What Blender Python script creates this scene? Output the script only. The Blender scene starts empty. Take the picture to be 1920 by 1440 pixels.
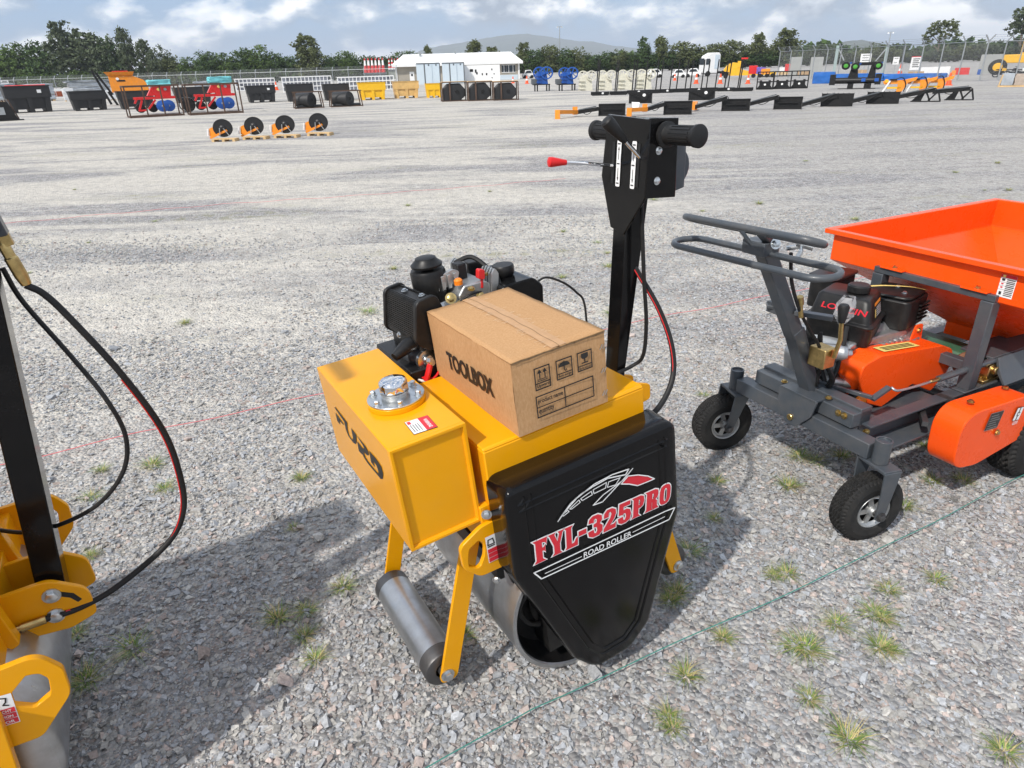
import bpy, math, random
import numpy as np
from mathutils import Vector, Matrix
random.seed(7); rng = np.random.default_rng(7)
R = math.radians
sc = bpy.context.scene
col = sc.collection

# ------------------------------------------------------------------ camera
F_PX, W_PX, H_CAM = 1250.0, 1920.0, 1.6
K_HOR, Y_HOR = 0.03, 128.0                      # horizon tilt and height (photo pixels)
_up = Vector((-K_HOR, -1.0, (Y_HOR - 720) / F_PX)).normalized()
_fw = (Vector((0, 0, 1)) - _up.z * _up).normalized()
_rt = Vector((_fw.cross(_up)))
if _rt.x < 0: _rt = -_rt
WM = Matrix((_rt, _fw, _up))                    # camera (x right, y down, z forward) -> world
cd = bpy.data.cameras.new('camera'); cam = bpy.data.objects.new('camera', cd); col.objects.link(cam)
cx, cy, cz = (WM @ Vector(v) for v in ((1, 0, 0), (0, 1, 0), (0, 0, 1)))
m = Matrix.Identity(4)
for i in range(3): m[i][0], m[i][1], m[i][2] = cx[i], -cy[i], -cz[i]
m[2][3] = H_CAM
cam.matrix_world = m
cd.sensor_width = 36; cd.lens = 36 * F_PX / W_PX; cd.clip_start = .05; cd.clip_end = 20000
sc.camera = cam

# ------------------------------------------------------------------ sky, sun, exposure
SUN_V = Vector((-.67, -.78, 1.03)).normalized() # towards the sun
world = bpy.data.worlds.new('World'); sc.world = world; world.use_nodes = True
nt = world.node_tree; nt.nodes.clear()
def nd(tree, typ, **kw):
    n = tree.nodes.new(typ)
    for k, v in kw.items():
        if k in n.inputs: n.inputs[k].default_value = v
        else: setattr(n, k, v)
    return n
def lk(tree, a, b): tree.links.new(a, b)
sky = nd(nt, 'ShaderNodeTexSky', sky_type='NISHITA', sun_disc=False)
sky.sun_elevation = math.asin(SUN_V.z); sky.sun_rotation = math.atan2(SUN_V.x, SUN_V.y)
sky.altitude = 200; sky.air_density = 1.0; sky.dust_density = 1.5; sky.ozone_density = 2.0
tc = nd(nt, 'ShaderNodeTexCoord')
def cloud_noise(dz, scale, zs, off):
    mp = nd(nt, 'ShaderNodeMapping'); mp.inputs['Scale'].default_value = (1, 1, zs); mp.inputs['Location'].default_value = (off, 0, dz)
    lk(nt, tc.outputs['Generated'], mp.inputs['Vector'])
    n = nd(nt, 'ShaderNodeTexNoise', Scale=scale, Detail=6.0, Roughness=.52, Distortion=.1)
    lk(nt, mp.outputs[0], n.inputs['Vector']); return n.outputs['Fac']
def mathn(tree, op, a, b=None, clamp=False):
    n = tree.nodes.new('ShaderNodeMath'); n.operation = op; n.use_clamp = clamp
    for i, v in enumerate((a, b)):
        if v is None: continue
        if isinstance(v, (int, float)): n.inputs[i].default_value = v
        else: lk(tree, v, n.inputs[i])
    return n.outputs[0]
def ramp(tree, src, stops, mode='LINEAR'):
    n = tree.nodes.new('ShaderNodeValToRGB'); e = n.color_ramp.elements; n.color_ramp.interpolation = mode
    while len(e) < len(stops): e.new(.5)
    for el, (p, c) in zip(e, stops):
        el.position = p; el.color = (c, c, c, 1) if isinstance(c, (int, float)) else (*c[:3], 1)
    lk(tree, src, n.inputs[0]); return n.outputs[0]
def mixc(tree, fac, a, b, blend='MIX'):
    n = tree.nodes.new('ShaderNodeMix'); n.data_type = 'RGBA'; n.blend_type = blend
    for s, v in ((0, fac), (6, a), (7, b)):
        if isinstance(v, (int, float)): n.inputs[s].default_value = v
        elif isinstance(v, (tuple, list)): n.inputs[s].default_value = (*v[:3], 1)
        else: lk(tree, v, n.inputs[s])
    return n.outputs[2]
n0 = cloud_noise(0, 6.2, 2.0, 1.35); n1 = cloud_noise(.055, 6.2, 2.0, 1.35)
cover = ramp(nt, n0, [(.41, 0), (.54, 1)])
lit = mathn(nt, 'ADD', mathn(nt, 'MULTIPLY', mathn(nt, 'SUBTRACT', n0, n1), 5.0), .42, True)
ccol = ramp(nt, lit, [(.10, (3.4, 3.9, 4.6)), (.40, (6.6, 7.0, 7.5)), (.78, (14.0, 13.7, 13.2))])
veil = mixc(nt, .6, sky.outputs[0], (2.6, 4.3, 7.2))
skyc = mixc(nt, mathn(nt, 'MULTIPLY', cover, .9), veil, ccol)
bg = nd(nt, 'ShaderNodeBackground', Strength=.125); lk(nt, skyc, bg.inputs['Color'])
wo = nd(nt, 'ShaderNodeOutputWorld'); lk(nt, bg.outputs[0], wo.inputs['Surface'])
sd = bpy.data.lights.new('sun', 'SUN'); sd.energy = 4.0; sd.angle = R(1.5); sd.color = (1, .95, .88)
sun = bpy.data.objects.new('sun', sd); col.objects.link(sun)
sun.rotation_euler = SUN_V.to_track_quat('Z', 'Y').to_euler(); sun.location = (-20, -24, 30)
sc.view_settings.view_transform = 'Standard'; sc.view_settings.look = 'None'
sc.view_settings.exposure = 0.0; sc.view_settings.gamma = 1
sc.view_settings.use_curve_mapping = False

# ------------------------------------------------------------------ photo geometry -> world
def ray(px, py): return WM @ Vector(((px - 960) / F_PX, (py - 720) / F_PX, 1))
def G(px, py, z=0.0):
    d = ray(px, py); t = (z - H_CAM) / d.z
    return Vector((0, 0, H_CAM)) + d * t
def depth(p): return (WM.transposed() @ (p - Vector((0, 0, H_CAM)))).z
def mpp(p): return depth(p) / F_PX

# ------------------------------------------------------------------ mesh helpers
class MB:
    """collects shapes and links them as one mesh object"""
    def __init__(s, sc=1.0, off=(0, 0, 0)): s.v = []; s.f = []; s.m = []; s.k = 0; s.sc = sc; s.off = off
    def add(s, vs, fs):
        n = len(s.v); s.v += [tuple(v) for v in vs]; s.f += [tuple(i + n for i in f) for f in fs]; s.m += [s.k] * len(fs); return s
    def mat(s, k): s.k = k; return s
    def box(s, x0, x1, y0, y1, z0, z1):
        return s.add([(x0, y0, z0), (x1, y0, z0), (x1, y1, z0), (x0, y1, z0), (x0, y0, z1), (x1, y0, z1), (x1, y1, z1), (x0, y1, z1)],
                     [(0, 3, 2, 1), (4, 5, 6, 7), (0, 1, 5, 4), (1, 2, 6, 5), (2, 3, 7, 6), (3, 0, 4, 7)])
    def frust(s, r0, z0, r1, z1):               # r = (x0,x1,y0,y1) rectangles at two heights
        a, b, c, d = r0; e, f, g, h = r1
        return s.add([(a, c, z0), (b, c, z0), (b, d, z0), (a, d, z0), (e, g, z1), (f, g, z1), (f, h, z1), (e, h, z1)],
                     [(0, 3, 2, 1), (4, 5, 6, 7), (0, 1, 5, 4), (1, 2, 6, 5), (2, 3, 7, 6), (3, 0, 4, 7)])
    def bar(s, p0, p1, w, h, up=(0, 0, 1)):
        p0, p1 = Vector(p0), Vector(p1); d = (p1 - p0).normalized(); up = Vector(up)
        if abs(d.dot(up)) > .98: up = Vector((0, 1, 0))
        a = d.cross(up).normalized() * w / 2; b = a.cross(d).normalized() * h / 2
        vs = [p + i * a + j * b for p in (p0, p1) for i, j in ((-1, -1), (1, -1), (1, 1), (-1, 1))]
        return s.add(vs, [(0, 1, 2, 3), (7, 6, 5, 4), (0, 4, 5, 1), (1, 5, 6, 2), (2, 6, 7, 3), (3, 7, 4, 0)])
    def prism(s, poly, ax, a, b):
        f = {'x': lambda p, t: (t, p[0], p[1]), 'y': lambda p, t: (p[0], t, p[1]), 'z': lambda p, t: (p[0], p[1], t)}[ax]
        n = len(poly)
        return s.add([f(p, a) for p in poly] + [f(p, b) for p in poly],
                     [tuple(range(n)), tuple(range(2 * n - 1, n - 1, -1))] + [(i, i + n, (i + 1) % n + n, (i + 1) % n) for i in range(n)])
    def ring(s, out, inn, ax, a, b):            # plate with a hole, same number of points
        f = {'x': lambda p, t: (t, p[0], p[1]), 'y': lambda p, t: (p[0], t, p[1]), 'z': lambda p, t: (p[0], p[1], t)}[ax]
        n = len(out); vs = [f(p, t) for t in (a, b) for pl in (out, inn) for p in pl]; fs = []
        for i in range(n):
            j = (i + 1) % n
            fs += [(i, j, j + n, i + n), (j + 2 * n, i + 2 * n, i + 3 * n, j + 3 * n), (i, i + 2 * n, j + 2 * n, j), (i + n, j + n, j + 3 * n, i + 3 * n)]
        return s.add(vs, fs)
    def tube(s, pts, r, n=8, closed=False):
        pts = [Vector(p) for p in pts]; k = len(pts); rs = r if isinstance(r, (list, tuple)) else [r] * k
        vs = []; prev = None
        for i, p in enumerate(pts):
            if closed: d = (pts[(i + 1) % k] - pts[i - 1])
            else: d = pts[min(i + 1, k - 1)] - pts[max(i - 1, 0)]
            d.normalize()
            if prev is None:
                u = Vector((0, 0, 1)) if abs(d.z) < .9 else Vector((1, 0, 0))
                a = d.cross(u).normalized()
            else:
                a = (prev - d * prev.dot(d)).normalized()
            prev = a; b = d.cross(a)
            vs += [p + (a * math.cos(t) + b * math.sin(t)) * rs[i] for t in (2 * math.pi * q / n for q in range(n))]
        fs = []
        for i in range(k if closed else k - 1):
            for q in range(n):
                i2 = (i + 1) % k
                fs.append((i * n + q, i * n + (q + 1) % n, i2 * n + (q + 1) % n, i2 * n + q))
        if not closed: fs += [tuple(range(n - 1, -1, -1)), tuple((k - 1) * n + q for q in range(n))]
        return s.add(vs, fs)
    def lathe(s, prof, o, d, n=24, cap=True):   # prof: (t along axis, radius)
        o, d = Vector(o), Vector(d).normalized(); u = Vector((0, 0, 1)) if abs(d.z) < .9 else Vector((1, 0, 0))
        a = d.cross(u).normalized(); b = d.cross(a); vs = []; k = len(prof)
        for t, r in prof:
            vs += [o + d * t + (a * math.cos(w) + b * math.sin(w)) * r for w in (2 * math.pi * q / n for q in range(n))]
        fs = [(i * n + q, i * n + (q + 1) % n, (i + 1) * n + (q + 1) % n, (i + 1) * n + q) for i in range(k - 1) for q in range(n)]
        if cap: fs += [tuple(range(n - 1, -1, -1)), tuple((k - 1) * n + q for q in range(n))]
        return s.add(vs, fs)
    def cyl(s, p0, p1, r, n=16):
        p0, p1 = Vector(p0), Vector(p1); return s.lathe([(0, r), ((p1 - p0).length, r)], p0, p1 - p0, n)
    def rotz(s, an, cx_, cy_):
        c, q = math.cos(an), math.sin(an); s.v = [(cx_ + (v[0] - cx_) * c - (v[1] - cy_) * q, cy_ + (v[0] - cx_) * q + (v[1] - cy_) * c, v[2]) for v in s.v]; return s
    def hexbolt(s, p, d, r, h=None):
        h = h or r * .9; p, d = Vector(p), Vector(d).normalized()
        s.lathe([(0, r * 1.45), (r * .25, r * 1.45)], p, d, 14); return s.lathe([(r * .25, r), (h, r), (h * 1.15, r * .75)], p, d, 6)
    def build(s, name, mats, parent=None, bevel=0, seg=2, smooth=True, ang=35, loc=None):
        me = bpy.data.meshes.new(name); o_ = s.off
        c_ = s.sc if isinstance(s.sc, tuple) else (s.sc,) * 3
        me.from_pydata([((v[0] - o_[0]) * c_[0], (v[1] - o_[1]) * c_[1], (v[2] - o_[2]) * c_[2]) for v in s.v], [], s.f)
        mats = mats if isinstance(mats, (list, tuple)) else [mats]
        for q in mats: me.materials.append(q)
        if len(mats) > 1: me.polygons.foreach_set('material_index', s.m)
        bmfix(me)
        if smooth:
            me.polygons.foreach_set('use_smooth', [True] * len(me.polygons)); me.set_sharp_from_angle(angle=R(ang))
        ob = bpy.data.objects.new(name, me); col.objects.link(ob)
        if parent: ob.parent = parent
        if loc: ob.location = loc
        if bevel:
            b = ob.modifiers.new('bevel', 'BEVEL'); b.width = bevel; b.segments = seg; b.limit_method = 'ANGLE'; b.angle_limit = R(40); b.harden_normals = False
        return ob
import bmesh
def bmfix(me):
    bm = bmesh.new(); bm.from_mesh(me); bmesh.ops.recalc_face_normals(bm, faces=bm.faces); bm.to_mesh(me); bm.free()
def rpoly(pts, rad, n=5):                       # polygon with rounded corners
    out = []; k = len(pts); rs = rad if isinstance(rad, (list, tuple)) else [rad] * k
    for i in range(k):
        p, a, b = Vector(pts[i]), Vector(pts[i - 1]), Vector(pts[(i + 1) % k]); r = rs[i]
        u, v = (a - p), (b - p); lu, lv = u.length, v.length; u.normalize(); v.normalize()
        if r <= 0: out.append(tuple(p)); continue
        ha = math.acos(max(-1, min(1, u.dot(v)))) / 2; t = min(r / max(math.tan(ha), 1e-4), lu * .49, lv * .49)
        for j in range(n + 1):
            w = j / n; out.append(tuple((p + u * t) * (1 - w) ** 2 + p * 2 * w * (1 - w) + (p + v * t) * w ** 2))
    return out
def inset(poly, d):                             # offset a closed polygon (d > 0 grows a counter-clockwise one)
    n = len(poly); out = []
    area = sum(poly[i - 1][0] * poly[i][1] - poly[i][0] * poly[i - 1][1] for i in range(n)); sgn = 1 if area > 0 else -1
    for i in range(n):
        p, a, b = Vector(poly[i]), Vector(poly[i - 1]), Vector(poly[(i + 1) % n])
        e, f = (p - a), (b - p)
        if e.length < 1e-6 or f.length < 1e-6: out.append(tuple(p)); continue
        e.normalize(); f.normalize(); n1 = Vector((e.y, -e.x)) * sgn; n2 = Vector((f.y, -f.x)) * sgn
        mm = (n1 + n2); q = max(1 + n1.dot(n2), .45); out.append(tuple(p + mm * (d / q)))
    return out
def spline(pts, n=8):                           # Catmull-Rom through the points
    P = [Vector(p) for p in pts]; P = [2 * P[0] - P[1]] + P + [2 * P[-1] - P[-2]]; out = []
    for i in range(1, len(P) - 2):
        for j in range(n):
            t = j / n; a, b, c, d = P[i - 1:i + 3]
            out.append(.5 * ((2 * b) + (c - a) * t + (2 * a - 5 * b + 4 * c - d) * t * t + (3 * b - a - 3 * c + d) * t ** 3))
    out.append(P[-2]); return out
def stadium(c, u, v, a, b, n=8):                # closed loop: half length a along u, half width b along v
    c, u, v = Vector(c), Vector(u), Vector(v); out = []
    for s_ in (1, -1):
        for j in range(n + 1):
            t = -math.pi / 2 + math.pi * j / n
            out.append(c + u * s_ * (a - b + b * math.cos(t)) + v * s_ * b * math.sin(t))
    return out
def tag(o, label=None, cat=None, group=None, kind=None):
    if label: o['label'] = label
    if cat: o['category'] = cat
    if group: o['group'] = group
    if kind: o['kind'] = kind
    return o
def empty(name, label, cat, loc, rot=None, group=None, mw=None):
    o = bpy.data.objects.new(name, None); col.objects.link(o); o.empty_display_size = .1
    if mw is not None: o.matrix_world = mw
    else:
        o.location = loc
        if rot is not None: o.rotation_euler = (0, 0, rot) if isinstance(rot, (int, float)) else rot
    return tag(o, label, cat, group)
def copy_tree(o, parent=None):
    kids = list(o.children); c = o.copy(); col.objects.link(c)
    if parent: c.parent = parent
    for k in kids: copy_tree(k, c)
    return c

# ------------------------------------------------------------------ materials
MATS = {}
def pbr(name, c, rough=.5, metal=0.0, coat=0.0, var=0.0, vs=6.0, bump=0.0, bs=60.0, dirt=0.0, dc=(.33, .30, .26), ds=5.0, spec=.5, orange=0.0):
    if name in MATS: return MATS[name]
    mt = bpy.data.materials.new(name); mt.use_nodes = True; t = mt.node_tree; b = t.nodes['Principled BSDF']
    b.inputs['Roughness'].default_value = rough; b.inputs['Metallic'].default_value = metal; b.inputs['Coat Weight'].default_value = coat
    b.inputs['Coat Roughness'].default_value = .06; b.inputs['Specular IOR Level'].default_value = spec
    tcn = nd(t, 'ShaderNodeTexCoord'); src = (*c, 1)
    b.inputs['Base Color'].default_value = src; cur = None
    if var:
        n = nd(t, 'ShaderNodeTexNoise', Scale=vs, Detail=4.0, Roughness=.6); lk(t, tcn.outputs['Object'], n.inputs['Vector'])
        f = ramp(t, n.outputs['Fac'], [(.3, 0.0), (.7, 1.0)])
        cur = mixc(t, f, tuple(x * (1 - var) for x in c), tuple(min(1, x * (1 + var)) for x in c))
    if dirt:
        n = nd(t, 'ShaderNodeTexNoise', Scale=ds, Detail=8.0, Roughness=.7); lk(t, tcn.outputs['Object'], n.inputs['Vector'])
        f = mathn(t, 'MULTIPLY', ramp(t, n.outputs['Fac'], [(.42, 0.0), (.72, 1.0)]), dirt)
        cur = mixc(t, f, cur if cur is not None else c, dc)
        lk(t, mathn(t, 'ADD', mathn(t, 'MULTIPLY', f, .5), rough, True), b.inputs['Roughness'])
    if cur is not None: lk(t, cur, b.inputs['Base Color'])
    if bump:
        n = nd(t, 'ShaderNodeTexNoise', Scale=bs, Detail=4.0); lk(t, tcn.outputs['Object'], n.inputs['Vector'])
        bp = nd(t, 'ShaderNodeBump', Strength=bump, Distance=.004); lk(t, n.outputs['Fac'], bp.inputs['Height']); lk(t, bp.outputs[0], b.inputs['Normal'])
    MATS[name] = mt; return mt
M_yel = pbr('yellow_paint', (.78, .34, .003), .22, spec=.22, var=.04, vs=3, bump=.04, bs=180, dirt=.035, dc=(.42, .33, .2), ds=14)
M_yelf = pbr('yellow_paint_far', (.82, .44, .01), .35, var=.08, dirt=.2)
M_org = pbr('orange_paint', (.90, .085, .006), .27, spec=.22, var=.05, vs=3, bump=.04, bs=160, dirt=.05, dc=(.45, .2, .1), ds=8)
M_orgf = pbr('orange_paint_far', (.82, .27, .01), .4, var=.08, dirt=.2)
M_blkp = pbr('black_gloss_plastic', (.005, .005, .0055), .15, bump=.05, bs=420, spec=.24, dirt=.01, dc=(.20, .17, .13), ds=300)
M_blkm = pbr('black_gloss_paint', (.005, .005, .0055), .13, spec=.24, dirt=.012, ds=14)
M_blk = pbr('black_matt', (.008, .008, .0085), .42, var=.2, dirt=.04, ds=20, spec=.35)
M_blkr = pbr('black_rubber', (.010, .010, .0105), .55, var=.15, bump=.15, bs=300, dirt=.05, spec=.35, dc=(.16, .15, .13), ds=30)
M_tyre = pbr('tyre_rubber', (.014, .014, .014), .72, bump=.2, bs=120, spec=.3, dirt=.22, dc=(.11, .10, .09), ds=12)
M_steel = pbr('bare_steel', (.46, .475, .49), .33, metal=.9, var=.15, vs=14, bump=.08, bs=200, dirt=.22, dc=(.26, .2, .14), ds=16)
M_steeld = pbr('dark_steel', (.10, .10, .105), .42, metal=.8, var=.2, bump=.1, bs=120, dirt=.3)
M_alu = pbr('cast_aluminium', (.52, .53, .53), .42, metal=.9, var=.1, vs=30, bump=.15, bs=260, dirt=.2)
M_zinc = pbr('zinc_plated', (.62, .64, .65), .28, metal=1, var=.1, vs=60)
M_brass = pbr('zinc_yellow', (.52, .38, .16), .34, metal=1, var=.25, vs=60)
M_chrome = pbr('chrome', (.75, .76, .78), .07, metal=1)
M_grey = pbr('grey_machine_paint', (.052, .062, .074), .36, coat=.15, var=.1, vs=8, bump=.05, bs=150, dirt=.30, dc=(.17, .15, .13), ds=9)
M_red = pbr('red_plastic', (.60, .012, .012), .32)
M_redp = pbr('red_paint', (.62, .02, .02), .35, var=.1)
M_white = pbr('white_print', (.80, .80, .79), .45)
M_redpr = pbr('red_print', (.62, .02, .035), .4)
M_blkpr = pbr('black_print', (.02, .018, .016), .5)
M_ylab = pbr('yellow_print', (.80, .62, .18), .5)
M_olab = pbr('orange_print', (.85, .28, .03), .5)
M_orgcap = pbr('orange_plastic', (.85, .22, .01), .4)
M_ygreen = pbr('yellow_green_plastic', (.55, .62, .04), .4)
M_wire = pbr('white_cable', (.75, .72, .65), .5)
M_green = pbr('green_paint', (.02, .12, .06), .45, dirt=.2)
def card_mat():
    mt = pbr('corrugated_cardboard', (.42, .255, .13), .85, spec=.2); t = mt.node_tree; b = t.nodes['Principled BSDF']
    tcn = nd(t, 'ShaderNodeTexCoord'); mp = nd(t, 'ShaderNodeMapping'); mp.inputs['Scale'].default_value = (1, 1, .35); lk(t, tcn.outputs['Object'], mp.inputs['Vector'])
    n = nd(t, 'ShaderNodeTexNoise', Scale=210.0, Detail=5.0, Roughness=.75); lk(t, mp.outputs[0], n.inputs['Vector'])
    n2 = nd(t, 'ShaderNodeTexNoise', Scale=7.0, Detail=3.0); lk(t, tcn.outputs['Object'], n2.inputs['Vector'])
    c1 = ramp(t, n.outputs['Fac'], [(.30, (.41, .225, .10)), (.5, (.48, .28, .135)), (.70, (.55, .34, .175))])
    c2 = mixc(t, mathn(t, 'MULTIPLY', n2.outputs['Fac'], .35), c1, (.36, .20, .09)); lk(t, c2, b.inputs['Base Color'])
    bp = nd(t, 'ShaderNodeBump', Strength=.12, Distance=.003); lk(t, n.outputs['Fac'], bp.inputs['Height']); lk(t, bp.outputs[0], b.inputs['Normal'])
    return mt
M_card = card_mat()
M_cardin = pbr('cardboard_edge', (.19, .12, .06), .9)
M_tape = pbr('clear_tape', (.47, .275, .135), .6, coat=.08, var=.08, vs=40)
# ------------------------------------------------------------------ lettering
def text_polys(s, off=0.0):
    cu = bpy.data.curves.new('t', 'FONT'); cu.body = s; cu.offset = off; cu.resolution_u = 4
    ob = bpy.data.objects.new('t', cu); col.objects.link(ob)
    bpy.context.view_layer.update()
    me = bpy.data.meshes.new_from_object(ob.evaluated_get(bpy.context.evaluated_depsgraph_get()))
    vs = [tuple(v.co) for v in me.vertices]; fs = [tuple(p.vertices) for p in me.polygons]
    bpy.data.objects.remove(ob); bpy.data.curves.remove(cu); bpy.data.meshes.remove(me)
    return vs, fs
def text_on(mb, s, o, u, v, off=.0, bold=.0):
    """writes s so that its box fills origin o, width vector u, height vector v"""
    vs, fs = text_polys(s, bold)
    x0, x1 = min(p[0] for p in vs), max(p[0] for p in vs); y0, y1 = min(p[1] for p in vs), max(p[1] for p in vs)
    o, u, v = Vector(o), Vector(u), Vector(v); n = u.cross(v).normalized() * off
    mb.add([o + u * ((p[0] - x0) / (x1 - x0)) + v * ((p[1] - y0) / (y1 - y0)) + n for p in vs], fs)
def ribbon(mb, pts, w, n, closed=False):        # flat line of width w on a plane with normal n
    P = [Vector(p) for p in pts]; n = Vector(n); k = len(P)
    for i in range(k if closed else k - 1):
        a, b = P[i], P[(i + 1) % k]; d = (b - a)
        if d.length < 1e-9: continue
        d.normalize(); q = d.cross(n).normalized() * w / 2; e = d * w * .35
        mb.add([a - q - e, a + q - e, b + q + e, b - q + e], [(0, 1, 2, 3)])
# ------------------------------------------------------------------ outlines of the printed emblems
EM_ARC = [(0.126, -0.813), (0.213, -0.742), (0.352, -0.655), (0.561, -0.589), (0.772, -0.577), (0.971, -0.601), (0.93, -0.648), (0.718, -0.594), (0.539, -0.61), (0.394, -0.634), (0.279, -0.682), (0.181, -0.763)]
EM_WIN = [[(0.264, -0.736), (0.374, -0.686), (0.387, -0.718), (0.288, -0.748)], [(0.395, -0.681), (0.521, -0.653), (0.528, -0.697), (0.413, -0.71)], [(0.542, -0.647), (0.7, -0.634), (0.686, -0.693), (0.549, -0.694)], [(0.726, -0.639), (0.865, -0.653), (0.803, -0.71), (0.707, -0.695)], [(0.181, -0.763), (0.243, -0.741), (0.256, -0.763), (0.189, -0.782)]]
EM_SLASH = [(1.019, -0.615), (0.868, -0.708), (0.64, -0.834), (0.53, -0.821), (0.655, -0.757), (0.906, -0.695)]
EM_RED = [(0.872, -0.731), (0.962, -0.678), (1.082, -0.719), (1.204, -0.786), (1.289, -0.859), (1.168, -0.851), (1.072, -0.842), (0.969, -0.776)]
EM_BAR = [(-0.189, -1.262), (-0.117, -1.377), (1.478, -1.463), (1.556, -1.346), (1.43, -1.331), (-0.1, -1.27)]
EM_L1 = [(-0.072, -1.335), (0.352, -1.358)]
EM_L2 = [(0.99, -1.384), (1.417, -1.397)]
EM_TXT = [(0.376, -1.388), (0.971, -1.42), (0.381, -1.323), (0.973, -1.359)]
EM_FYL = [(-0.17, -1.182), (1.492, -1.24), (-0.164, -0.919), (1.517, -1.006)]
FURD = [[(1.887, -0.039), (1.832, -0.012), (1.49, -0.023), (1.442, -0.027), (1.507, -0.138), (1.509, -0.203), (1.441, -0.215), (1.362, -0.188), (1.333, -0.121), (1.318, -0.032), (1.165, -0.042), (1.247, -0.174), (1.302, -0.214), (1.394, -0.24), (1.543, -0.235), (1.59, -0.176), (1.574, -0.077)], [(1.909, -0.111), (1.628, -0.129), (1.649, -0.148), (1.814, -0.168), (1.831, -0.227), (1.923, -0.216)], [(1.165, -0.042), (0.896, -0.038), (0.831, -0.069), (0.84, -0.114), (0.923, -0.156), (1.026, -0.166), (1.015, -0.226), (0.926, -0.237), (0.65, -0.224), (0.615, -0.179), (0.636, -0.124), (0.732, -0.119), (0.717, -0.185), (0.815, -0.18), (0.788, -0.039), (0.597, -0.028), (0.47, -0.048), (0.463, -0.12), (0.524, -0.21), (0.594, -0.251), (0.968, -0.275), (1.085, -0.257), (1.083, -0.186), (1.107, -0.245), (1.227, -0.258), (1.192, -0.128), (1.034, -0.131), (0.966, -0.102), (0.98, -0.079)]]
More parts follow.
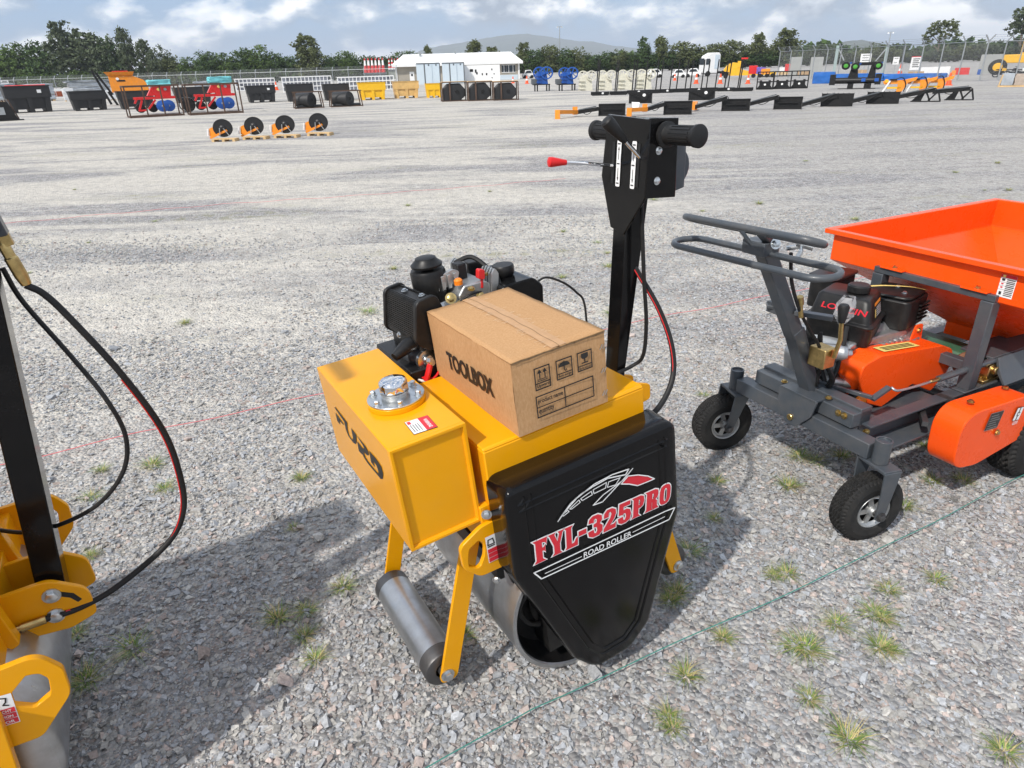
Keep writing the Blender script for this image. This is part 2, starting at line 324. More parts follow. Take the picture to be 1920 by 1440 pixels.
# ================================================================== GROUND
def ground_material():
    mt = bpy.data.materials.new('gravel_ground'); mt.use_nodes = True; t = mt.node_tree; b = t.nodes['Principled BSDF']
    b.inputs['Roughness'].default_value = .92; b.inputs['Specular IOR Level'].default_value = .2
    tcn = nd(t, 'ShaderNodeTexCoord'); P = tcn.outputs['Object']
    v = nd(t, 'ShaderNodeTexVoronoi', Scale=62.0, Randomness=1.0); lk(t, P, v.inputs['Vector'])
    sep = nd(t, 'ShaderNodeSeparateColor'); lk(t, v.outputs['Color'], sep.inputs[0])
    c = ramp(t, sep.outputs[0], [(0, (.12, .12, .125)), (.3, (.235, .235, .24)), (.7, (.355, .355, .355)), (1, (.55, .54, .52))])
    c = mixc(t, mathn(t, 'MULTIPLY', ramp(t, sep.outputs[1], [(.72, 0.0), (.8, 1.0)]), .55), c, (.34, .25, .21))
    v2 = nd(t, 'ShaderNodeTexVoronoi', Scale=23.0); lk(t, P, v2.inputs['Vector'])
    s2 = nd(t, 'ShaderNodeSeparateColor'); lk(t, v2.outputs['Color'], s2.inputs[0])
    c = mixc(t, .35, c, ramp(t, s2.outputs[0], [(0, (.15, .15, .155)), (1, (.50, .49, .48))]))
    # dusty fines, long streaks left by wheels
    mp = nd(t, 'ShaderNodeMapping'); mp.inputs['Scale'].default_value = (.28, 1, 1); mp.inputs['Rotation'].default_value = (0, 0, R(-9)); lk(t, P, mp.inputs['Vector'])
    n = nd(t, 'ShaderNodeTexNoise', Scale=.62, Detail=7.0, Roughness=.62, Distortion=.4); lk(t, mp.outputs[0], n.inputs['Vector'])
    dust = ramp(t, n.outputs['Fac'], [(.42, 0.0), (.54, 1.0)])
    mp2 = nd(t, 'ShaderNodeMapping'); mp2.inputs['Scale'].default_value = (.11, 1, 1); mp2.inputs['Rotation'].default_value = (0, 0, R(-24)); lk(t, P, mp2.inputs['Vector'])
    n2 = nd(t, 'ShaderNodeTexNoise', Scale=1.0, Detail=7.0, Roughness=.66, Distortion=1.3); lk(t, mp2.outputs[0], n2.inputs['Vector'])
    trk = ramp(t, n2.outputs['Fac'], [(.50, 0.0), (.58, 1.0)])
    d2 = mathn(t, 'MAXIMUM', mathn(t, 'MULTIPLY', dust, .85), mathn(t, 'MULTIPLY', trk, .75))
    n3 = nd(t, 'ShaderNodeTexNoise', Scale=14.0, Detail=6.0, Roughness=.7); lk(t, P, n3.inputs['Vector'])
    spy = nd(t, 'ShaderNodeSeparateXYZ'); lk(t, P, spy.inputs[0])
    d2 = mathn(t, 'MULTIPLY', d2, ramp(t, mathn(t, 'ADD', mathn(t, 'MULTIPLY', spy.outputs[1], .1), mathn(t, 'MULTIPLY', n.outputs['Fac'], .12)), [(.24, .12), (.38, 1.0)]))   # the sales row itself is less dusty
    d2 = mathn(t, 'MULTIPLY', d2, ramp(t, mathn(t, 'ADD', mathn(t, 'MULTIPLY', spy.outputs[0], .12), mathn(t, 'MULTIPLY', spy.outputs[1], -.02)), [(.0, 1.0), (.34, .38)]))
    d3 = mathn(t, 'MULTIPLY', d2, ramp(t, n3.outputs['Fac'], [(.35, .45), (.6, 1.0)]))
    c = mixc(t, d3, c, (.63, .59, .515))
    n4 = nd(t, 'ShaderNodeTexNoise', Scale=.9, Detail=4.0); lk(t, mp.outputs[0], n4.inputs['Vector'])
    n5 = nd(t, 'ShaderNodeTexNoise', Scale=5.0, Detail=5.0, Roughness=.7); lk(t, P, n5.inputs['Vector'])
    gr = mathn(t, 'MULTIPLY', ramp(t, n4.outputs['Fac'], [(.56, 0.0), (.66, 1.0)]), ramp(t, n5.outputs['Fac'], [(.48, 0.0), (.62, .55)]))
    c = mixc(t, gr, c, (.17, .17, .065)); lk(t, c, b.inputs['Base Color'])
    n6 = nd(t, 'ShaderNodeTexNoise', Scale=5.0, Detail=10.0, Roughness=.82); lk(t, P, n6.inputs['Vector'])
    c = mixc(t, 1.0, c, ramp(t, n6.outputs['Fac'], [(.30, (.60, .60, .61)), (.5, (1.0, 1.0, 1.0)), (.72, (1.22, 1.21, 1.19))]), 'MULTIPLY'); lk(t, c, b.inputs['Base Color'])
    hgt = mathn(t, 'ADD', mathn(t, 'MULTIPLY', v.outputs['Distance'], -1.0), mathn(t, 'MULTIPLY', v2.outputs['Distance'], -.6))
    bp = nd(t, 'ShaderNodeBump', Strength=1.0, Distance=.012); lk(t, hgt, bp.inputs['Height']); lk(t, bp.outputs[0], b.inputs['Normal'])
    return mt
M_ground = ground_material()
g = MB(); g.add([(-6900, -55, 0), (6900, -55, 0), (6900, 7100, 0), (-6900, 7100, 0)], [(0, 1, 2, 3)])
tag(g.build('gravel_ground', M_ground, smooth=False), kind='structure')

def chip():
    v = np.array([(-1, -1, -1), (1, -1, -1), (1, 1, -1), (-1, 1, -1), (-1, -1, 1), (1, -1, 1), (1, 1, 1), (-1, 1, 1)], float) * .82
    f = np.array([(0, 2, 1), (0, 3, 2), (4, 5, 6), (4, 6, 7), (0, 1, 5), (0, 5, 4), (1, 2, 6), (1, 6, 5), (2, 3, 7), (2, 7, 6), (3, 0, 4), (3, 4, 7)])
    return v, f
def stones(name, mat, xy, size, sink):
    """crushed stones: one angular 12-face chip per position, colour kept per stone"""
    N = len(xy); v, f = chip()
    V = v[None] * rng.uniform(.45, 1.2, (N, 8, 3)) + rng.uniform(-.25, .25, (N, 8, 3))
    sc_ = np.stack([rng.uniform(.65, 1.25, N), rng.uniform(.5, 1.0, N), rng.uniform(.24, .58, N)], 1)
    V = V * (sc_ * size[:, None] * .5)[:, None, :]
    # random tilt then random heading
    ax, ay = rng.normal(0, .32, N), rng.normal(0, .32, N); az = rng.uniform(0, 6.283, N)
    def rot(V, a, i, j):
        c, s = np.cos(a)[:, None], np.sin(a)[:, None]; p, q = V[:, :, i].copy(), V[:, :, j].copy()
        V[:, :, i] = c * p - s * q; V[:, :, j] = s * p + c * q
    rot(V, ax, 1, 2); rot(V, ay, 0, 2); rot(V, az, 0, 1)
    zz = size * sc_[:, 2] * .5 * sink
    V[:, :, 0] += xy[:, 0][:, None]; V[:, :, 1] += xy[:, 1][:, None]; V[:, :, 2] += zz[:, None]
    F = (f[None] + (np.arange(N) * 8)[:, None, None]).reshape(-1, 3)
    me = bpy.data.meshes.new(name); nv, nf = N * 8, len(F)
    me.vertices.add(nv); me.vertices.foreach_set('co', V.reshape(-1)); me.loops.add(nf * 3); me.loops.foreach_set('vertex_index', F.reshape(-1).astype(np.int32))
    me.polygons.add(nf); me.polygons.foreach_set('loop_start', np.arange(0, nf * 3, 3, dtype=np.int32))
    base = np.clip(rng.normal(.365, .055, N), .18, .58); k = rng.random(N)
    tint = np.where((k < .11)[:, None], np.array([1.16, .98, .91]), np.where((k < .62)[:, None], np.array([.96, .99, 1.05]), np.array([1.03, 1.0, .96])))
    C = np.ones((N, 8, 4)); C[:, :, :3] = (base[:, None] * tint * (1.0, 1.0, .98))[:, None, :]
    a = me.color_attributes.new('stone', 'FLOAT_COLOR', 'POINT'); a.data.foreach_set('color', C.reshape(-1))
    me.polygons.foreach_set('use_smooth', np.zeros(nf, dtype=bool)); me.update(); me.validate(); me.materials.append(mat)
    ob = bpy.data.objects.new(name, me); col.objects.link(ob); return ob
M_stone = pbr('crushed_stone', (.25, .25, .25), .88, spec=.25)
_t = M_stone.node_tree; _a = nd(_t, 'ShaderNodeVertexColor', layer_name='stone'); _n = nd(_t, 'ShaderNodeTexNoise', Scale=120.0, Detail=4.0)
_tc = nd(_t, 'ShaderNodeTexCoord'); lk(_t, _tc.outputs['Object'], _n.inputs['Vector'])
lk(_t, mixc(_t, 1.0, _a.outputs['Color'], ramp(_t, _n.outputs['Fac'], [(.3, .72), (.7, 1.2)]), 'MULTIPLY'), _t.nodes['Principled BSDF'].inputs['Base Color'])
def vnoise(x, y, s, seed):                      # cheap smooth noise for stone density
    r = np.random.default_rng(seed); T = r.random((64, 64)); u, w = x * s % 64, y * s % 64
    i, j = u.astype(int), w.astype(int); fu, fw = u - i, w - j; fu, fw = fu * fu * (3 - 2 * fu), fw * fw * (3 - 2 * fw)
    g_ = lambda a, b: T[a % 64, b % 64]
    return (g_(i, j) * (1 - fu) + g_(i + 1, j) * fu) * (1 - fw) + (g_(i, j + 1) * (1 - fu) + g_(i + 1, j + 1) * fu) * fw
def field(n_m2, y0, y1, smin, smax, keep=.15):
    A_ = []; 
    w0, w1 = 1.05 * y0 * .9 + .55, 1.05 * y1 * .9 + .55
    n = int(n_m2 * (w0 + w1) * (y1 - y0)); y = rng.uniform(y0, y1, n); x = rng.uniform(-w1, w1, n)
    d = .6 * vnoise(x + 50, y * 2.2 + 50, .55, 3) + .4 * vnoise(x + 20, y + 80, 2.1, 4)
    bias = np.clip((-x - .6) * .10, -.05, .16) * np.clip((y - 1.6) / 1.5, 0, 1)
    ok = (np.abs(x) < 1.05 * y * .9 + .55) & (rng.random(n) < np.clip(1.25 - (d + bias - .42) * 3.2, keep, 1))
    x, y = x[ok], y[ok]; s = rng.uniform(0, 1, len(x)) ** 1.7 * (smax - smin) + smin
    return np.stack([x, y], 1), s
parts_ = [field(5200, .85, 2.4, .009, .030, .45), field(14000, .85, 2.4, .005, .010, .6), field(3400, 2.4, 4.4, .009, .028, .25), field(6500, 2.4, 3.8, .006, .011, .4), field(1500, 4.4, 8.0, .012, .028, .12), field(34, .85, 4.5, .032, .058, .3)]
xy = np.concatenate([p[0] for p in parts_]); sz = np.concatenate([p[1] for p in parts_])
tag(stones('gravel', M_stone, xy, sz, rng.uniform(.15, .95, len(xy))), kind='stuff')

# strings stretched over the yard
M_strr = pbr('pink_string', (.66, .20, .21), .8); M_strg = pbr('green_string', (.05, .22, .18), .7)
def string(pts, r, mat, label):
    P = [G(*p) for p in pts]; Q = []
    for a, b in zip(P[:-1], P[1:]):
        for j in range(12):
            q = a.lerp(b, j / 12); q.z = .026 + .006 * math.sin(7 * q.x + 3 * q.y); Q.append(q)
    Q.append(P[-1] + Vector((0, 0, .026)))
    mb = MB(); mb.tube(Q, r, 5); tag(mb.build('string', mat), label, 'string', 'marking strings on the gravel')
string([(-60, 892), (85, 862), (270, 819), (600, 748), (900, 678), (1190, 610), (1430, 563), (1640, 521), (1950, 462)], .0026, M_strr, 'pink string stretched on the gravel behind the loaded road roller')
string([(-40, 428), (170, 408), (420, 386), (640, 372), (900, 352), (1060, 338)], .0024, M_strr, 'faded pink string far back on the dusty gravel')
string([(790, 1462), (1000, 1339), (1330, 1190), (1620, 1055), (1960, 878)], .0018, M_strg, 'green string stretched on the gravel in front of the road roller')

# grass tufts
M_gr = [pbr('grass_blade', (.15, .235, .045), .6, var=.45, vs=25), pbr('straw_blade', (.46, .38, .17), .7, var=.3, vs=25)]
def tuft_mesh(seed, n, rad, h):
    r = random.Random(seed); mb = MB()
    for i in range(n):
        a = r.uniform(0, 6.283); q = r.random() ** .6 * rad * .45; x, y = q * math.cos(a), q * math.sin(a)
        a2 = a + r.uniform(-.9, .9); hh = h * r.uniform(.2, 1.0); ln = rad * r.uniform(.3, 1.6); w = r.uniform(.0009, .0019)
        px, py = -math.sin(a2) * w, math.cos(a2) * w; mb.mat(1 if r.random() < .36 else 0)
        V = []
        for t in (0, .4, .75, 1):
            cx_, cy_ = x + math.cos(a2) * ln * t ** 1.5, y + math.sin(a2) * ln * t ** 1.5; z = hh * (t * 1.5 - .62 * t * t * t * 1.1); ww = (1 - t * .92)
            V += [(cx_ + px * ww, cy_ + py * ww, z), (cx_ - px * ww, cy_ - py * ww, z)]
        mb.add(V, [(0, 1, 3, 2), (2, 3, 5, 4), (4, 5, 7, 6)])
    o = mb.build('grass_tuft', M_gr, smooth=False); me = o.data; bpy.data.objects.remove(o); return me
TUFTS = [tuft_mesh(i, 95 + 20 * (i % 3), .055 + .012 * (i % 4), .05 + .008 * (i % 3)) for i in range(6)]
def tuft(px, py, s, label, group, i=[0]):
    o = bpy.data.objects.new('grass_tuft', TUFTS[i[0] % 6]); i[0] += 1; col.objects.link(o)
    o.location = G(px, py); o.location.z = .004; s *= .76; o.scale = (s, s, s * .62); o.rotation_euler = (0, 0, random.uniform(0, 6.28))
    tag(o, label, 'grass', group)
for q in ((190, 884, 1), (285, 874, 1.1), (310, 918, .8), (170, 934, .8), (172, 1044, .8), (565, 899, .9), (550, 992, .7), (145, 1192, .8), (160, 1280, 1.0), (250, 1217, 1.0),
          (520, 1163, 1.2), (572, 1195, .8), (592, 1238, 1.0), (645, 1102, .9), (575, 1148, .7), (60, 1130, .8)):
    tuft(*q, 'green and straw coloured grass tuft on the gravel left of the loaded road roller', 'grass tufts left of the roller')
for q in ((1345, 904, .9), (1478, 914, 1.1), (1340, 974, .8), (1475, 1078, .9), (1450, 1082, .6), (1292, 1034, .9), (1268, 1112, 1.1), (1256, 1128, .8), (1258, 930, .7), (870, 1194, .7), (1500, 858, 1.0),
          (1530, 866, .8), (1578, 858, 1.1), (1696, 952, .9), (1748, 904, 1.1), (1806, 904, 1.0), (1735, 840, .7), (1318, 742, .6)):
    tuft(*q, 'pale green grass tuft on the gravel between the machines and the green string', 'grass tufts behind the green string')
for q in ((1356, 1198, .9), (1285, 1268, .9), (1252, 1345, .9), (1262, 1368, .7), (1512, 1218, 1.0), (1490, 1212, .8), (1518, 1312, .9), (1590, 1388, 1.1), (1755, 1088, 1.0), (1665, 1108, .8), (1568, 1172, .8), (1640, 1150, .9), (1655, 1162, .9), (1650, 1216, 1.0), (1670, 1222, .8), (1880, 1412, .9)):
    tuft(*q, 'green grass tuft on the gravel in front of the green string', 'grass tufts in front of the green string')
for k in range(26):
    px = random.choice([random.uniform(40, 700), random.uniform(700, 1250), random.uniform(1300, 1900)]); py = random.uniform(330, 700)
    if px > 1250 and py > 420: py = random.uniform(300, 420)
    tuft(px, py, random.uniform(.6, 1.4), 'tiny yellowish grass sprig on the open gravel behind the machines', 'grass sprigs on the open gravel')
# ================================================================== ROAD ROLLER (local unit .2579 m; x to the handle, y away, z up)
S = .2579
AX = Matrix(((.866, -.494, -.084), (.494, .869, -.023), (.085, -.021, .996)))   # measured pose, rests on its drum
def ortho(m3):
    a = Vector(m3.col[0]).normalized(); z = Vector(m3.col[2]); b = z.cross(a).normalized(); z = a.cross(b)
    return Matrix((a, b, z)).transposed()
AX = ortho(AX); O_R = Vector((.01341, 1.3491, .8227)); BASE = Vector((.6, 1.1, -3.25))
RW = Matrix.Translation(O_R + S * (AX @ BASE)) @ AX.to_4x4()
roller = empty('road_roller', 'yellow walk-behind road roller with black side cover carrying a cardboard box', 'road roller', (0, 0, 0), mw=RW)
def RM(): return MB(S, BASE)
# ---- tank
TX0, TX1, TY0, TY1, TZ0, TZ1 = -1.163, -.448, .109, 2.349, -.786, .283
mb = RM()
mb.box(TX0, TX1, TY0 + .035, TY1 - .035, TZ0, TZ1)
tank = mb.build('water_tank', M_yel, roller, .0025)
mb = RM()                                         # folded lips round the end plates
mb.ring([(TX0, TZ0), (TX1, TZ0), (TX1, TZ1), (TX0, TZ1)], [(TX0 + .03, TZ0 + .03), (TX1 - .03, TZ0 + .03), (TX1 - .03, TZ1 - .03), (TX0 + .03, TZ1 - .03)], 'y', TY0, TY0 + .036)
mb.build('tank_lip', M_yel, tank, .0012)
mb = RM(); wr = random.Random(3)
for p0, p1 in (((TX0 + .03, TY0 + .034, TZ0 + .03), (TX1 - .03, TY0 + .034, TZ0 + .03)), ((TX0 + .03, TY0 + .034, TZ0 + .03), (TX0 + .03, TY0 + .034, TZ1 - .03)), ((TX1 - .03, TY0 + .034, TZ0 + .03), (TX1 - .03, TY0 + .034, TZ1 - .03)), ((TX0 + .03, TY0 + .034, TZ1 - .03), (TX1 - .03, TY0 + .034, TZ1 - .03))):
    k = 40; mb.tube([Vector(p0).lerp(Vector(p1), i / k) for i in range(k + 1)], [.010 + .005 * wr.random() for i in range(k + 1)], 6)
mb.build('weld_bead', M_yel, tank)
mb = RM(); mb.lathe([(0, .275), (.05, .275)], (-.77, .92, TZ1), (0, 0, 1), 40); mb.build('filler_neck', M_yel, tank, .0015)
mb = RM(); mb.lathe([(.052, .272), (.07, .272)], (-.77, .92, TZ1), (0, 0, 1), 40); fl = mb.build('filler_flange', M_zinc, roller, .001)
for k in range(6):
    a = .35 + k * math.pi / 3; mb = RM(); mb.hexbolt((-.77 + .225 * math.cos(a), .92 + .225 * math.sin(a), TZ1 + .07), (0, 0, 1), .028, .04); mb.build('bolt', M_zinc, fl)
mb = RM(); cz_ = TZ1 + .07
mb.lathe([(0, .125), (.03, .125), (.035, .136), (.05, .136)], (-.77, .93, cz_), (0, 0, 1), 32); mb.build('cap_collar', M_alu, fl)
vs, fs, n = [], [], 60
for t, r in ((.052, .118), (.06, .134), (.125, .136), (.15, .128), (.165, .10), (.17, 0.001)):
    for q in range(n):
        a = 2 * math.pi * q / n; rr = r * (1 + (.035 * math.cos(a * 10) if r > .09 and t < .11 else 0)); vs.append((-.77 + rr * math.cos(a), .93 + rr * math.sin(a), cz_ + t))
for i in range(5): fs += [(i * n + q, i * n + (q + 1) % n, (i + 1) * n + (q + 1) % n, (i + 1) * n + q) for q in range(n)]
mb = RM(); mb.add(vs, fs); mb.build('filler_cap', M_chrome, fl, ang=50)
mb = RM()
for p in FURD: mb.add([(TX0 - .005, y, z) for y, z in p], [tuple(range(len(p)))])
mb.build('lettering', M_blkpr, tank, smooth=False)
q = [Vector((-.89, .22, TZ1 + .005)), Vector((-.67, .20, TZ1 + .005)), Vector((-.655, .46, TZ1 + .005)), Vector((-.875, .48, TZ1 + .005))]
def quad_on(mb, q, u0, u1, v0, v1, dz):
    f = lambda u, v: (q[0] * (1 - u) * (1 - v) + q[1] * u * (1 - v) + q[2] * u * v + q[3] * (1 - u) * v) + dz
    mb.add([f(u0, v0), f(u1, v0), f(u1, v1), f(u0, v1)], [(0, 1, 2, 3)])
zq = lambda h: Vector((0, 0, h))
mb = RM(); quad_on(mb, q, 0, 1, 0, 1, zq(-.001)); mb.mat(1); quad_on(mb, q, .02, .98, .02, .98, zq(.001)); mb.mat(2); quad_on(mb, q, .55, .98, .02, .98, zq(.003)); quad_on(mb, q, .06, .2, .72, .93, zq(.003))
mb.mat(1); text_on(mb, 'WARNING', q[0].lerp(q[1], .70) + (q[3] - q[0]) * .78 + zq(.005), (q[0] - q[3]) * .66, (q[1] - q[0]) * .16, 0, .02)
mb.mat(0)
for k in range(4): quad_on(mb, q, .1 + .1 * k, .13 + .1 * k, .12, .66, zq(.003))
st = mb.build('warning_sticker', [M_blkpr, M_white, M_redpr], tank, smooth=False)
# ---- hood
HX0, HX1 = -.36, 1.47
mb = RM(); mb.frust((HX0, HX1, .03, 1.70), -1.28, (HX0, HX1, .03, 1.70), -.03); mb.prism([(.03, -.029), (1.70, -.029), (1.70, 0.0), (.05, 0.0)], 'x', HX0 + .001, HX1 - .001)
hood = mb.build('hood', M_yel, roller, .003)
mb = RM(); mb.box(-.30, 1.45, 1.72, 3.02, -.32, -.2); mb.box(-.34, 1.5, .12, 2.25, -1.38, -1.29); mb.build('engine_bed', M_yel, roller, .002)
# ---- lifting lugs (outline in x,z)
LUG = rpoly([(-.30, -.78), (-.50, -.80), (-.74, -.93), (-.735, -1.18), (-.58, -1.36), (-.20, -1.37), (-.08, -1.22), (-.08, -.9)], [.02, .16, .10, .12, .14, .05, .05, .02], 6)
def holepts(cx_, cz_, a, b, tilt, n): return [(cx_ + a * math.cos(w) * math.cos(tilt) - b * math.sin(w) * math.sin(tilt), cz_ + a * math.cos(w) * math.sin(tilt) + b * math.sin(w) * math.cos(tilt)) for w in (2 * math.pi * k / n for k in range(n))]
def plate_hole(mb, out, c, a, b, tilt, ax, t0, t1):
    n = len(out); ang = [math.atan2(p[1] - c[1], p[0] - c[0]) for p in out]; inn = []
    for w in ang:
        w2 = w - tilt; k = 1 / ((abs(math.cos(w2)) / a) ** 2.6 + (abs(math.sin(w2)) / b) ** 2.6) ** (1 / 2.6)
        inn.append((c[0] + k * math.cos(w), c[1] + k * math.sin(w)))
    mb.ring(out, inn, ax, t0, t1)
mx = lambda pl: [(1.11 - p[0], p[1]) for p in pl]
for y0 in (.04, 2.10):
    mb = RM(); plate_hole(mb, LUG, (-.585, -1.085), .085, .15, -.2, 'y', y0, y0 + .05); lg = mb.build('lifting_lug', M_yel, roller, .002)
    mb = RM(); plate_hole(mb, mx(LUG), (1.695, -1.085), .085, .15, .2, 'y', y0, y0 + .05); mb.build('lifting_lug', M_yel, roller, .002)
    if y0 < 1:
        y = .034; q = [Vector((-.475, y, -1.24)), Vector((-.27, y, -1.24)), Vector((-.27, y, -.93)), Vector((-.475, y, -.93))]; dy = lambda h: Vector((0, -h, 0))
        mb = RM(); quad_on(mb, q, 0, 1, 0, 1, dy(0)); mb.mat(1)
        for k in range(3): quad_on(mb, q, .03, .97, .03 + .17 * k, .18 + .17 * k, dy(.003))
        mb.mat(2); ribbon(mb, [(-.46, y - .003, -1.03), (-.45, y - .003, -.97), (-.40, y - .003, -.97), (-.39, y - .003, -1.03), (-.46, y - .003, -1.03)], .012, (0, -1, 0)); ribbon(mb, [(-.46, y - .003, -1.05), (-.39, y - .003, -1.05)], .012, (0, -1, 0))
        ribbon(mb, [(-.23, y - .003, -.98), (-.19, y - .003, -.99), (-.20, y - .003, -1.03), (-.22, y - .003, -1.06), (-.19, y - .003, -1.07)], .014, (0, -1, 0))
        mb.build('lifting_sticker', [M_white, M_redpr, M_blkpr], lg, smooth=False)
mb = RM(); mb.hexbolt((-.41, .06, -.70), (-.5, -1, .1), .035); mb.build('bolt', M_zinc, hood)
for x, z in ((-.44, -1.44), (-.22, -1.52), (-.12, -1.72), (-.06, -1.80)): mb = RM(); mb.hexbolt((x, .0, z), (-.7, -1, -.2), .03); mb.build('bolt', M_zinc, roller)
mb = RM(); mb.box(-.46, -.36, .08, .16, -.82, -.62); mb.build('frame_bracket', M_yel, roller, .002)
# ---- stabiliser rollers with their arms, left and right
def stab(sx):
    fx = (lambda x: x) if sx > 0 else (lambda x: 1.21 - x)
    zf = -2.72 if sx > 0 else -3.0
    for y0, y1 in ((.36, .40), (2.08, 2.12)):
        mb = RM(); w = .105
        mb.prism(rpoly([(fx(-.50 + w), -1.2), (fx(-.50 - w), -1.2), (fx(-1.02 - w), zf - .10), (fx(-1.02 + w), zf - .10)], [0, 0, .09, .09], 5), 'y', y0, y1)
        a = mb.build('stabiliser_arm', M_yel, roller, .0015)
        s_ = -1 if y0 < 1 else 1
        mb = RM(); mb.hexbolt((fx(-1.02), y0 if s_ < 0 else y1, zf), (0, s_, 0), .052, .05); mb.build('bolt', M_zinc, a)
    mb = RM(); r = .215
    mb.lathe([(.44, .10), (.44, r - .035), (.45, r - .01), (.47, r), (.62, r * 1.002)], (fx(-1.02), 0, zf), (0, 1, 0), 40, cap=False)
    mb.lathe([(1.88, r * 1.002), (2.02, r), (2.04, r - .03), (2.04, .08)], (fx(-1.02), 0, zf), (0, 1, 0), 40, cap=False)
    mb.mat(1); mb.lathe([(.62, r), (1.88, r)], (fx(-1.02), 0, zf), (0, 1, 0), 40, cap=False)
    mb.mat(0); mb.lathe([(.40, .07), (.50, .07), (.5, .02)], (fx(-1.02), 0, zf), (0, 1, 0), 20)
    mb.build('stabiliser_roller', [M_steeld, M_steel], roller)
stab(1); stab(-1)
# ---- drum with what shows inside it
mb = RM(); dc = (.6, 0, -2.32)
mb.lathe([(.07, .872), (.05, .885), (.05, .925), (.07, .932), (2.13, .932), (2.15, .92), (2.15, .87)], dc, (0, 1, 0), 72, cap=False)
mb.mat(1); mb.lathe([(.42, .01), (.42, .84), (.07, .872)], dc, (0, 1, 0), 72, cap=False); mb.lathe([(2.15, .87), (1.8, .85), (1.8, .01)], dc, (0, 1, 0), 72, cap=False)
drum = mb.build('drum', [M_steel, M_blk], roller)
mb = RM(); mb.lathe([(.41, .0), (.40, .55), (.30, .58), (.28, .50), (.16, .48), (.14, .2), (.1, .18), (.1, 0.01)], dc, (0, 1, 0), 40, cap=False); mb.box(.1, .3, .1, .4, -2.9, -2.2)
for k in range(8): a = k * .785; mb.hexbolt((.6 + .52 * math.cos(a), .29, -2.32 + .52 * math.sin(a)), (0, -1, 0), .03)
mb.build('drum_motor', M_blk, drum)
mb = RM(); mb.prism(rpoly([(-.30, -1.36), (-.02, -1.36), (.02, -1.95), (-.12, -2.05), (-.2, -1.7)], .03), 'y', .2, .26); mb.box(-.36, -.28, .15, 2.1, -1.62, -1.40); mb.build('scraper', M_blk, roller, .001)
mb = RM(); mb.tube(spline([(-.05, .12, -1.9), (-.18, .14, -2.1), (-.1, .15, -2.35), (.05, .18, -2.5)]), .03, 8); mb.build('drum_hose', M_blkr, drum)
mb = RM(); mb.box(.02, .10, .10, .13, -2.16, -2.02); mb.build('yellow_tag', M_yel, drum, .001)
# ---- black side cover (shell)
CO = rpoly([(-.36, -.29), (1.60, -.31), (1.64, -1.45), (1.20, -2.78), (.92, -3.02), (.44, -3.02), (.20, -2.72), (-.36, -1.30)], [.10, .13, .2, .22, .3, .3, .3, .25], 8)
def backy(z): return .05 if z > -1.3 else (-.27 if z < -1.75 else .05 - .32 * (-1.3 - z) / .45)
n = len(CO); rings = []
big = lambda d: inset(CO, d)
for d, yy in ((-.055, -.30), (-.02, -.29), (-.004, -.268), (0, -.235)):
    rings.append([(p[0], yy, p[1]) for p in inset(CO, d)])
rings.append([(p[0], max(backy(p[1]), -.22), p[1]) for p in inset(CO, .012)])
mb = RM(); vs = [p for r_ in rings for p in r_]; fs = [tuple(range(n))]
for i in range(len(rings) - 1): fs += [(i * n + q_, i * n + (q_ + 1) % n, (i + 1) * n + (q_ + 1) % n, (i + 1) * n + q_) for q_ in range(n)]
mb.add(vs, fs); cover = mb.build('side_cover', M_blkp, roller, ang=60)
sol = cover.modifiers.new('solid', 'SOLIDIFY'); sol.thickness = .006; sol.offset = -1
def bead(d, w, y=-.30, h=.012):                  # moulded bead following the outline
    a = inset(CO, -d); b = inset(CO, -d - w); c = inset(CO, -d - 2 * w); k = len(a); V = [(p[0], y + .001, p[1]) for p in a] + [(p[0], y - h, p[1]) for p in b] + [(p[0], y + .001, p[1]) for p in c]
    return V, [(i + s_ * k, (i + 1) % k + s_ * k, (i + 1) % k + (s_ + 1) * k, i + (s_ + 1) * k) for s_ in (0, 1) for i in range(k)]
mb = RM(); mb.add(*bead(.16, .012)); mb.add(*bead(.235, .010))
mb.build('moulded_bead', M_blkp, cover, ang=80)
# print on the cover
YD = -.306; P3 = lambda pl, k=0: [(p[0], YD - .0035 * k, p[1]) for p in pl]
mb = RM(); NRM = (0, -1, 0)
ribbon(mb, P3(EM_ARC, 4), .013, NRM, True); ribbon(mb, P3(EM_SLASH, 4), .012, NRM, True); ribbon(mb, P3(EM_RED, 4), .012, NRM, True)
for w_ in EM_WIN: ribbon(mb, P3(w_, 4), .009, NRM, True)
ribbon(mb, P3(EM_BAR, 4), .014, NRM, True); ribbon(mb, P3(EM_L1, 4), .008, NRM); ribbon(mb, P3(EM_L2, 4), .008, NRM)
a_, b_, c_, d_ = [Vector(p) for p in P3(EM_TXT, 4)]
text_on(mb, 'ROAD ROLLER', a_, b_ - a_, c_ - a_, .0, .012)
mb.mat(1); rr_ = P3(EM_RED, 2); mb.add(rr_, [tuple(range(len(rr_)))])
mb.build('emblem', [M_white, M_redpr], cover, smooth=False)
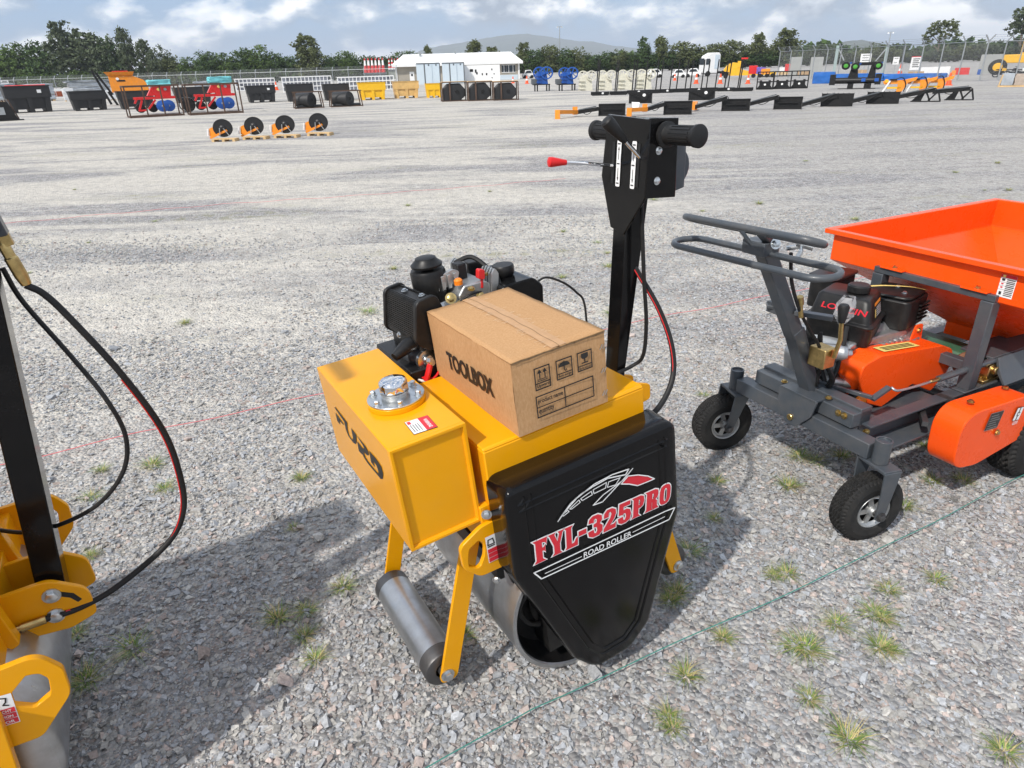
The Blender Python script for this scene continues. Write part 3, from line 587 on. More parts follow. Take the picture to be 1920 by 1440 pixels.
GL = {'F': ([(0, 1), (1, 1), (.93, .68), (.85, .80), (.62, .84), (.62, .6), (.76, .62), (.84, .72), (.84, .36), (.74, .46), (.62, .46), (.62, .12), (.84, 0), (0, 0), (.18, .12), (.18, .88)], None),
      'Y': ([(-.04, 1), (.48, 1), (.38, .92), (.56, .58), (.70, .90), (.60, 1), (1.04, 1), (.92, .9), (.72, .44), (.72, .1), (.86, 0), (.16, 0), (.32, .1), (.32, .44), (.06, .92)], None),
      'L': ([(0, 1), (.66, 1), (.52, .9), (.52, .17), (.72, .19), (.88, .36), (1, .36), (.98, 0), (0, 0), (.12, .1), (.12, .9)], None),
      '-': ([(.02, .36), (.98, .36), (.98, .58), (.02, .58)], None),
      '3': ([(.04, .72), (.10, .90), (.32, 1), (.68, 1), (.93, .88), (.96, .68), (.80, .54), (1, .40), (.98, .14), (.74, 0), (.34, 0), (.06, .12), (0, .33), (.38, .36), (.42, .18), (.54, .15), (.63, .26), (.60, .42), (.38, .46), (.38, .60), (.58, .63), (.61, .78), (.51, .85), (.41, .81), (.40, .68)], None),
      '2': ([(.02, .64), (.06, .86), (.28, 1), (.66, 1), (.94, .88), (.98, .68), (.84, .46), (.52, .21), (.84, .21), (1, .30), (.96, 0), (0, 0), (.02, .16), (.52, .56), (.62, .74), (.54, .86), (.42, .82), (.40, .64)], None),
      '5': ([(.10, 1), (.92, 1), (.92, .80), (.42, .80), (.41, .64), (.66, .66), (.92, .56), (1, .32), (.92, .08), (.64, 0), (.30, 0), (.06, .10), (0, .32), (.38, .34), (.42, .17), (.54, .15), (.63, .30), (.58, .46), (.46, .48), (.38, .42), (.06, .46)], None),
      'P': ([(0, 1), (.70, 1), (.94, .92), (1, .70), (.92, .48), (.72, .40), (.56, .40), (.56, .1), (.72, 0), (0, 0), (.14, .1), (.14, .9)], [(.54, .83), (.60, .82), (.64, .72), (.60, .58), (.54, .57)]),
      'R': ([(0, 1), (.70, 1), (.92, .92), (.96, .72), (.90, .55), (.76, .48), (.88, .40), (.90, .14), (1, .04), (1, 0), (.60, 0), (.54, .12), (.54, .38), (.50, .38), (.50, .1), (.58, 0), (0, 0), (.12, .1), (.12, .9)], [(.50, .83), (.57, .82), (.60, .72), (.56, .58), (.50, .57)]),
      'O': ([(.5 + .5 * math.copysign(abs(math.cos(w)) ** .75, math.cos(w)), .5 + .5 * math.copysign(abs(math.sin(w)) ** .62, math.sin(w))) for w in (2 * math.pi * k / 20 for k in range(20))],
            [(.5 + .13 * math.copysign(abs(math.cos(w)) ** .75, math.cos(w)), .5 + .33 * math.copysign(abs(math.sin(w)) ** .62, math.sin(w))) for w in (2 * math.pi * k / 12 for k in range(12))])}
bl, br, tl, tr = [Vector((p[0], p[1])) for p in EM_FYL]
FR = [('F', 0, .095), ('Y', .105, .205), ('L', .21, .30), ('-', .305, .362), ('3', .372, .478), ('2', .484, .578), ('5', .590, .690), ('P', .694, .790), ('R', .797, .905), ('O', .912, 1.0)]
mb = RM()
for ch, f0, f1 in FR:
    o_, h_ = GL[ch]
    mp_ = lambda p: tuple((bl.lerp(br, f0 + (f1 - f0) * p[0])).lerp(tl.lerp(tr, f0 + (f1 - f0) * p[0]), p[1]))
    o2 = [mp_(p) for p in o_]
    for k, d, pl in ((0, .013, o2), (1, 0, o2)):
        mb.mat(k); q_ = P3(inset(pl, d) if d else pl, 1 + k); mb.add(q_, [tuple(range(len(q_)))])
    if h_:
        h2 = [mp_(p) for p in h_]
        for k, kk, d in ((0, 3, 0), (2, 4, -.010)):
            mb.mat(k); q_ = P3(inset(h2, d) if d else h2, kk); mb.add(q_, [tuple(range(len(q_)))])
mb.build('model_lettering', [M_white, M_redpr, M_blkp], cover, smooth=False)
# ---- handle post, console, grips
def RMH(): return MB(S, (BASE.x, BASE.y - .08, BASE.z))
px_ = lambda z: 1.91 + .125 * (z + .4)
pd_ = lambda z: .12 + .14 * (z + .4) / 1.7
mb = RMH(); mb.add([(px_(z) + dx * pd_(z), y, z) for z in (-.6, 1.7) for dx, y in ((0, .95), (1, .95), (1, 1.17), (0, 1.17))], [(0, 3, 2, 1), (4, 5, 6, 7), (0, 1, 5, 4), (1, 2, 6, 5), (2, 3, 7, 6), (3, 0, 4, 7)])
post = mb.build('handle_post', M_blkm, roller, .002)
mb = RMH(); mb.prism(rpoly([(1.45, -.6), (2.1, -.55), (2.35, -.65), (2.35, -.85), (1.45, -.95)], .06), 'y', .88, .93); mb.prism(rpoly([(1.45, -.6), (2.1, -.55), (2.35, -.65), (2.35, -.85), (1.45, -.95)], .06), 'y', 1.19, 1.24); mb.build('post_clevis', M_yel, roller, .002)
XP = lambda z: 2.10 + .14 * (z - 1.25) / 1.15       # console face leans outwards
out = [(.66, 2.36), (1.34, 2.40), (1.40, 1.78), (1.20, 1.26), (.97, 1.21), (.67, 1.62)]
mb = RMH(); vs = [(XP(z), y, z) for y, z in out] + [(XP(z) + .03, y, z) for y, z in out]; k = len(out)
mb.add(vs, [tuple(range(k)), tuple(range(2 * k - 1, k - 1, -1))] + [(i, (i + 1) % k, (i + 1) % k + k, i + k) for i in range(k)])
con = mb.build('console_plate', M_blkm, roller, .002)
mb = RMH()
for y0, y1 in ((.66, .69), (1.30, 1.33)): mb.prism([(XP(2.38), 2.375), (2.60, 2.33), (2.55, 1.56), (XP(1.64), 1.62)], 'y', y0, y1)
mb.prism([(XP(2.38), 2.365), (2.60, 2.325), (2.60, 2.295), (XP(2.38), 2.335)], 'y', .69, 1.30)
cs = mb.build('console_side', M_blkm, roller, .002)
for x, z in ((2.33, 2.06), (2.30, 1.77)): mb = RMH(); mb.hexbolt((x, .66, z), (0, -1, 0), .028); mb.build('bolt', M_zinc, cs)
mb = RMH(); mb.prism(rpoly([(2.60, 2.10), (2.76, 2.07), (2.73, 1.62), (2.56, 1.60)], .02), 'y', .72, .76); mb.lathe([(0, .20), (.2, .2), (.24, .15)], (2.64, .76, 1.84), (0, 1, 0), 24); mb.build('console_actuator', M_grey, roller, .002)
def slot(y):
    mb = RMH(); mb.add([(XP(z) - .006, y + d, z) for d, z in ((-.022, 1.72), (.022, 1.72), (.022, 2.14), (-.022, 2.14))], [(0, 1, 2, 3)]); mb.build('slot', M_blk, con, smooth=False)
slot(1.20); slot(.80)
for y in (1.105, .865):
    mb = RMH(); w = .034; Z = lambda z, e=0: XP(z) - .010 - e
    pl = rpoly([(y - w, 1.70), (y + w, 1.70), (y + w, 2.16), (y - w, 2.16)], .015, 3); mb.add([(Z(z), yy, z) for yy, z in pl], [tuple(range(len(pl)))])
    mb.mat(1)
    for s_ in (1, -1):
        zc = 1.93 + s_ * .09; mb.add([(Z(zc + dz, .004), y + dy, zc + dz) for dy, dz in ((-.004, -.05), (.004, -.05), (.004, .05), (-.004, .05))], [(0, 1, 2, 3)])
        mb.add([(Z(zc + dz, .004), y + dy, zc + dz) for dy, dz in ((-.012, s_ * .045), (.012, s_ * .045), (0, s_ * .085))], [(0, 1, 2)])
    for zt in (1.735, 1.93, 2.125): mb.add([(Z(zt + dz, .004), y + dy, zt + dz) for dy, dz in ((-.022, -.006), (.022, -.006), (.022, .006), (-.022, .006))], [(0, 1, 2, 3)])
    mb.build('lever_label', [M_white, M_blkpr], con, smooth=False)
mb = RMH(); mb.tube(spline([(2.20, 1.18, 1.90), (2.0, 1.215, 1.94), (1.82, 1.25, 1.985), (1.58, 1.30, 2.03)]), .018, 10); lv = mb.build('control_lever', M_chrome, roller)
mb = RMH(); d = Vector((1.50, 1.315, 2.045)) - Vector((1.64, 1.287, 2.02)); mb.lathe([(0, .028), (.05, .034), (.16, .052), (.19, .05), (.20, .03), (.202, .001)], (1.64, 1.287, 2.02), d, 20); mb.build('lever_knob', M_red, lv)
mb = RMH(); p0 = Vector((2.22, .79, 1.99)); p1 = Vector((1.86, .885, 2.41)); dd = p1 - p0; mb.cyl(p0, p0 + dd * .62, .022, 12); lv2 = mb.build('control_lever', M_chrome, roller)
mb = RMH(); L_ = dd.length; mb.lathe([(L_ * .45, .028), (L_ * .52, .04), (L_ * .88, .068), (L_ * .97, .066), (L_, .05), (L_ * 1.005, .001)], p0, dd, 24); mb.build('lever_knob', M_blkr, lv2)
def grip(y0, s_):
    o_ = Vector((2.41, y0, 2.20)); d_ = Vector((-.03, s_, .01)).normalized()
    mb = RMH(); prof = [(-.02, .06), (0, .125), (.03, .125), (.04, .095)]
    for t in np.linspace(.06, .36, 3): prof += [(t, .088)]
    prof += [(.42, .09), (.43, .105), (.47, .108), (.48, .09), (.482, .001)]
    mb.lathe(prof, o_, d_, 32); gp = mb.build('handle_grip', M_blkr, roller, ang=50)
    mb = RMH(); u = d_.cross(Vector((0, 0, 1))).normalized(); w_ = d_.cross(u)
    for k in range(14):
        a = 2 * math.pi * k / 14; e = (u * math.cos(a) + w_ * math.sin(a)); mb.bar(o_ + d_ * .12 + e * .088, o_ + d_ * .40 + e * .088, .022, .012, up=e)
    mb.build('grip_rib', M_blkr, gp)
grip(.64, -1); grip(1.30, 1)
# ---- cables of the handle
mb = RM(); mb.tube(spline([(2.26, .93, 1.66), (2.25, .92, 1.2), (2.24, .90, .7), (2.24, .88, .2), (2.20, .90, -.2), (2.10, .98, -.33), (1.9, 1.0, -.36)]), .022, 8); mb.build('control_cable', M_blkr, roller)
hs = spline([(2.2, 1.18, 1.0), (2.26, 1.02, .75), (2.36, .8, .35), (2.38, .62, -.05), (2.28, .5, -.38), (2.0, .42, -.62), (1.6, .4, -.75)])
mb = RM(); mb.tube(hs, .032, 10); hz_ = mb.build('hydraulic_hose', M_blkr, roller)
mb = RM(); mb.tube([p + Vector((-.027, -.016, -.006)) for p in hs[6:-8]], .0065, 6); mb.build('red_stripe', M_red, hz_)
mb = RM(); mb.tube(spline([(1.46, 2.0, .58), (1.62, 1.95, .66), (1.82, 1.88, .56), (1.98, 1.85, .40), (2.05, 1.8, .25), (2.0, 1.7, -.2)]), .014, 8); mb.build('throttle_cable', M_blkr, roller)
# ---- engine behind the box
eng = roller
def EB(name, mat, mb, bev=.0015, **k): return mb.build(name, mat, eng, bev, **k)
mb = RM(); MU = rpoly([(-.20, .42), (-.12, .84), (.09, .86), (.17, .62), (.12, .34), (-.04, .30)], [.09, .07, .07, .08, .08, .08], 5)
mb.prism(inset(MU, -.012), 'y', 1.84, 2.56); n_ = 44
mb.rotz(.11, .08, 2.2); EBm = EB('muffler', M_blk, mb, 0)
mb = RM(); per = inset(MU, .0)
for i in range(0, len(per)):                     # ribs running along the muffler guard
    p, q_ = Vector(per[i - 1]), Vector(per[i]); k_ = max(1, int((q_ - p).length / .022))
    for j in range(k_):
        w_ = p.lerp(q_, (j + .5) / k_)
        if -.06 < w_.x < .06 and w_.y > .78: continue
        mb.bar((w_.x, 1.88, w_.y), (w_.x, 2.54, w_.y), .010, .016)
mb.rotz(.11, .08, 2.2); mb.build('guard_rib', M_blk, EBm, smooth=False)
for d_, ya, yb_ in ((.03, 1.80, 1.87), (.025, 2.54, 2.59)): mb = RM(); mb.prism(inset(MU, d_), 'y', ya, yb_); mb.rotz(.11, .08, 2.2); mb.build('end_cap', M_blk, EBm, .003)
for p in ((-.01, 2.3, .855), (.03, 1.98, .855), (-.22, 2.2, .42)): mb = RM(); mb.hexbolt(p, (-.1, 0, 1) if p[2] > .8 else (-1, 0, .1), .026); mb.rotz(.11, .08, 2.2); mb.build('bolt', M_zinc, EBm)
mb = RM(); mb.tube([(-.1, 2.0, .36), (-.22, 1.98, .34), (-.40, 1.93, .28)], [.085, .085, .05], 14); mb.build('exhaust_pipe', M_blk, EBm)
mb = RM(); ac = (.34, 2.42, .62); mb.lathe([(0, .19), (.02, .2), (.34, .205), (.37, .19), (.375, .06)], ac, (0, 0, 1), 32); mb.lathe([(.37, .07), (.44, .07)], ac, (0, 0, 1), 20)
mb.lathe([(.41, .10), (.405, .178), (.43, .184), (.485, .125), (.505, .118), (.515, .09), (.518, .001)], ac, (0, 0, 1), 32); EB('air_filter', M_blk, mb, 0, ang=50)
mb = RM(); mb.prism(rpoly([(.95, .30), (1.50, .30), (1.52, .62), (1.40, .74), (.97, .74)], [.06, .08, .1, .12, .08], 5), 'y', 1.85, 2.72); ft = EB('fuel_tank', M_blkm, mb, .004)
mb = RM(); mb.lathe([(0, .11), (.03, .13), (.12, .132), (.135, .12), (.137, .001)], (1.20, 2.2, .74), (0, 0, 1), 28, ); mb.build('fuel_cap', M_blk, ft, ang=40)
mb = RM(); mb.prism(rpoly([(.50, .45), (1.0, .45), (.95, .74), (.86, .80), (.60, .80), (.52, .70)], .04), 'y', 2.05, 2.5); mb.box(.35, 1.02, 1.95, 2.7, .1, .46); EB('rocker_cover', M_alu, mb, .004)
for k in range(5): mb = RM(); mb.prism(rpoly([(.90, .6), (.98, .6), (1.02, .86), (.98, .94), (.93, .86)], .03), 'y', 1.98 + .06 * k, 2.01 + .06 * k); EB('fin', M_alu, mb, .0)
for k in range(5): mb = RM(); mb.prism(rpoly([(.72, .7), (.82, .7), (.84, .92), (.80, .98), (.74, .92)], .03), 'y', 2.42 + .055 * k, 2.45 + .055 * k); EB('fin', M_alu, mb, .0)
mb = RM(); mb.prism(rpoly([(.30, .74), (.62, .80), (.66, .92), (.58, .96), (.32, .90)], .03), 'y', 2.25, 2.30)
for k in range(4): mb.prism([(.33 + .08 * k, .76), (.37 + .08 * k, .76), (.37 + .08 * k, .92), (.33 + .08 * k, .92)], 'y', 2.22, 2.25)
EB('intake_flange', M_alu, mb, .001)
mb = RM(); mb.lathe([(0, .05), (.05, .05), (.07, .03)], (.56, 2.1, .82), (0, 0, 1), 14); EB('orange_cap', M_orgcap, mb, 0)
mb = RM(); mb.prism(rpoly([(.78, .84), (.86, .82), (.87, .93), (.80, .95)], .02), 'y', 2.02, 2.10); mb.bar((.82, 2.05, .72), (.84, 2.06, .84), .03, .02); EB('decompression_lever', M_redp, mb, .001)
mb = RM()
for p, dr, r_ in (((.42, 2.06, .70), (-.3, -1, .6), .045), ((.50, 2.0, .62), (-.2, -1, .4), .035), ((.66, 2.0, .76), (0, -.4, 1), .03), ((.92, 2.1, .84), (0, 0, 1), .026), ((.75, 1.98, .66), (0, -1, .5), .035)): mb.hexbolt(p, dr, r_)
mb.bar((.40, 2.0, .60), (.58, 1.98, .66), .08, .02, (0, -1, .5)); EB('injector_fitting', M_brass, mb, 0)
mb = RM(); mb.tube(spline([(.5, 2.0, .66), (.62, 1.95, .72), (.78, 2.0, .70)]), .012, 6); mb.tube(spline([(.72, 2.5, .95), (.9, 2.4, 1.0), (1.0, 2.2, .88), (1.0, 2.05, .75)]), .028, 8); mb.tube(spline([(.95, 2.3, .8), (1.02, 2.1, .86), (1.03, 1.98, .7)]), .022, 8); EB('fuel_line', M_blkr, mb, 0)
mb = RM(); mb.box(.66, .78, 2.3, 2.45, .75, .98); mb.box(.9, 1.1, 2.5, 2.7, .7, .9); EB('valve_housing', M_blk, mb, .004)
mb = RM(); mb.lathe([(0, .09), (.01, .135), (.34, .135), (.36, .12), (.44, .11)], (-.1, 2.35, .15), (.12, -1, 0), 24); st_ = EB('starter_motor', M_grey, mb, 0, ang=40)
mb = RM(); mb.lathe([(0, .12), (.05, .12), (.06, .06), (.12, .04), (.16, .035)], (-.06, 1.92, .15), (.12, -1, 0), 20); mb.hexbolt((-.05, 1.80, .17), (.12, -1, .2), .04); mb.build('starter_terminal', M_zinc, st_)
mb = RM(); mb.tube(spline([(-.04, 1.82, .16), (-.10, 1.76, .08), (-.16, 1.74, -.02)]), .035, 8); mb.tube(spline([(-.22, 1.85, .02), (-.08, 1.74, -.02), (.05, 1.74, .08)]), .015, 8); EB('red_cable', M_red, mb, 0)
mb = RM(); mb.tube(spline([(-.28, 1.92, .02), (-.2, 1.78, -.02), (-.08, 1.74, -.05), (-.04, 1.75, -.16)]), .016, 8); EB('white_cable', M_wire, mb, 0)
mb = RM(); mb.tube(spline([(-.25, 1.9, -.08), (-.15, 1.8, -.12), (-.05, 1.72, -.2)]), .045, 8); mb.box(-.3, .9, 1.8, 2.9, -.2, .1); mb.box(-.1, 1.2, 1.9, 2.8, .1, .4); EB('crankcase', M_blk, mb, .004)

# ================================================================== CARDBOARD BOX on the hood
BW = Matrix.Translation(O_R + S * (AX @ Vector((.5, .88, .004)))) @ AX.to_4x4()
cbox = empty('cardboard_box', 'brown cardboard toolbox carton lying on the yellow road roller hood', 'box', (0, 0, 0), mw=BW)
def BM(): return MB(S, (.5, .88, .004))
bx, by, bz = 1.0, 1.755, .741
def gridface(mb, f, nu, nv):
    vs = [f(i / nu, j / nv) for j in range(nv + 1) for i in range(nu + 1)]
    mb.add(vs, [(j * (nu + 1) + i, j * (nu + 1) + i + 1, (j + 1) * (nu + 1) + i + 1, (j + 1) * (nu + 1) + i) for j in range(nv) for i in range(nu)])
bulge = lambda u, v: math.sin(math.pi * u) * math.sin(math.pi * v)
wob = lambda a, b: .004 * math.sin(9 * a + 2) * math.sin(7 * b + 1)
mb = BM()
gridface(mb, lambda u, v: (-.012 * bulge(u, v) - wob(u, v), by * (1 - u), .004 + (bz - .004) * v), 14, 8)
gridface(mb, lambda u, v: (bx + .012 * bulge(u, v), by * u, .004 + (bz - .004) * v), 8, 6)
gridface(mb, lambda u, v: (bx * u, -.014 * bulge(u, v) - wob(v, u), .004 + (bz - .004) * v), 10, 8)
gridface(mb, lambda u, v: (bx * (1 - u), by + .01 * bulge(u, v), .004 + (bz - .004) * v), 8, 6)
mb.add([(0, 0, .004), (bx, 0, .004), (bx, by, .004), (0, by, .004)], [(0, 1, 2, 3)])
mb.build('carton', M_card, cbox, ang=50)
for x0, x1, lift in ((-.004, .497, .0), (.505, 1.004, .006)):
    mb = BM()
    top = lambda u, v: (x0 + (x1 - x0) * u, -.006 + (by + .010) * v, bz + .006 + lift * .5 + .020 * math.sin(math.pi * v) * (math.sin(math.pi * (x0 + (x1 - x0) * u))) + wob(u * 3, v * 4))
    gridface(mb, top, 8, 16)
    o_ = mb.build('flap', M_card, cbox); so = o_.modifiers.new('solid', 'SOLIDIFY'); so.thickness = .0034; so.offset = -1
mb = BM()                                         # tape along the seam with its ragged fibres
tz = lambda v: bz + .011 + .020 * math.sin(math.pi * v)
mb.add([(x, -.006 + (by + .01) * j / 16, tz(j / 16) + (.003 if x != .5 else .002)) for j in range(17) for x in (.42, .58)], [(2 * j, 2 * j + 1, 2 * j + 3, 2 * j + 2) for j in range(16)])
mb.build('tape', M_tape, cbox, ang=60)
mb = BM(); ribbon(mb, [(.5 + .006 * math.sin(j), -.008 + (by + .01) * j / 30, tz(j / 30) + .006) for j in range(31)], .005, (0, 0, 1)); mb.build('seam', M_cardin, cbox, smooth=False)
mb = BM()
for k in range(46):
    v = random.random(); s_ = random.choice((-1, 1)); x = .5 + s_ * random.uniform(.05, .09); l_ = random.uniform(.02, .07); ribbon(mb, [(x, by * v, tz(v) + .006), (x + s_ * l_, by * v + random.uniform(-.02, .02), tz(v) + .005)], .004, (0, 0, 1))
mb.build('torn_fibre', pbr('paper_fibre', (.62, .47, .32), .9), cbox, smooth=False)
mb = BM(); ribbon(mb, [(.02 + .96 * j / 12, -.012, bz - .006 + .004 * math.sin(j * 2.1)) for j in range(13)], .016, (0, -1, 0)); mb.build('flap_gap', M_cardin, cbox, smooth=False)
mb = BM(); text_on(mb, 'TOOLBOX', (-.021, 1.36, .225), (0, -1.0, .04), (0, .01, .20), 0, .038); mb.build('lettering', M_blkpr, cbox, smooth=False)
mb = BM(); yb = -.021; N_ = (0, -1, 0)
def fr(x0, x1, z0, z1, w=.012): ribbon(mb, [(x0, yb, z0), (x1, yb, z0), (x1, yb, z1), (x0, yb, z1)], w, N_, True)
fr(.215, .37, .41, .62); ribbon(mb, [(.215, yb, .47), (.37, yb, .47)], .010, N_)
for x in (.265, .32):
    ribbon(mb, [(x, yb, .515), (x, yb, .575)], .012, N_); mb.add([(x - .024, yb, .565), (x + .024, yb, .565), (x, yb, .605)], [(0, 1, 2)])
for z in (.49, .505): ribbon(mb, [(.245, yb, z), (.34, yb, z)], .008, N_)
text_on(mb, 'Upward', (.228, yb, .42), (.13, 0, 0), (0, 0, .042), 0, .02)
fr(.445, .61, .435, .62); ribbon(mb, [(.445, yb, .485), (.61, yb, .485)], .010, N_)
um = [(.5275 + .062 * math.cos(w), yb, .55 + .045 * math.sin(w)) for w in (math.pi * k / 10 for k in range(11))] + [(.465, yb, .545), (.497, yb, .557), (.5275, yb, .545), (.558, yb, .557), (.589, yb, .545)][:0]
mb.add(um, [tuple(range(len(um)))]); ribbon(mb, [(.5275, yb, .60), (.5275, yb, .515), (.535, yb, .503), (.546, yb, .507), (.547, yb, .517)], .009, N_)
text_on(mb, 'Anti surge', (.457, yb, .445), (.142, 0, 0), (0, 0, .032), 0, .02)
fr(.675, .83, .44, .62); ribbon(mb, [(.675, yb, .485), (.83, yb, .485)], .010, N_)
gl = [(.715, .605), (.792, .605), (.792, .565), (.775, .55), (.731, .55), (.715, .565)]; mb.add([(x, yb, z) for x, z in gl], [tuple(range(6))]); ribbon(mb, [(.753, yb, .55), (.753, yb, .515)], .012, N_); ribbon(mb, [(.72, yb, .51), (.787, yb, .51)], .012, N_)
text_on(mb, 'Handle with care', (.683, yb, .45), (.14, 0, 0), (0, 0, .028), 0, .0)
fr(.205, .83, .135, .345); ribbon(mb, [(.205, yb, .235), (.83, yb, .235)], .010, N_); ribbon(mb, [(.51, yb, .135), (.51, yb, .345)], .010, N_)
text_on(mb, 'product name', (.22, yb, .26), (.27, 0, 0), (0, 0, .058), 0, .02); text_on(mb, 'quantity', (.22, yb, .155), (.165, 0, 0), (0, 0, .062), 0, .02)
mb.build('printed_marks', M_blkpr, cbox, smooth=False)
mb = BM()
for z in (.60, .36, .12):
    for dx in (0, .03): mb.bar((.93 + dx, -.018, z - .02), (.96 + dx, -.018, z + .025), .008, .008)
mb.build('staple', M_zinc, cbox)
# ================================================================== SECOND ROLLER at the left edge (metres; x to the handle, y away)
YAW = math.atan2(.4955, .8686)
lroll = empty('road_roller', 'yellow road roller cut off by the left edge, hose looping from its black post', 'road roller', (-.97, 1.035, 0), YAW)
def LB(name, mats, mb, bev=.0015, parent=None, **k): return mb.build(name, mats, parent or lroll, bev, **k)
LUG2 = rpoly([(-.26, .53), (-.03, .545), (.003, .49), (.0, .42), (-.075, .335), (-.26, .345)], [.01, .045, .03, .05, .03, .01], 6)
for y0 in (-.02, .66):
    mb = MB(); plate_hole(mb, LUG2, (-.062, .462), .033, .042, -.2, 'y', y0, y0 + .016); lg = LB('lifting_lug', M_yel, mb, .002)
    if y0 < 0:
        y = y0 - .001; q = [Vector((-.150, y, .405)), Vector((-.098, y, .398)), Vector((-.092, y, .478)), Vector((-.144, y, .485))]
        mb = MB(); quad_on(mb, q, 0, 1, 0, 1, dy(0)); mb.mat(1)
        for k in range(3): quad_on(mb, q, .03, .97, .03 + .18 * k, .19 + .18 * k, dy(.0008))
        mb.mat(2); f_ = lambda u, v: tuple(q[0] + (q[1] - q[0]) * u + (q[3] - q[0]) * v + dy(.0008))
        ribbon(mb, [f_(.12, .72), f_(.18, .9), f_(.46, .9), f_(.5, .72), f_(.12, .72)], .003, (0, -1, 0)); ribbon(mb, [f_(.62, .92), f_(.8, .88), f_(.76, .76), f_(.66, .68), f_(.82, .64)], .003, (0, -1, 0))
        mb.mat(0)
        for k, s_ in enumerate(('POZOR', 'CAUTION', 'VORSICHT')): text_on(mb, s_, q[0] + (q[1] - q[0]) * .14 + (q[3] - q[0]) * (.065 + .18 * k) + dy(.0016), (q[1] - q[0]) * .72, (q[3] - q[0]) * .09, 0, .02)
        mb.build('lifting_sticker', [M_white, M_redpr, M_blkpr], lg, smooth=False)
# body: hood with sloping end, frame below
mb = MB(); mb.prism(rpoly([(-1.05, .42), (-.15, .42), (-.15, .60), (-.20, .86), (-1.05, .86)], [0, .01, .02, .05, .04], 4), 'y', .03, .67); LB('hood', M_yel, mb, .004)
mb = MB(); mb.box(-.19, -.13, .02, .68, .30, .52); mb.prism(rpoly([(-.15, .40), (-.105, .42), (-.145, .74), (-.19, .74)], .01), 'y', .20, .235); mb.prism([(-.15, .40), (-.10, .42), (-.145, .74), (-.19, .74)], 'y', .47, .505); LB('frame', M_yel, mb, .003)
mb = MB(); mb.prism(rpoly([(-.115, .46), (-.20, .46), (-.28, .05), (-.15, .05)], [.02, .02, .05, .05]), 'y', -.05, -.026); LB('side_plate', M_yel, mb, .002)
mb = MB(); mb.box(-.95, -.3, .10, .6, .86, 1.02); mb.prism(rpoly([(-.5, 1.0), (-.2, 1.0), (-.2, 1.16), (-.5, 1.16)], .04), 'y', .36, .60); LB('engine_block', M_blk, mb, .01)
# drum and scraper
mb = MB(); mb.lathe([(.0, .01), (.0, .235), (.01, .245), (.02, .25), (.64, .25), (.65, .245), (.66, .235), (.66, .01)], (-.31, 0, .25), (0, 1, 0), 72, cap=False); LB('drum', M_steel, mb, 0)
mb = MB(); mb.box(-.135, -.095, .03, .64, .26, .31); mb.bar((-.11, .03, .30), (-.085, .03, .14), .03, .02); LB('scraper', M_blk, mb, .002)
for p in ((-.10, .10, .36), (-.10, .04, .33)): mb = MB(); mb.hexbolt(p, (.6, -1, 0), .011); LB('bolt', M_zinc, mb, 0)
# clevis with post
CLV = rpoly([(-.14, .37), (-.14, .505), (-.03, .51), (.04, .455), (.043, .375), (-.02, .355)], [0, 0, .05, .05, .02, .05], 6)
for y0 in (.283, .417):
    mb = MB(); mb.prism(CLV, 'y', y0, y0 + .014); cl = LB('post_clevis', M_yel, mb, .002)
    if y0 < .3:
        for p in ((-.033, y0, .468), (-.04, y0, .408)): mb = MB(); mb.hexbolt(p, (0, -1, 0), .014); mb.build('bolt', M_zinc, cl)
        mb = MB(); V = [(-.02, .475), (.01, .455), (.022, .43), (.012, .425), (.0, .445), (-.025, .462)]; mb.add([(x, y0 - .0006, z) for x, z in V], [tuple(range(6))]); mb.build('curved_slot', M_blk, cl, smooth=False)
mb = MB(); mb.bar((-.045, .352, .37), (.075, .345, 1.44), .085, .06, up=(1, 0, -.1)); LB('handle_post', M_blkm, mb, .003)
mb = MB(); mb.prism(rpoly([(.03, 1.30), (.10, 1.30), (.13, 1.62), (.05, 1.62)], .01), 'y', .22, .47); mb.bar((.08, .0, 1.58), (.08, .70, 1.58), .03, .03); LB('console_plate', M_blkm, mb, .003)
ctl = Vector((.115, .318, 1.27))
mb = MB(); mb.lathe([(0, .010), (.02, .013), (.06, .013), (.062, .011), (.09, .011), (.10, .009)], ctl + Vector((.012, 0, -.055)), (-.18, 0, 1), 12); mb.bar(ctl + Vector((.006, 0, .03)), ctl + Vector((-.006, .0, .10)), .02, .02); LB('hose_fitting', M_brass, mb, .001)
mb = MB(); mb.bar(ctl + Vector((-.005, 0, .05)), ctl + Vector((-.022, .0, .16)), .035, .04); mb.box(.04, .135, .29, .345, 1.445, 1.475); LB('valve_block', M_grey, mb, .003)
mb = MB(); mb.box(.105, .125, .285, .2905, 1.448, 1.470); LB('green_button', M_ygreen, mb, .002)
mb = MB(); mb.box(.129, .147, .285, .345, 1.446, 1.470); LB('yellow_button', M_ylab, mb, .002)
hp = spline([(.125, .318, 1.215), (.152, .315, 1.19), (.185, .305, 1.13), (.245, .30, .99), (.295, .30, .83), (.306, .30, .70), (.292, .30, .585), (.235, .30, .50), (.10, .293, .425), (.01, .285, .405), (-.06, .275, .412)], 9)
mb = MB(); mb.tube(hp, .0076, 12); hz_ = LB('hydraulic_hose', M_blkr, mb, 0)
mb = MB(); mb.tube([p + Vector((-.0072, -.0035, -.001)) if i < 55 else p + Vector((-.003, -.003, .0075)) for i, p in enumerate(hp[28:-6])], .0018, 6); mb.build('red_stripe', M_red, hz_)
mb = MB(); e = hp[-1]; mb.lathe([(0, .0105), (.05, .0105), (.05, .008), (.062, .008), (.062, .014), (.085, .014)], e, (-.9, -.1, .05), 12); LB('hose_end', M_brass, mb, 0)
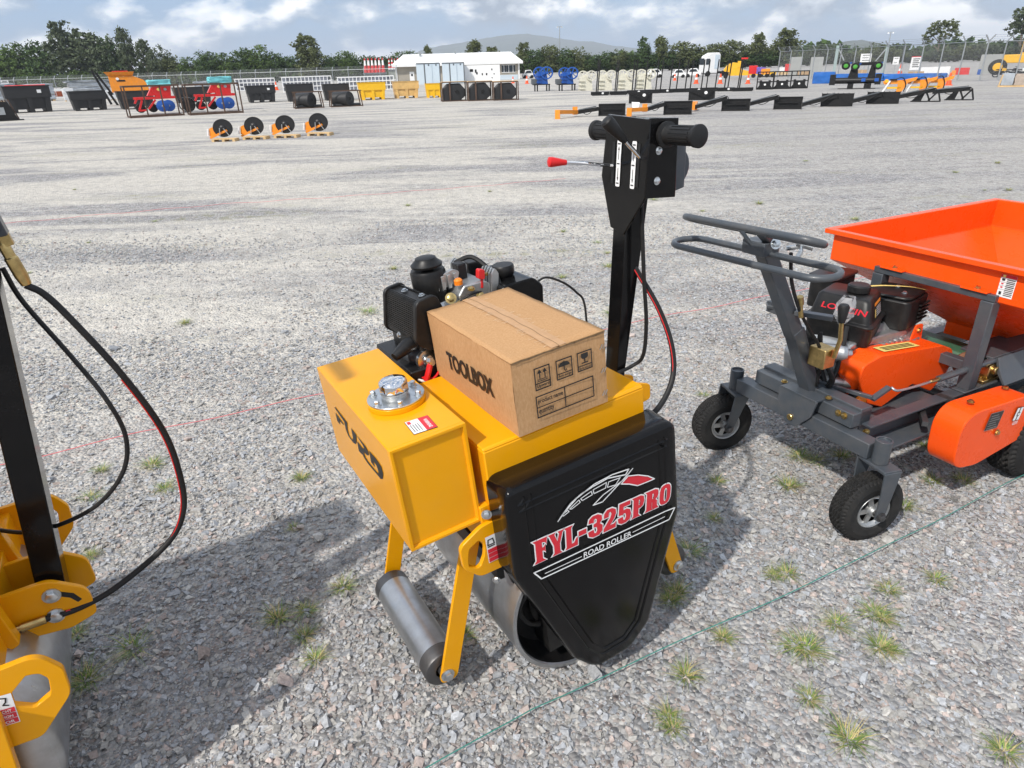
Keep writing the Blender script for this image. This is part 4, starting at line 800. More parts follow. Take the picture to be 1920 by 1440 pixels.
mb = MB(); mb.tube(spline([(.085, .40, 1.24), (.10, .40, 1.16), (.155, .37, 1.03), (.20, .33, .92), (.216, .32, .82), (.19, .32, .73), (.12, .33, .655), (.03, .36, .61), (-.06, .42, .58), (-.14, .5, .57)], 8), .0055, 8); LB('control_cable', M_blkr, mb, 0)
# ================================================================== ORANGE HOPPER MACHINE (metres; x towards the hopper, y to its far side)
hop = empty('hopper_spreader', 'grey wheeled frame with orange hopper, petrol engine and looped steering handle', 'spreader', (1.12, 2.28, 0), math.atan2(.4461, .895))
def HB(name, mats, mb, bev=.0015, parent=None, **k): return mb.build(name, mats, parent or hop, bev, **k)
def wheel(c, ax, rad, wid, big=False):
    """pneumatic wheel: tyre with cut tread, rim with five holes, hub"""
    c, ax = Vector(c), Vector(ax).normalized(); u = ax.cross(Vector((0, 0, 1))).normalized(); w_ = u.cross(ax).normalized() * 1; 
    if w_.z < 0: w_ = -w_
    NA, prof = 150, []
    for k in range(37):
        t = -1 + 2 * k / 36; xx = t * wid / 2; q_ = abs(t)
        r_ = rad - (.0 if q_ < .55 else (q_ - .55) ** 1.8 * rad * 1.05)
        prof.append((xx, r_, q_))
    vs, fs = [], []
    for k, (xx, r_, q_) in enumerate(prof):
        for j in range(NA):
            a = 2 * math.pi * j / NA; rr = r_
            tt = xx / (wid / 2); zig = .055 * (1 if (j % 4) < 2 else -1)
            if q_ < .62:
                if any(abs(tt - g_ - zig) < .07 for g_ in (-.45, -.15, .15, .45)): rr -= rad * .055
            elif q_ < .80 and j % 3 == 0: rr -= rad * .045
            vs.append(c + ax * xx + (u * math.cos(a) + w_ * math.sin(a)) * rr)
    n = len(prof)
    fs = [(i * NA + j, i * NA + (j + 1) % NA, (i + 1) * NA + (j + 1) % NA, (i + 1) * NA + j) for i in range(n - 1) for j in range(NA)]
    mb = MB(); mb.add(vs, fs); ri = rad * .50
    for s_ in (1, -1): mb.lathe([(s_ * wid / 2, prof[0][1]), (s_ * wid * .47, rad * .56), (s_ * wid * .40, ri)], c, ax, 48, cap=False)
    ty = HB('tyre', M_tyre, mb, 0, ang=30)
    mb = MB()
    for s_ in (1, -1):
        mb.lathe([(s_ * wid * .40, ri * 1.03), (s_ * wid * .44, ri), (s_ * wid * .42, ri * .92), (s_ * wid * .30, ri * .80)], c, ax, 40, cap=False)
        mb.lathe([(s_ * wid * .30, ri * .80), (s_ * wid * .32, ri * .74)], c, ax, 40, cap=False)
        for k in range(5):
            a = 2 * math.pi * k / 5; d = u * math.cos(a) + w_ * math.sin(a); mb.bar(c + ax * s_ * wid * .31 + d * ri * .2, c + ax * s_ * wid * .30 + d * ri * .84, ri * .30, .006, up=ax)
        mb.lathe([(s_ * wid * .1, ri * .34), (s_ * wid * .38, ri * .32), (s_ * wid * .52, ri * .24), (s_ * wid * .53, .001)], c, ax, 24, cap=False)
    mb.mat(1); mb.lathe([(-wid * .1, ri), (wid * .1, ri)], c, ax, 30, cap=True)
    HB('rim', [M_alu, M_blk], mb, 0)
for yy, wc, wax in ((.345, (.0, .40, .132), (-.28, -.96)), (-.345, (.0, -.335, .132), (-.22, -.975))):
    mb = MB(); mb.lathe([(.325, .028), (.412, .028), (.412, .022), (.405, .022), (.405, .001)], (.0, yy, 0), (0, 0, 1), 28); HB('swivel_tube', M_grey, mb, .001)
    ax = Vector((*wax, 0)).normalized(); 
    wheel(wc, ax, .132, .092)
    c = Vector(wc); sd_ = -1 if True else 1
    t = Vector((-ax.y, ax.x, 0))
    mb = MB(); top = Vector((0, yy, .318))
    mb.bar(top + ax * -.06, top + ax * .066, .07, .012)
    for s_ in (1, -1):
        p0 = top + ax * (.062 * s_) + Vector((0, 0, .0)); p1 = c + ax * (.062 * s_)
        d = (p1 - p0); w0 = t * .034; w1 = t * .018; th = ax * .004 * s_
        V = [p0 - w0, p0 + w0, p0 + d * .45 + w0 * .8, p1 + w1 - Vector((0, 0, .012)), p1 - w1 - Vector((0, 0, .012)), p0 + d * .45 - w0 * .7]
        mb.add([v for v in V] + [v + th * 2 for v in V], [(0, 1, 2, 3, 4, 5), (11, 10, 9, 8, 7, 6)] + [(i, i + 6, (i + 1) % 6 + 6, (i + 1) % 6) for i in range(6)])
    fk = HB('caster_fork', M_grey, mb, .002)
    mb = MB(); mb.cyl(c - ax * .075, c + ax * .08, .012, 14); mb.hexbolt(c + ax * .072, ax, .013); mb.build('axle_bolt', M_steeld, fk)
mb = MB(); mb.box(-.03, .03, -.315, .315, .326, .386); HB('axle_beam', M_grey, mb, .003)
mb = MB(); mb.box(.0, .10, -.215, .245, .392, .448); mb.box(.04, .10, -.215, .245, .39, .46); HB('cross_member', M_grey, mb, .003)
mb = MB(); mb.prism(rpoly([(-.09, .452), (.085, .452), (.085, .40), (.035, .315), (-.015, .315), (-.075, .385)], [.004, .004, .02, .02, .02, .02]), 'x', -.042, -.033); mb.box(-.042, .02, -.085, .08, .447, .456); HB('pivot_bracket', M_grey, mb, .001)
mb = MB(); mb.lathe([(0, .013), (.006, .013), (.008, .011)], (-.042, .012, .348), (-1, 0, 0), 20); HB('pivot_bolt', M_brass, mb, 0)
for p, d in (((-.0, .10, .452), (0, 0, 1)), ((.02, -.09, .457), (0, 0, 1)), ((.0, -.155, .43), (-1, 0, 0)), ((.0, -.18, .43), (-1, 0, 0)), ((.10, -.21, .35), (-.7, -1, 0))): mb = MB(); mb.hexbolt(p, d, .009); HB('bolt', M_brass, mb, 0)
# steering column and loops
mb = MB(); mb.bar((.045, .012, .44), (-.10, .015, .72), .055, .05, (0, 1, 0)); mb.bar((-.095, .015, .70), (-.30, .02, 1.045), .052, .048, (0, 1, 0)); HB('steering_column', M_grey, mb, .003)
mb = MB(); mb.bar((-.10, .045, .79), (-.16, .10, .80), .05, .012); mb.box(-.16, -.10, .04, .10, .775, .815); mb.bar((-.14, -.01, .80), (-.08, -.12, .80), .03, .016); HB('column_bracket', M_grey, mb, .002)
u_, v_ = Vector((-.06, 1, -.02)).normalized(), Vector((1, .06, .05)).normalized()
mb = MB(); mb.tube(stadium((-.385, .0, 1.032), u_, v_, .315, .062, 10), .0112, 12, closed=True); HB('steering_handle', M_grey, mb, 0)
mb = MB(); mb.tube(stadium((-.40, .0, 1.12), u_, Vector((1, .06, -.32)).normalized(), .262, .045, 10), .0112, 12, closed=True); HB('clutch_handle', M_grey, mb, 0)
mb = MB(); mb.box(-.36, -.29, -.035, .06, 1.03, 1.075); mb.bar((-.34, .03, 1.05), (-.39, .06, 1.12), .035, .012); mb.bar((-.30, -.01, 1.06), (-.38, -.03, 1.115), .03, .02); HB('handle_hinge', M_grey, mb, .003)
mb = MB(); mb.hexbolt((-.33, -.05, 1.075), (-.3, -1, .3), .012); mb.tube([(-.30, -.07, 1.06), (-.27, -.10, 1.07), (-.30, -.125, 1.06), (-.31, -.12, 1.03)], .008, 8); mb.cyl((-.28, -.09, 1.08), (-.25, -.13, 1.07), .012, 10); HB('cable_clamp', M_zinc, mb, 0)
mb = MB(); mb.tube(spline([(-.30, -.09, 1.05), (-.27, -.085, .95), (-.20, -.075, .84), (-.10, -.05, .74), (-.02, -.05, .64), (.02, -.03, .5), (.06, .0, .46)]), .006, 8); mb.tube(spline([(.0, -.06, .60), (.05, -.07, .52), (.10, -.02, .45)]), .009, 8); HB('control_cable', M_blkr, mb, 0)
mb = MB(); mb.lathe([(0, .008), (.05, .008), (.05, .012), (.08, .012)], (-.185, -.075, .81), (-.3, 0, 1), 10); HB('cable_end', M_brass, mb, 0)
mb = MB(); mb.box(-.045, .015, -.09, -.02, .585, .66); HB('gear_bracket', M_brass, mb, .004)
mb = MB(); mb.tube([(-.01, -.10, .63), (.0, -.105, .70), (-.005, -.10, .77), (-.07, -.06, .80)][:3], .008, 8); gl_ = HB('gear_lever', M_brass, mb, 0)
mb = MB(); mb.lathe([(0, .012), (.055, .020), (.065, .015), (.066, .001)], (-.005, -.10, .765), (-.05, 0, 1), 16); mb.build('lever_knob', M_blkr, gl_)
# chassis
for s_ in (-1, 1):
    mb = MB(); y0 = s_ * .2
    mb.box(.06, 1.95, min(y0, y0 + s_ * .004), max(y0, y0 + s_ * .004), .312, .392); mb.box(.06, 1.95, min(y0, y0 + s_ * .05), max(y0, y0 + s_ * .05), .392, .399); mb.box(.06, 1.95, min(y0, y0 + s_ * .09), max(y0, y0 + s_ * .09), .302, .310)
    HB('chassis_rail', M_grey, mb, .001)
    mb = MB(); mb.box(.625, .675, min(y0 + s_ * .002, y0 + s_ * .05), max(y0 + s_ * .002, y0 + s_ * .05), .404, .765); mb.box(.60, .70, min(y0 - s_ * .01, y0 + s_ * .055), max(y0 - s_ * .01, y0 + s_ * .055), .399, .405); HB('hopper_post', M_grey, mb, .003)
    mb = MB(); mb.box(.62, .68, s_ * .17 - .05, s_ * .17 + .05, .793, .799); hb_ = HB('hopper_bracket', M_org, mb, .001)
    mb = MB(); mb.hexbolt((.65, s_ * .17, .799), (0, 0, 1), .010); mb.build('bolt', M_brass, hb_)
mb = MB(); mb.box(.63, .67, -.25, .25, .766, .792); HB('hopper_crossbar', M_grey, mb, .002); mb = MB(); mb.box(.64, .68, -.198, .198, .47, .51); HB('lower_crossbar', M_grey, mb, .002)
mb = MB(); mb.box(.10, .60, -.15, .15, .33, .345); HB('engine_plate', M_grey, mb, .002)
mb = MB(); mb.box(.84, .98, -.12, .19, .40, .455); HB('gearbox', M_green, mb, .01)
# hopper: rim, upright sides, sloping funnel
HR = [(.62, -.52), (1.92, -.52), (1.92, .52), (.62, .52)]
def loop(rc, z): return [(x, y, z) for x, y in rc]
rin = lambda d: [(.62 + d, -.52 + d), (1.92 - d, -.52 + d), (1.92 - d, .52 - d), (.62 + d, .52 - d)]
bot = [(1.05, -.13), (1.50, -.13), (1.50, .13), (1.05, .13)]
mb = MB(); L_ = [loop(rin(.0), .905), loop(rin(.0), .885), loop(rin(.03), .883), loop(rin(.03), .765), loop(bot, .50), loop(bot, .44)]
vs = [p for l_ in L_ for p in l_]; fs = [(i * 4 + j, i * 4 + (j + 1) % 4, (i + 1) * 4 + (j + 1) % 4, (i + 1) * 4 + j) for i in range(len(L_) - 1) for j in range(4)]
n0_ = len(vs); L2 = [loop(rin(.0), .905), loop(rin(.034), .905), loop(rin(.034), .770), loop([(1.055, -.125), (1.495, -.125), (1.495, .125), (1.055, .125)], .505), loop([(1.055, -.125), (1.495, -.125), (1.495, .125), (1.055, .125)], .44)]
vs += [p for l_ in L2 for p in l_]; fs += [(n0_ + i * 4 + j, n0_ + (i + 1) * 4 + j, n0_ + (i + 1) * 4 + (j + 1) % 4, n0_ + i * 4 + (j + 1) % 4) for i in range(len(L2) - 1) for j in range(4)]
fs.append((n0_ + 16, n0_ + 17, n0_ + 18, n0_ + 19))
mb.add(vs, fs); hopper = HB('hopper', M_org, mb, .003)
mb = MB(); wr = random.Random(5)
for j in range(4):                                # welded seams up the inside corners and round the funnel
    for A_, B_ in ((L2[1][j], L2[2][j]), (L2[2][j], L2[3][j]), (L2[2][j], L2[2][(j + 1) % 4])):
        a_, b_ = Vector(A_), Vector(B_); k = int((b_ - a_).length / .012) + 2; mb.tube([a_.lerp(b_, i / k) for i in range(k + 1)], [.0022 + .0014 * wr.random() for i in range(k + 1)], 6)
mb.build('weld_bead', M_org, hopper)
xs = .6485; q = [Vector((xs, -.238, .788)), Vector((xs, -.292, .788)), Vector((xs, -.292, .872)), Vector((xs, -.238, .872))]; dx = lambda h: Vector((-h, 0, 0))
mb = MB(); quad_on(mb, q, 0, 1, 0, 1, dx(0)); mb.mat(1); quad_on(mb, q, 0, 1, .86, 1, dx(.001)); mb.mat(3); quad_on(mb, q, .12, .3, .88, .98, dx(.002)); mb.mat(2)
for k in range(10): quad_on(mb, q, .42, .95, .08 + .077 * k, .115 + .077 * k, dx(.001))
for k in (.33, .5, .66): quad_on(mb, q, 0, 1, k, k + .008, dx(.0015))
quad_on(mb, q, .1, .3, .72, .82, dx(.001)); quad_on(mb, q, .12, .28, .1, .24, dx(.001)); mb.mat(1); quad_on(mb, q, .12, .26, .4, .46, dx(.001)); quad_on(mb, q, .12, .26, .56, .62, dx(.001))
mb.build('warning_sticker', [M_white, M_redpr, M_blkpr, M_ylab], hopper, smooth=False)
# deflector under the hopper
mb = MB(); mb.prism(rpoly([(-.23, .50), (-.25, .44), (-.28, .40), (-.29, .40), (-.26, .45), (-.24, .505)], .0), 'x', .80, 1.9); mb.box(.78, 1.9, -.23, -.10, .495, .505); HB('deflector', M_grey, mb, .002)
# upper belt guard
BG = rpoly([(.235, .385), (.158, .50), (.16, .56), (.26, .582), (.64, .545), (.725, .51), (.735, .42), (.64, .338), (.50, .405), (.33, .345)], [.01, .05, .05, .07, .05, .05, .06, .02, .02, .01], 7)
mb = MB(); mb.prism(BG, 'y', -.105, -.005); bg_ = HB('belt_guard', M_org, mb, .004)
mb = MB(); mb.prism(rpoly([(.555, .54), (.63, .54), (.62, .615), (.575, .615)], [0, 0, .012, .012]), 'y', -.02, -.014); mb.build('guard_tab', M_org, bg_, .001)
mb = MB(); mb.hexbolt((.597, -.02, .59), (0, -1, 0), .008); mb.build('bolt', M_brass, bg_)
mb = MB(); V = [Vector((.30, -.085, .581)), Vector((.52, -.085, .560)), Vector((.52, -.035, .560)), Vector((.30, -.035, .581))]; quad_on(mb, V, 0, 1, 0, 1, zq(.0015)); mb.mat(1)
for k in range(3): quad_on(mb, V, .1, .92, .2 + .22 * k, .32 + .22 * k, zq(.0022))
mb.build('instruction_label', [M_ylab, M_blkpr], bg_, smooth=False)
# engine
tk_ = [(.255, -.045), (.475, .06), (.40, .285), (.20, .215)]
mb = MB()
a_ = rpoly(tk_, .03, 4); ce = Vector((.335, .125)); sc2 = lambda pl, k: [tuple(ce + (Vector(p) - ce) * k) for p in pl]
n = len(a_); rr_ = [[(x, y, z) for x, y in sc2(a_, k)] for k, z in ((.96, .585), (1.0, .655), (1.05, .662), (1.05, .668), (.93, .674), (.80, .752), (.72, .762))]
vs = [p for l_ in rr_ for p in l_]; mb.add(vs, [tuple(range(n))[::-1], tuple(range(6 * n, 7 * n))] + [(i * n + j, i * n + (j + 1) % n, (i + 1) * n + (j + 1) % n, (i + 1) * n + j) for i in range(6) for j in range(n)])
ft = HB('fuel_tank', M_blk, mb, .002, ang=50)
mb = MB(); mb.lathe([(0, .036), (.008, .042), (.03, .042), (.036, .036), (.037, .001)], (.34, .10, .760), (0, 0, 1), 24); mb.build('fuel_cap', M_blk, ft)
# lettering and label lie on the sloping face between the two near corners
p0, p1 = Vector((*sc2(a_, .93)[4], 0)), Vector((*sc2(a_, .93)[-6], 0))
E0 = [Vector((*(ce + (Vector(tk_[3]) - ce) * .93), .676)), Vector((*(ce + (Vector(tk_[0]) - ce) * .93), .676)), Vector((*(ce + (Vector(tk_[0]) - ce) * .80), .752)), Vector((*(ce + (Vector(tk_[3]) - ce) * .80), .752))]
E1 = [E0[1], Vector((*(ce + (Vector(tk_[1]) - ce) * .93), .676)), Vector((*(ce + (Vector(tk_[1]) - ce) * .80), .752)), E0[2]]
def on_face(E, u, v): return (E[0] * (1 - u) + E[1] * u) * (1 - v) + (E[3] * (1 - u) + E[2] * u) * v
nf = lambda E: (E[1] - E[0]).cross(E[3] - E[0]).normalized() * .0015
mb = MB(); o_ = on_face(E0, .16, .38) + nf(E0); text_on(mb, 'LONCIN', o_, (E0[1] - E0[0]) * .72, (E0[3] - E0[0]) * .30, 0, .02); mb.build('lettering', M_redpr, ft, smooth=False)
mb = MB(); Q = [on_face(E1, *p) + nf(E1) for p in ((.30, .12), (.80, .12), (.80, .88), (.30, .88))]
quad_on(mb, Q, 0, 1, .78, 1, zq(0)); mb.mat(1); quad_on(mb, Q, .0, .16, .05, .6, nf(E1)); mb.mat(2)
for k in range(5): quad_on(mb, Q, .24, .95, .05 + .14 * k, .10 + .14 * k, nf(E1))
mb.build('warning_label', [M_olab, M_ylab, M_white], ft, smooth=False)
mb = MB(); ribbon(mb, spline([(.37, .09, .785), (.42, .05, .79), (.50, .0, .785), (.545, -.03, .775)], 4), .03, (0, .2, 1)); o_ = mb.build('hang_tag', M_ylab, hop, smooth=False)
M_bag = pbr('clear_plastic_bag', (.8, .8, .82), .12); _b = M_bag.node_tree.nodes['Principled BSDF']; _b.inputs['Alpha'].default_value = .32
mb = MB(); r_ = random.Random(4)
vs = []; 
for i in range(7):
    for j in range(10):
        a = 6.283 * j / 10; w_ = .012 + .026 * math.sin(math.pi * (i + .6) / 7.4); vs.append(Vector((.235 + math.cos(a) * w_ + r_.uniform(-.006, .006) + .01 * i / 6, .07 + math.sin(a) * w_ + r_.uniform(-.006, .006), .66 + .11 * i / 6)))
mb.add(vs, [(i * 10 + j, i * 10 + (j + 1) % 10, (i + 1) * 10 + (j + 1) % 10, (i + 1) * 10 + j) for i in range(6) for j in range(10)]); HB('plastic_bag', M_bag, mb, 0, smooth=False)
mb = MB(); mb.prism(rpoly([(.50, -.02), (.70, .03), (.65, .21), (.45, .16)], .03), 'z', .60, .72); mb.prism(rpoly([(.51, -.01), (.69, .035), (.645, .20), (.46, .155)], .04), 'z', .72, .735); acl = HB('air_cleaner', M_blk, mb, .006)
mb = MB()
for k in range(5): mb.bar((.60, -.002, .625 + .016 * k), (.69, .020, .625 + .016 * k), .008, .005, (0, 0, 1))
mb.build('louvre', M_blkr, acl)
for p in ((.56, .05, .735), (.62, .12, .735)): mb = MB(); mb.hexbolt(p, (0, 0, 1), .008); mb.build('bolt', M_zinc, acl)
mb = MB(); mb.prism(rpoly([(.42, .26), (.60, .30), (.57, .42), (.39, .38)], .03), 'z', .62, .75); mb.prism(rpoly([(.41, .25), (.61, .295), (.575, .43), (.38, .385)], .03), 'z', .752, .765); HB('muffler_guard', M_blk, mb, .006)
mb = MB(); mb.prism(rpoly([(.18, .35), (.60, .35), (.62, .52), (.55, .60), (.22, .60), (.16, .50)], .05), 'y', .0, .26); mb.cyl((.30, -.01, .45), (.30, .02, .45), .07, 24); HB('crankcase', M_alu, mb, .006)
mb = MB()
for k in range(9): mb.bar((.40 + .022 * k, -.015, .535 + .003 * k), (.44 + .022 * k, .05, .615), .006, .07, (1, 0, 0))
for k in range(6): mb.box(.36 + .03 * k, .375 + .03 * k, -.02, .0, .52, .57)
HB('cooling_fin', M_alu, mb, 0)
mb = MB(); mb.lathe([(0, .030), (.008, .036), (.09, .036), (.095, .022), (.11, .018), (.115, .001)], (.13, .06, .565), (.75, -.66, 0), 24); mb.lathe([(0, .02), (.09, .02), (.10, .012)], (.14, .02, .455), (.75, -.66, 0), 16); HB('starter_motor', M_alu, mb, 0, ang=40)
mb = MB(); mb.lathe([(0, .03), (.03, .03), (.035, .02)], (.185, -.08, .42), (-.4, -1, 0), 20); HB('drive_hub', M_blk, mb, 0)
mb = MB(); mb.lathe([(0, .020), (.012, .020), (.014, .016)], (.172, -.112, .42), (-.4, -1, 0), 20); mb.box(.155, .19, -.128, -.12, .415, .425); HB('oil_cap', M_orgcap, mb, 0)
mb = MB()
for i in range(9): mb.tube(spline([(.10 + .02 * r_.random(), .06 + .1 * r_.random(), .60 + .05 * r_.random()), (.08 + .05 * r_.random(), -.02 + .1 * r_.random(), .50), (.09 + .05 * r_.random(), -.04 + .1 * r_.random(), .42), (.12 + .04 * r_.random(), .0 + .1 * r_.random(), .36)]), .005 + .003 * r_.random(), 6)
mb.tube(spline([(.215, .03, .665), (.17, .0, .56), (.13, -.01, .46), (.11, .0, .38)]), .009, 8); HB('wiring', M_blkr, mb, 0)
mb = MB(); mb.tube(spline([(.09, -.03, .42), (.12, -.05, .40), (.15, -.04, .40)]), .007, 6); HB('green_connector', pbr('green_plastic', (.05, .45, .10), .4), mb, 0)
# rods
mb = MB(); mb.bar((.075, .05, .465), (.155, -.17, .46), .014, .014); mb.bar((.155, -.17, .452), (.235, -.175, .485), .022, .012); HB('shift_link', M_grey, mb, .001)
mb = MB(); mb.tube(spline([(.235, -.182, .488), (.25, -.20, .478), (.33, -.21, .478), (.44, -.215, .480)]), .005, 8); mb.mat(1); mb.cyl((.42, -.214, .48), (.47, -.216, .481), .008, 10); mb.mat(0); HB('shift_rod', [M_steel, M_brass], mb, 0)
mb = MB(); mb.cyl((.465, -.216, .481), (1.5, -.24, .50), .013, 14); HB('rod_sleeve', M_grey, mb, 0)
# pillow block bearing on the rail
mb = MB(); mb.box(.74, .86, -.24, -.19, .399, .415); mb.prism(rpoly([(.765, .41), (.835, .41), (.825, .475), (.775, .475)], .02), 'y', -.235, -.20); mb.cyl((.80, -.25, .45), (.80, -.1, .45), .018, 16); pb_ = HB('bearing_block', M_brass, mb, .003)
for x in (.75, .85): mb = MB(); mb.hexbolt((x, -.215, .415), (0, 0, 1), .009); mb.build('bolt', M_brass, pb_)
mb = MB(); mb.lathe([(0, .03), (.02, .05), (.05, .05), (.07, .03)], (.76, -.18, .45), (0, 1, 0), 18); HB('rusty_sprocket', pbr('rust', (.16, .075, .04), .8, var=.4, vs=40), mb, 0)
# lower chain guard and the drive wheels
LG = rpoly([(.40, .195), (.33, .28), (.345, .42), (.50, .462), (.80, .405), (.90, .30), (.86, .225), (.70, .215)], [.10, .10, .10, .08, .1, .1, .1, .1], 7)
LG = rpoly([(.345, .215), (.32, .445), (.78, .425), (.84, .235), (.50, .19)], [.10, .12, .10, .10, .2], 9)
mb = MB(); mb.prism(LG, 'y', -.41, -.305); lg_ = HB('chain_guard', M_org, mb, .004)
yf = -.4145; q = [Vector((.475, yf, .345)), Vector((.56, yf, .338)), Vector((.575, yf, .408)), Vector((.49, yf, .415))]
mb = MB(); quad_on(mb, q, 0, 1, 0, 1, dy(0)); mb.mat(1); quad_on(mb, q, .03, .97, .03, .97, dy(.0006)); mb.mat(0)
for k in range(6): quad_on(mb, q, .1, .9 - .12 * (k % 3), .1 + .14 * k, .135 + .14 * k, dy(.0012))
mb.build('rating_plate', [M_steel, M_blkpr], lg_, smooth=False)
q = [Vector((.655, yf, .338)), Vector((.700, yf, .333)), Vector((.712, yf, .388)), Vector((.667, yf, .393))]
mb = MB(); mb.mat(1); quad_on(mb, q, 0, 1, 0, 1, dy(0)); mb.mat(0)
quad_on(mb, q, .04, .42, .04, .96, dy(.0007)); quad_on(mb, q, .58, .96, .04, .96, dy(.0007)); mb.mat(1); quad_on(mb, q, .30, .70, .36, .64, dy(.0014)); mb.mat(0); quad_on(mb, q, .38, .62, .42, .58, dy(.002))
text_on(mb, 'GIYI', q[0] + Vector((.006, -.001, -.018)), (.034, 0, -.003), (.002, 0, .014), 0, .02)
mb.build('emblem', [M_white, M_blkpr], lg_, smooth=False)
for p, d in (((.57, yf, .315), (0, -1, 0)), ((.44, -.36, .452), (0, 0, 1)), ((.70, -.34, .436), (0, 0, 1))): mb = MB(); mb.hexbolt(p, d, .009); mb.build('bolt', M_brass, lg_)
for s_ in (-1, 1): wheel((.94, s_ * .36, .20), (0, s_, 0), .20, .14)
mb = MB(); mb.cyl((.94, -.4, .2), (.94, .4, .2), .02, 14); mb.bar((.30, -.30, .37), (.42, -.2, .37), .02, .02); mb.box(.5, .53, -.30, -.2, .36, .4); HB('drive_axle', M_steeld, mb, 0)
# ================================================================== BACKGROUND (sizes below are photo pixels turned to metres at each thing's own spot)
M_rust = pbr('rusty_steel', (.085, .052, .036), .8, var=.4, vs=3)
M_poly = pbr('black_polyethylene', (.018, .018, .019), .5, var=.2, vs=1)
M_film = pbr('silver_wrap', (.42, .45, .48), .25, metal=.2, var=.25, vs=2, bump=.5, bs=6)
M_wfilm = pbr('white_wrap', (.66, .67, .68), .4, var=.1, vs=2)
M_teal = pbr('teal_cloth', (.16, .52, .56), .6, var=.15, vs=3)
M_blue = pbr('blue_paint', (.012, .085, .36), .4, var=.15, vs=2)
M_blued = pbr('blue_tarp', (.015, .12, .42), .45, var=.25, vs=1.5, bump=.3, bs=4)
M_pine = pbr('pine_wood', (.58, .40, .20), .75, var=.2, vs=4)
M_cream = pbr('cream_paint', (.62, .60, .50), .5, var=.06)
M_whitep = pbr('white_paint', (.78, .78, .77), .45, var=.04)
M_cone = pbr('cone_orange', (.80, .10, .02), .5)
M_dirtw = pbr('tan_wrap', (.62, .40, .15), .5, var=.2, vs=3)
M_galv = pbr('galvanised_steel', (.36, .38, .39), .5, metal=.5, var=.1)
M_glass = pbr('dark_glass', (.03, .04, .05), .1)
M_lblue = pbr('pale_blue_panel', (.52, .60, .66), .5, var=.03)
M_dgrey = pbr('dark_grey_trim', (.10, .11, .12), .5)
M_wall = pbr('beige_wall', (.34, .31, .26), .85, var=.08, vs=1)
M_roofw = pbr('white_metal_roof', (.82, .82, .80), .5)
M_greenw = pbr('green_wheel', (.06, .30, .03), .5)
M_yelb = pbr('yellow_plastic_bin', (.80, .46, .01), .45, var=.05)
M_conc = pbr('grey_board', (.34, .35, .34), .85, var=.08, vs=1)
M_purple = pbr('purple_tarp', (.14, .10, .42), .6, var=.2)
M_brick = pbr('red_brick_panel', (.28, .07, .03), .8, var=.2)
M_carton = pbr('far_carton', (.42, .27, .14), .85, var=.1)
def far(name, label, cat, px, py, group=None, yaw=0.0):
    p = G(px, py); r_ = empty(name, label, cat, p, -math.atan2(p.x, p.y) + yaw, group); r_['_s'] = mpp(p); return r_
CZ = .905                                        # upright things look 1/CZ taller in the tilted view
def FB(root): s = root['_s']; return MB((s, s, s * CZ))
def part(root, name, mats, mb, bev=0, **k): return mb.build(name, mats, root, bev, **k)
# ---- tubs and bins
def tub(x0, x1, yt, yb, mat, label, group, lid=None, sticker=False, yaw=.10):
    r_ = far('poly_bin', label, 'bin', (x0 + x1) / 2, yb, group, yaw); w, h = (x1 - x0), (yb - yt); d = w * .8; a = w / 2
    b = a * .86
    mb = FB(r_); pr = [(-a, h), (-a * .98, h * .86), (-b, 0), (-b * .72, 0), (-b * .70, h * .13), (-b * .12, h * .13), (-b * .10, 0), (b * .10, 0), (b * .12, h * .13), (b * .70, h * .13), (b * .72, 0), (b, 0), (a * .98, h * .86), (a, h)]
    mb.prism(pr, 'y', 0, d); part(r_, 'tub', mat, mb)
    mb = FB(r_)
    for s_ in (-1, 0, 1): mb.frust((s_ * b * .84 - b * .13, s_ * b * .84 + b * .13, -h * .06, 0), h * .0, (s_ * a * .80 - b * .12, s_ * a * .80 + b * .12, -h * .05, 0), h * .55)
    mb.box(-a * 1.0, a * 1.0, -h * .06, 0, h * .55, h * .97)
    part(r_, 'front_rib', mat, mb)
    mb = FB(r_); mb.box(-a * 1.02, a * 1.02, -h * .08, d * 1.02, h * .96, h); part(r_, 'rim', mat, mb)
    if lid: mb = FB(r_); mb.lathe([(-a * .86, h * .05), (a * .86, h * .05)], (0, h * .02, h * .98), (1, 0, 0), 10); part(r_, 'rolled_cover', lid, mb)
    if sticker: mb = FB(r_); mb.box(a * .42, a * .6, -h * .075, -h * .06, h * .72, h * .84); part(r_, 'sticker', M_white, mb)
    return r_
def lump(root, name, mat, x0, x1, y0, y1, z0, z1, seed, n=6, amp=.06):
    r = random.Random(seed); mb = FB(root); hx, hy, hz = (x1 - x0) / 2, (y1 - y0) / 2, (z1 - z0) / 2; c = Vector((x0 + hx, y0 + hy, z0 + hz)); vs, fs = [], []; idx = {}
    def vid(p):
        if p not in idx:
            q = Vector(p) * (2 / n); q = q * (1 - .07 * max(0, q.length - 1)); idx[p] = len(vs); j = amp
            vs.append((c.x + hx * (q.x + r.uniform(-j, j)), c.y + hy * (q.y + r.uniform(-j, j)), c.z + hz * (q.z + r.uniform(-j, j) * (0 if p[2] == -n // 2 else 1))))
        return idx[p]
    h = n // 2
    for ax in range(3):
        for s_ in (-h, h):
            for i in range(-h, h):
                for j in range(-h, h):
                    def P(a, b): l_ = [a, b]; l_.insert(ax, s_); return tuple(l_)
                    fs.append((vid(P(i, j)), vid(P(i + 1, j)), vid(P(i + 1, j + 1)), vid(P(i, j + 1))))
    mb.add(vs, fs); return part(root, name, mat, mb, ang=60)
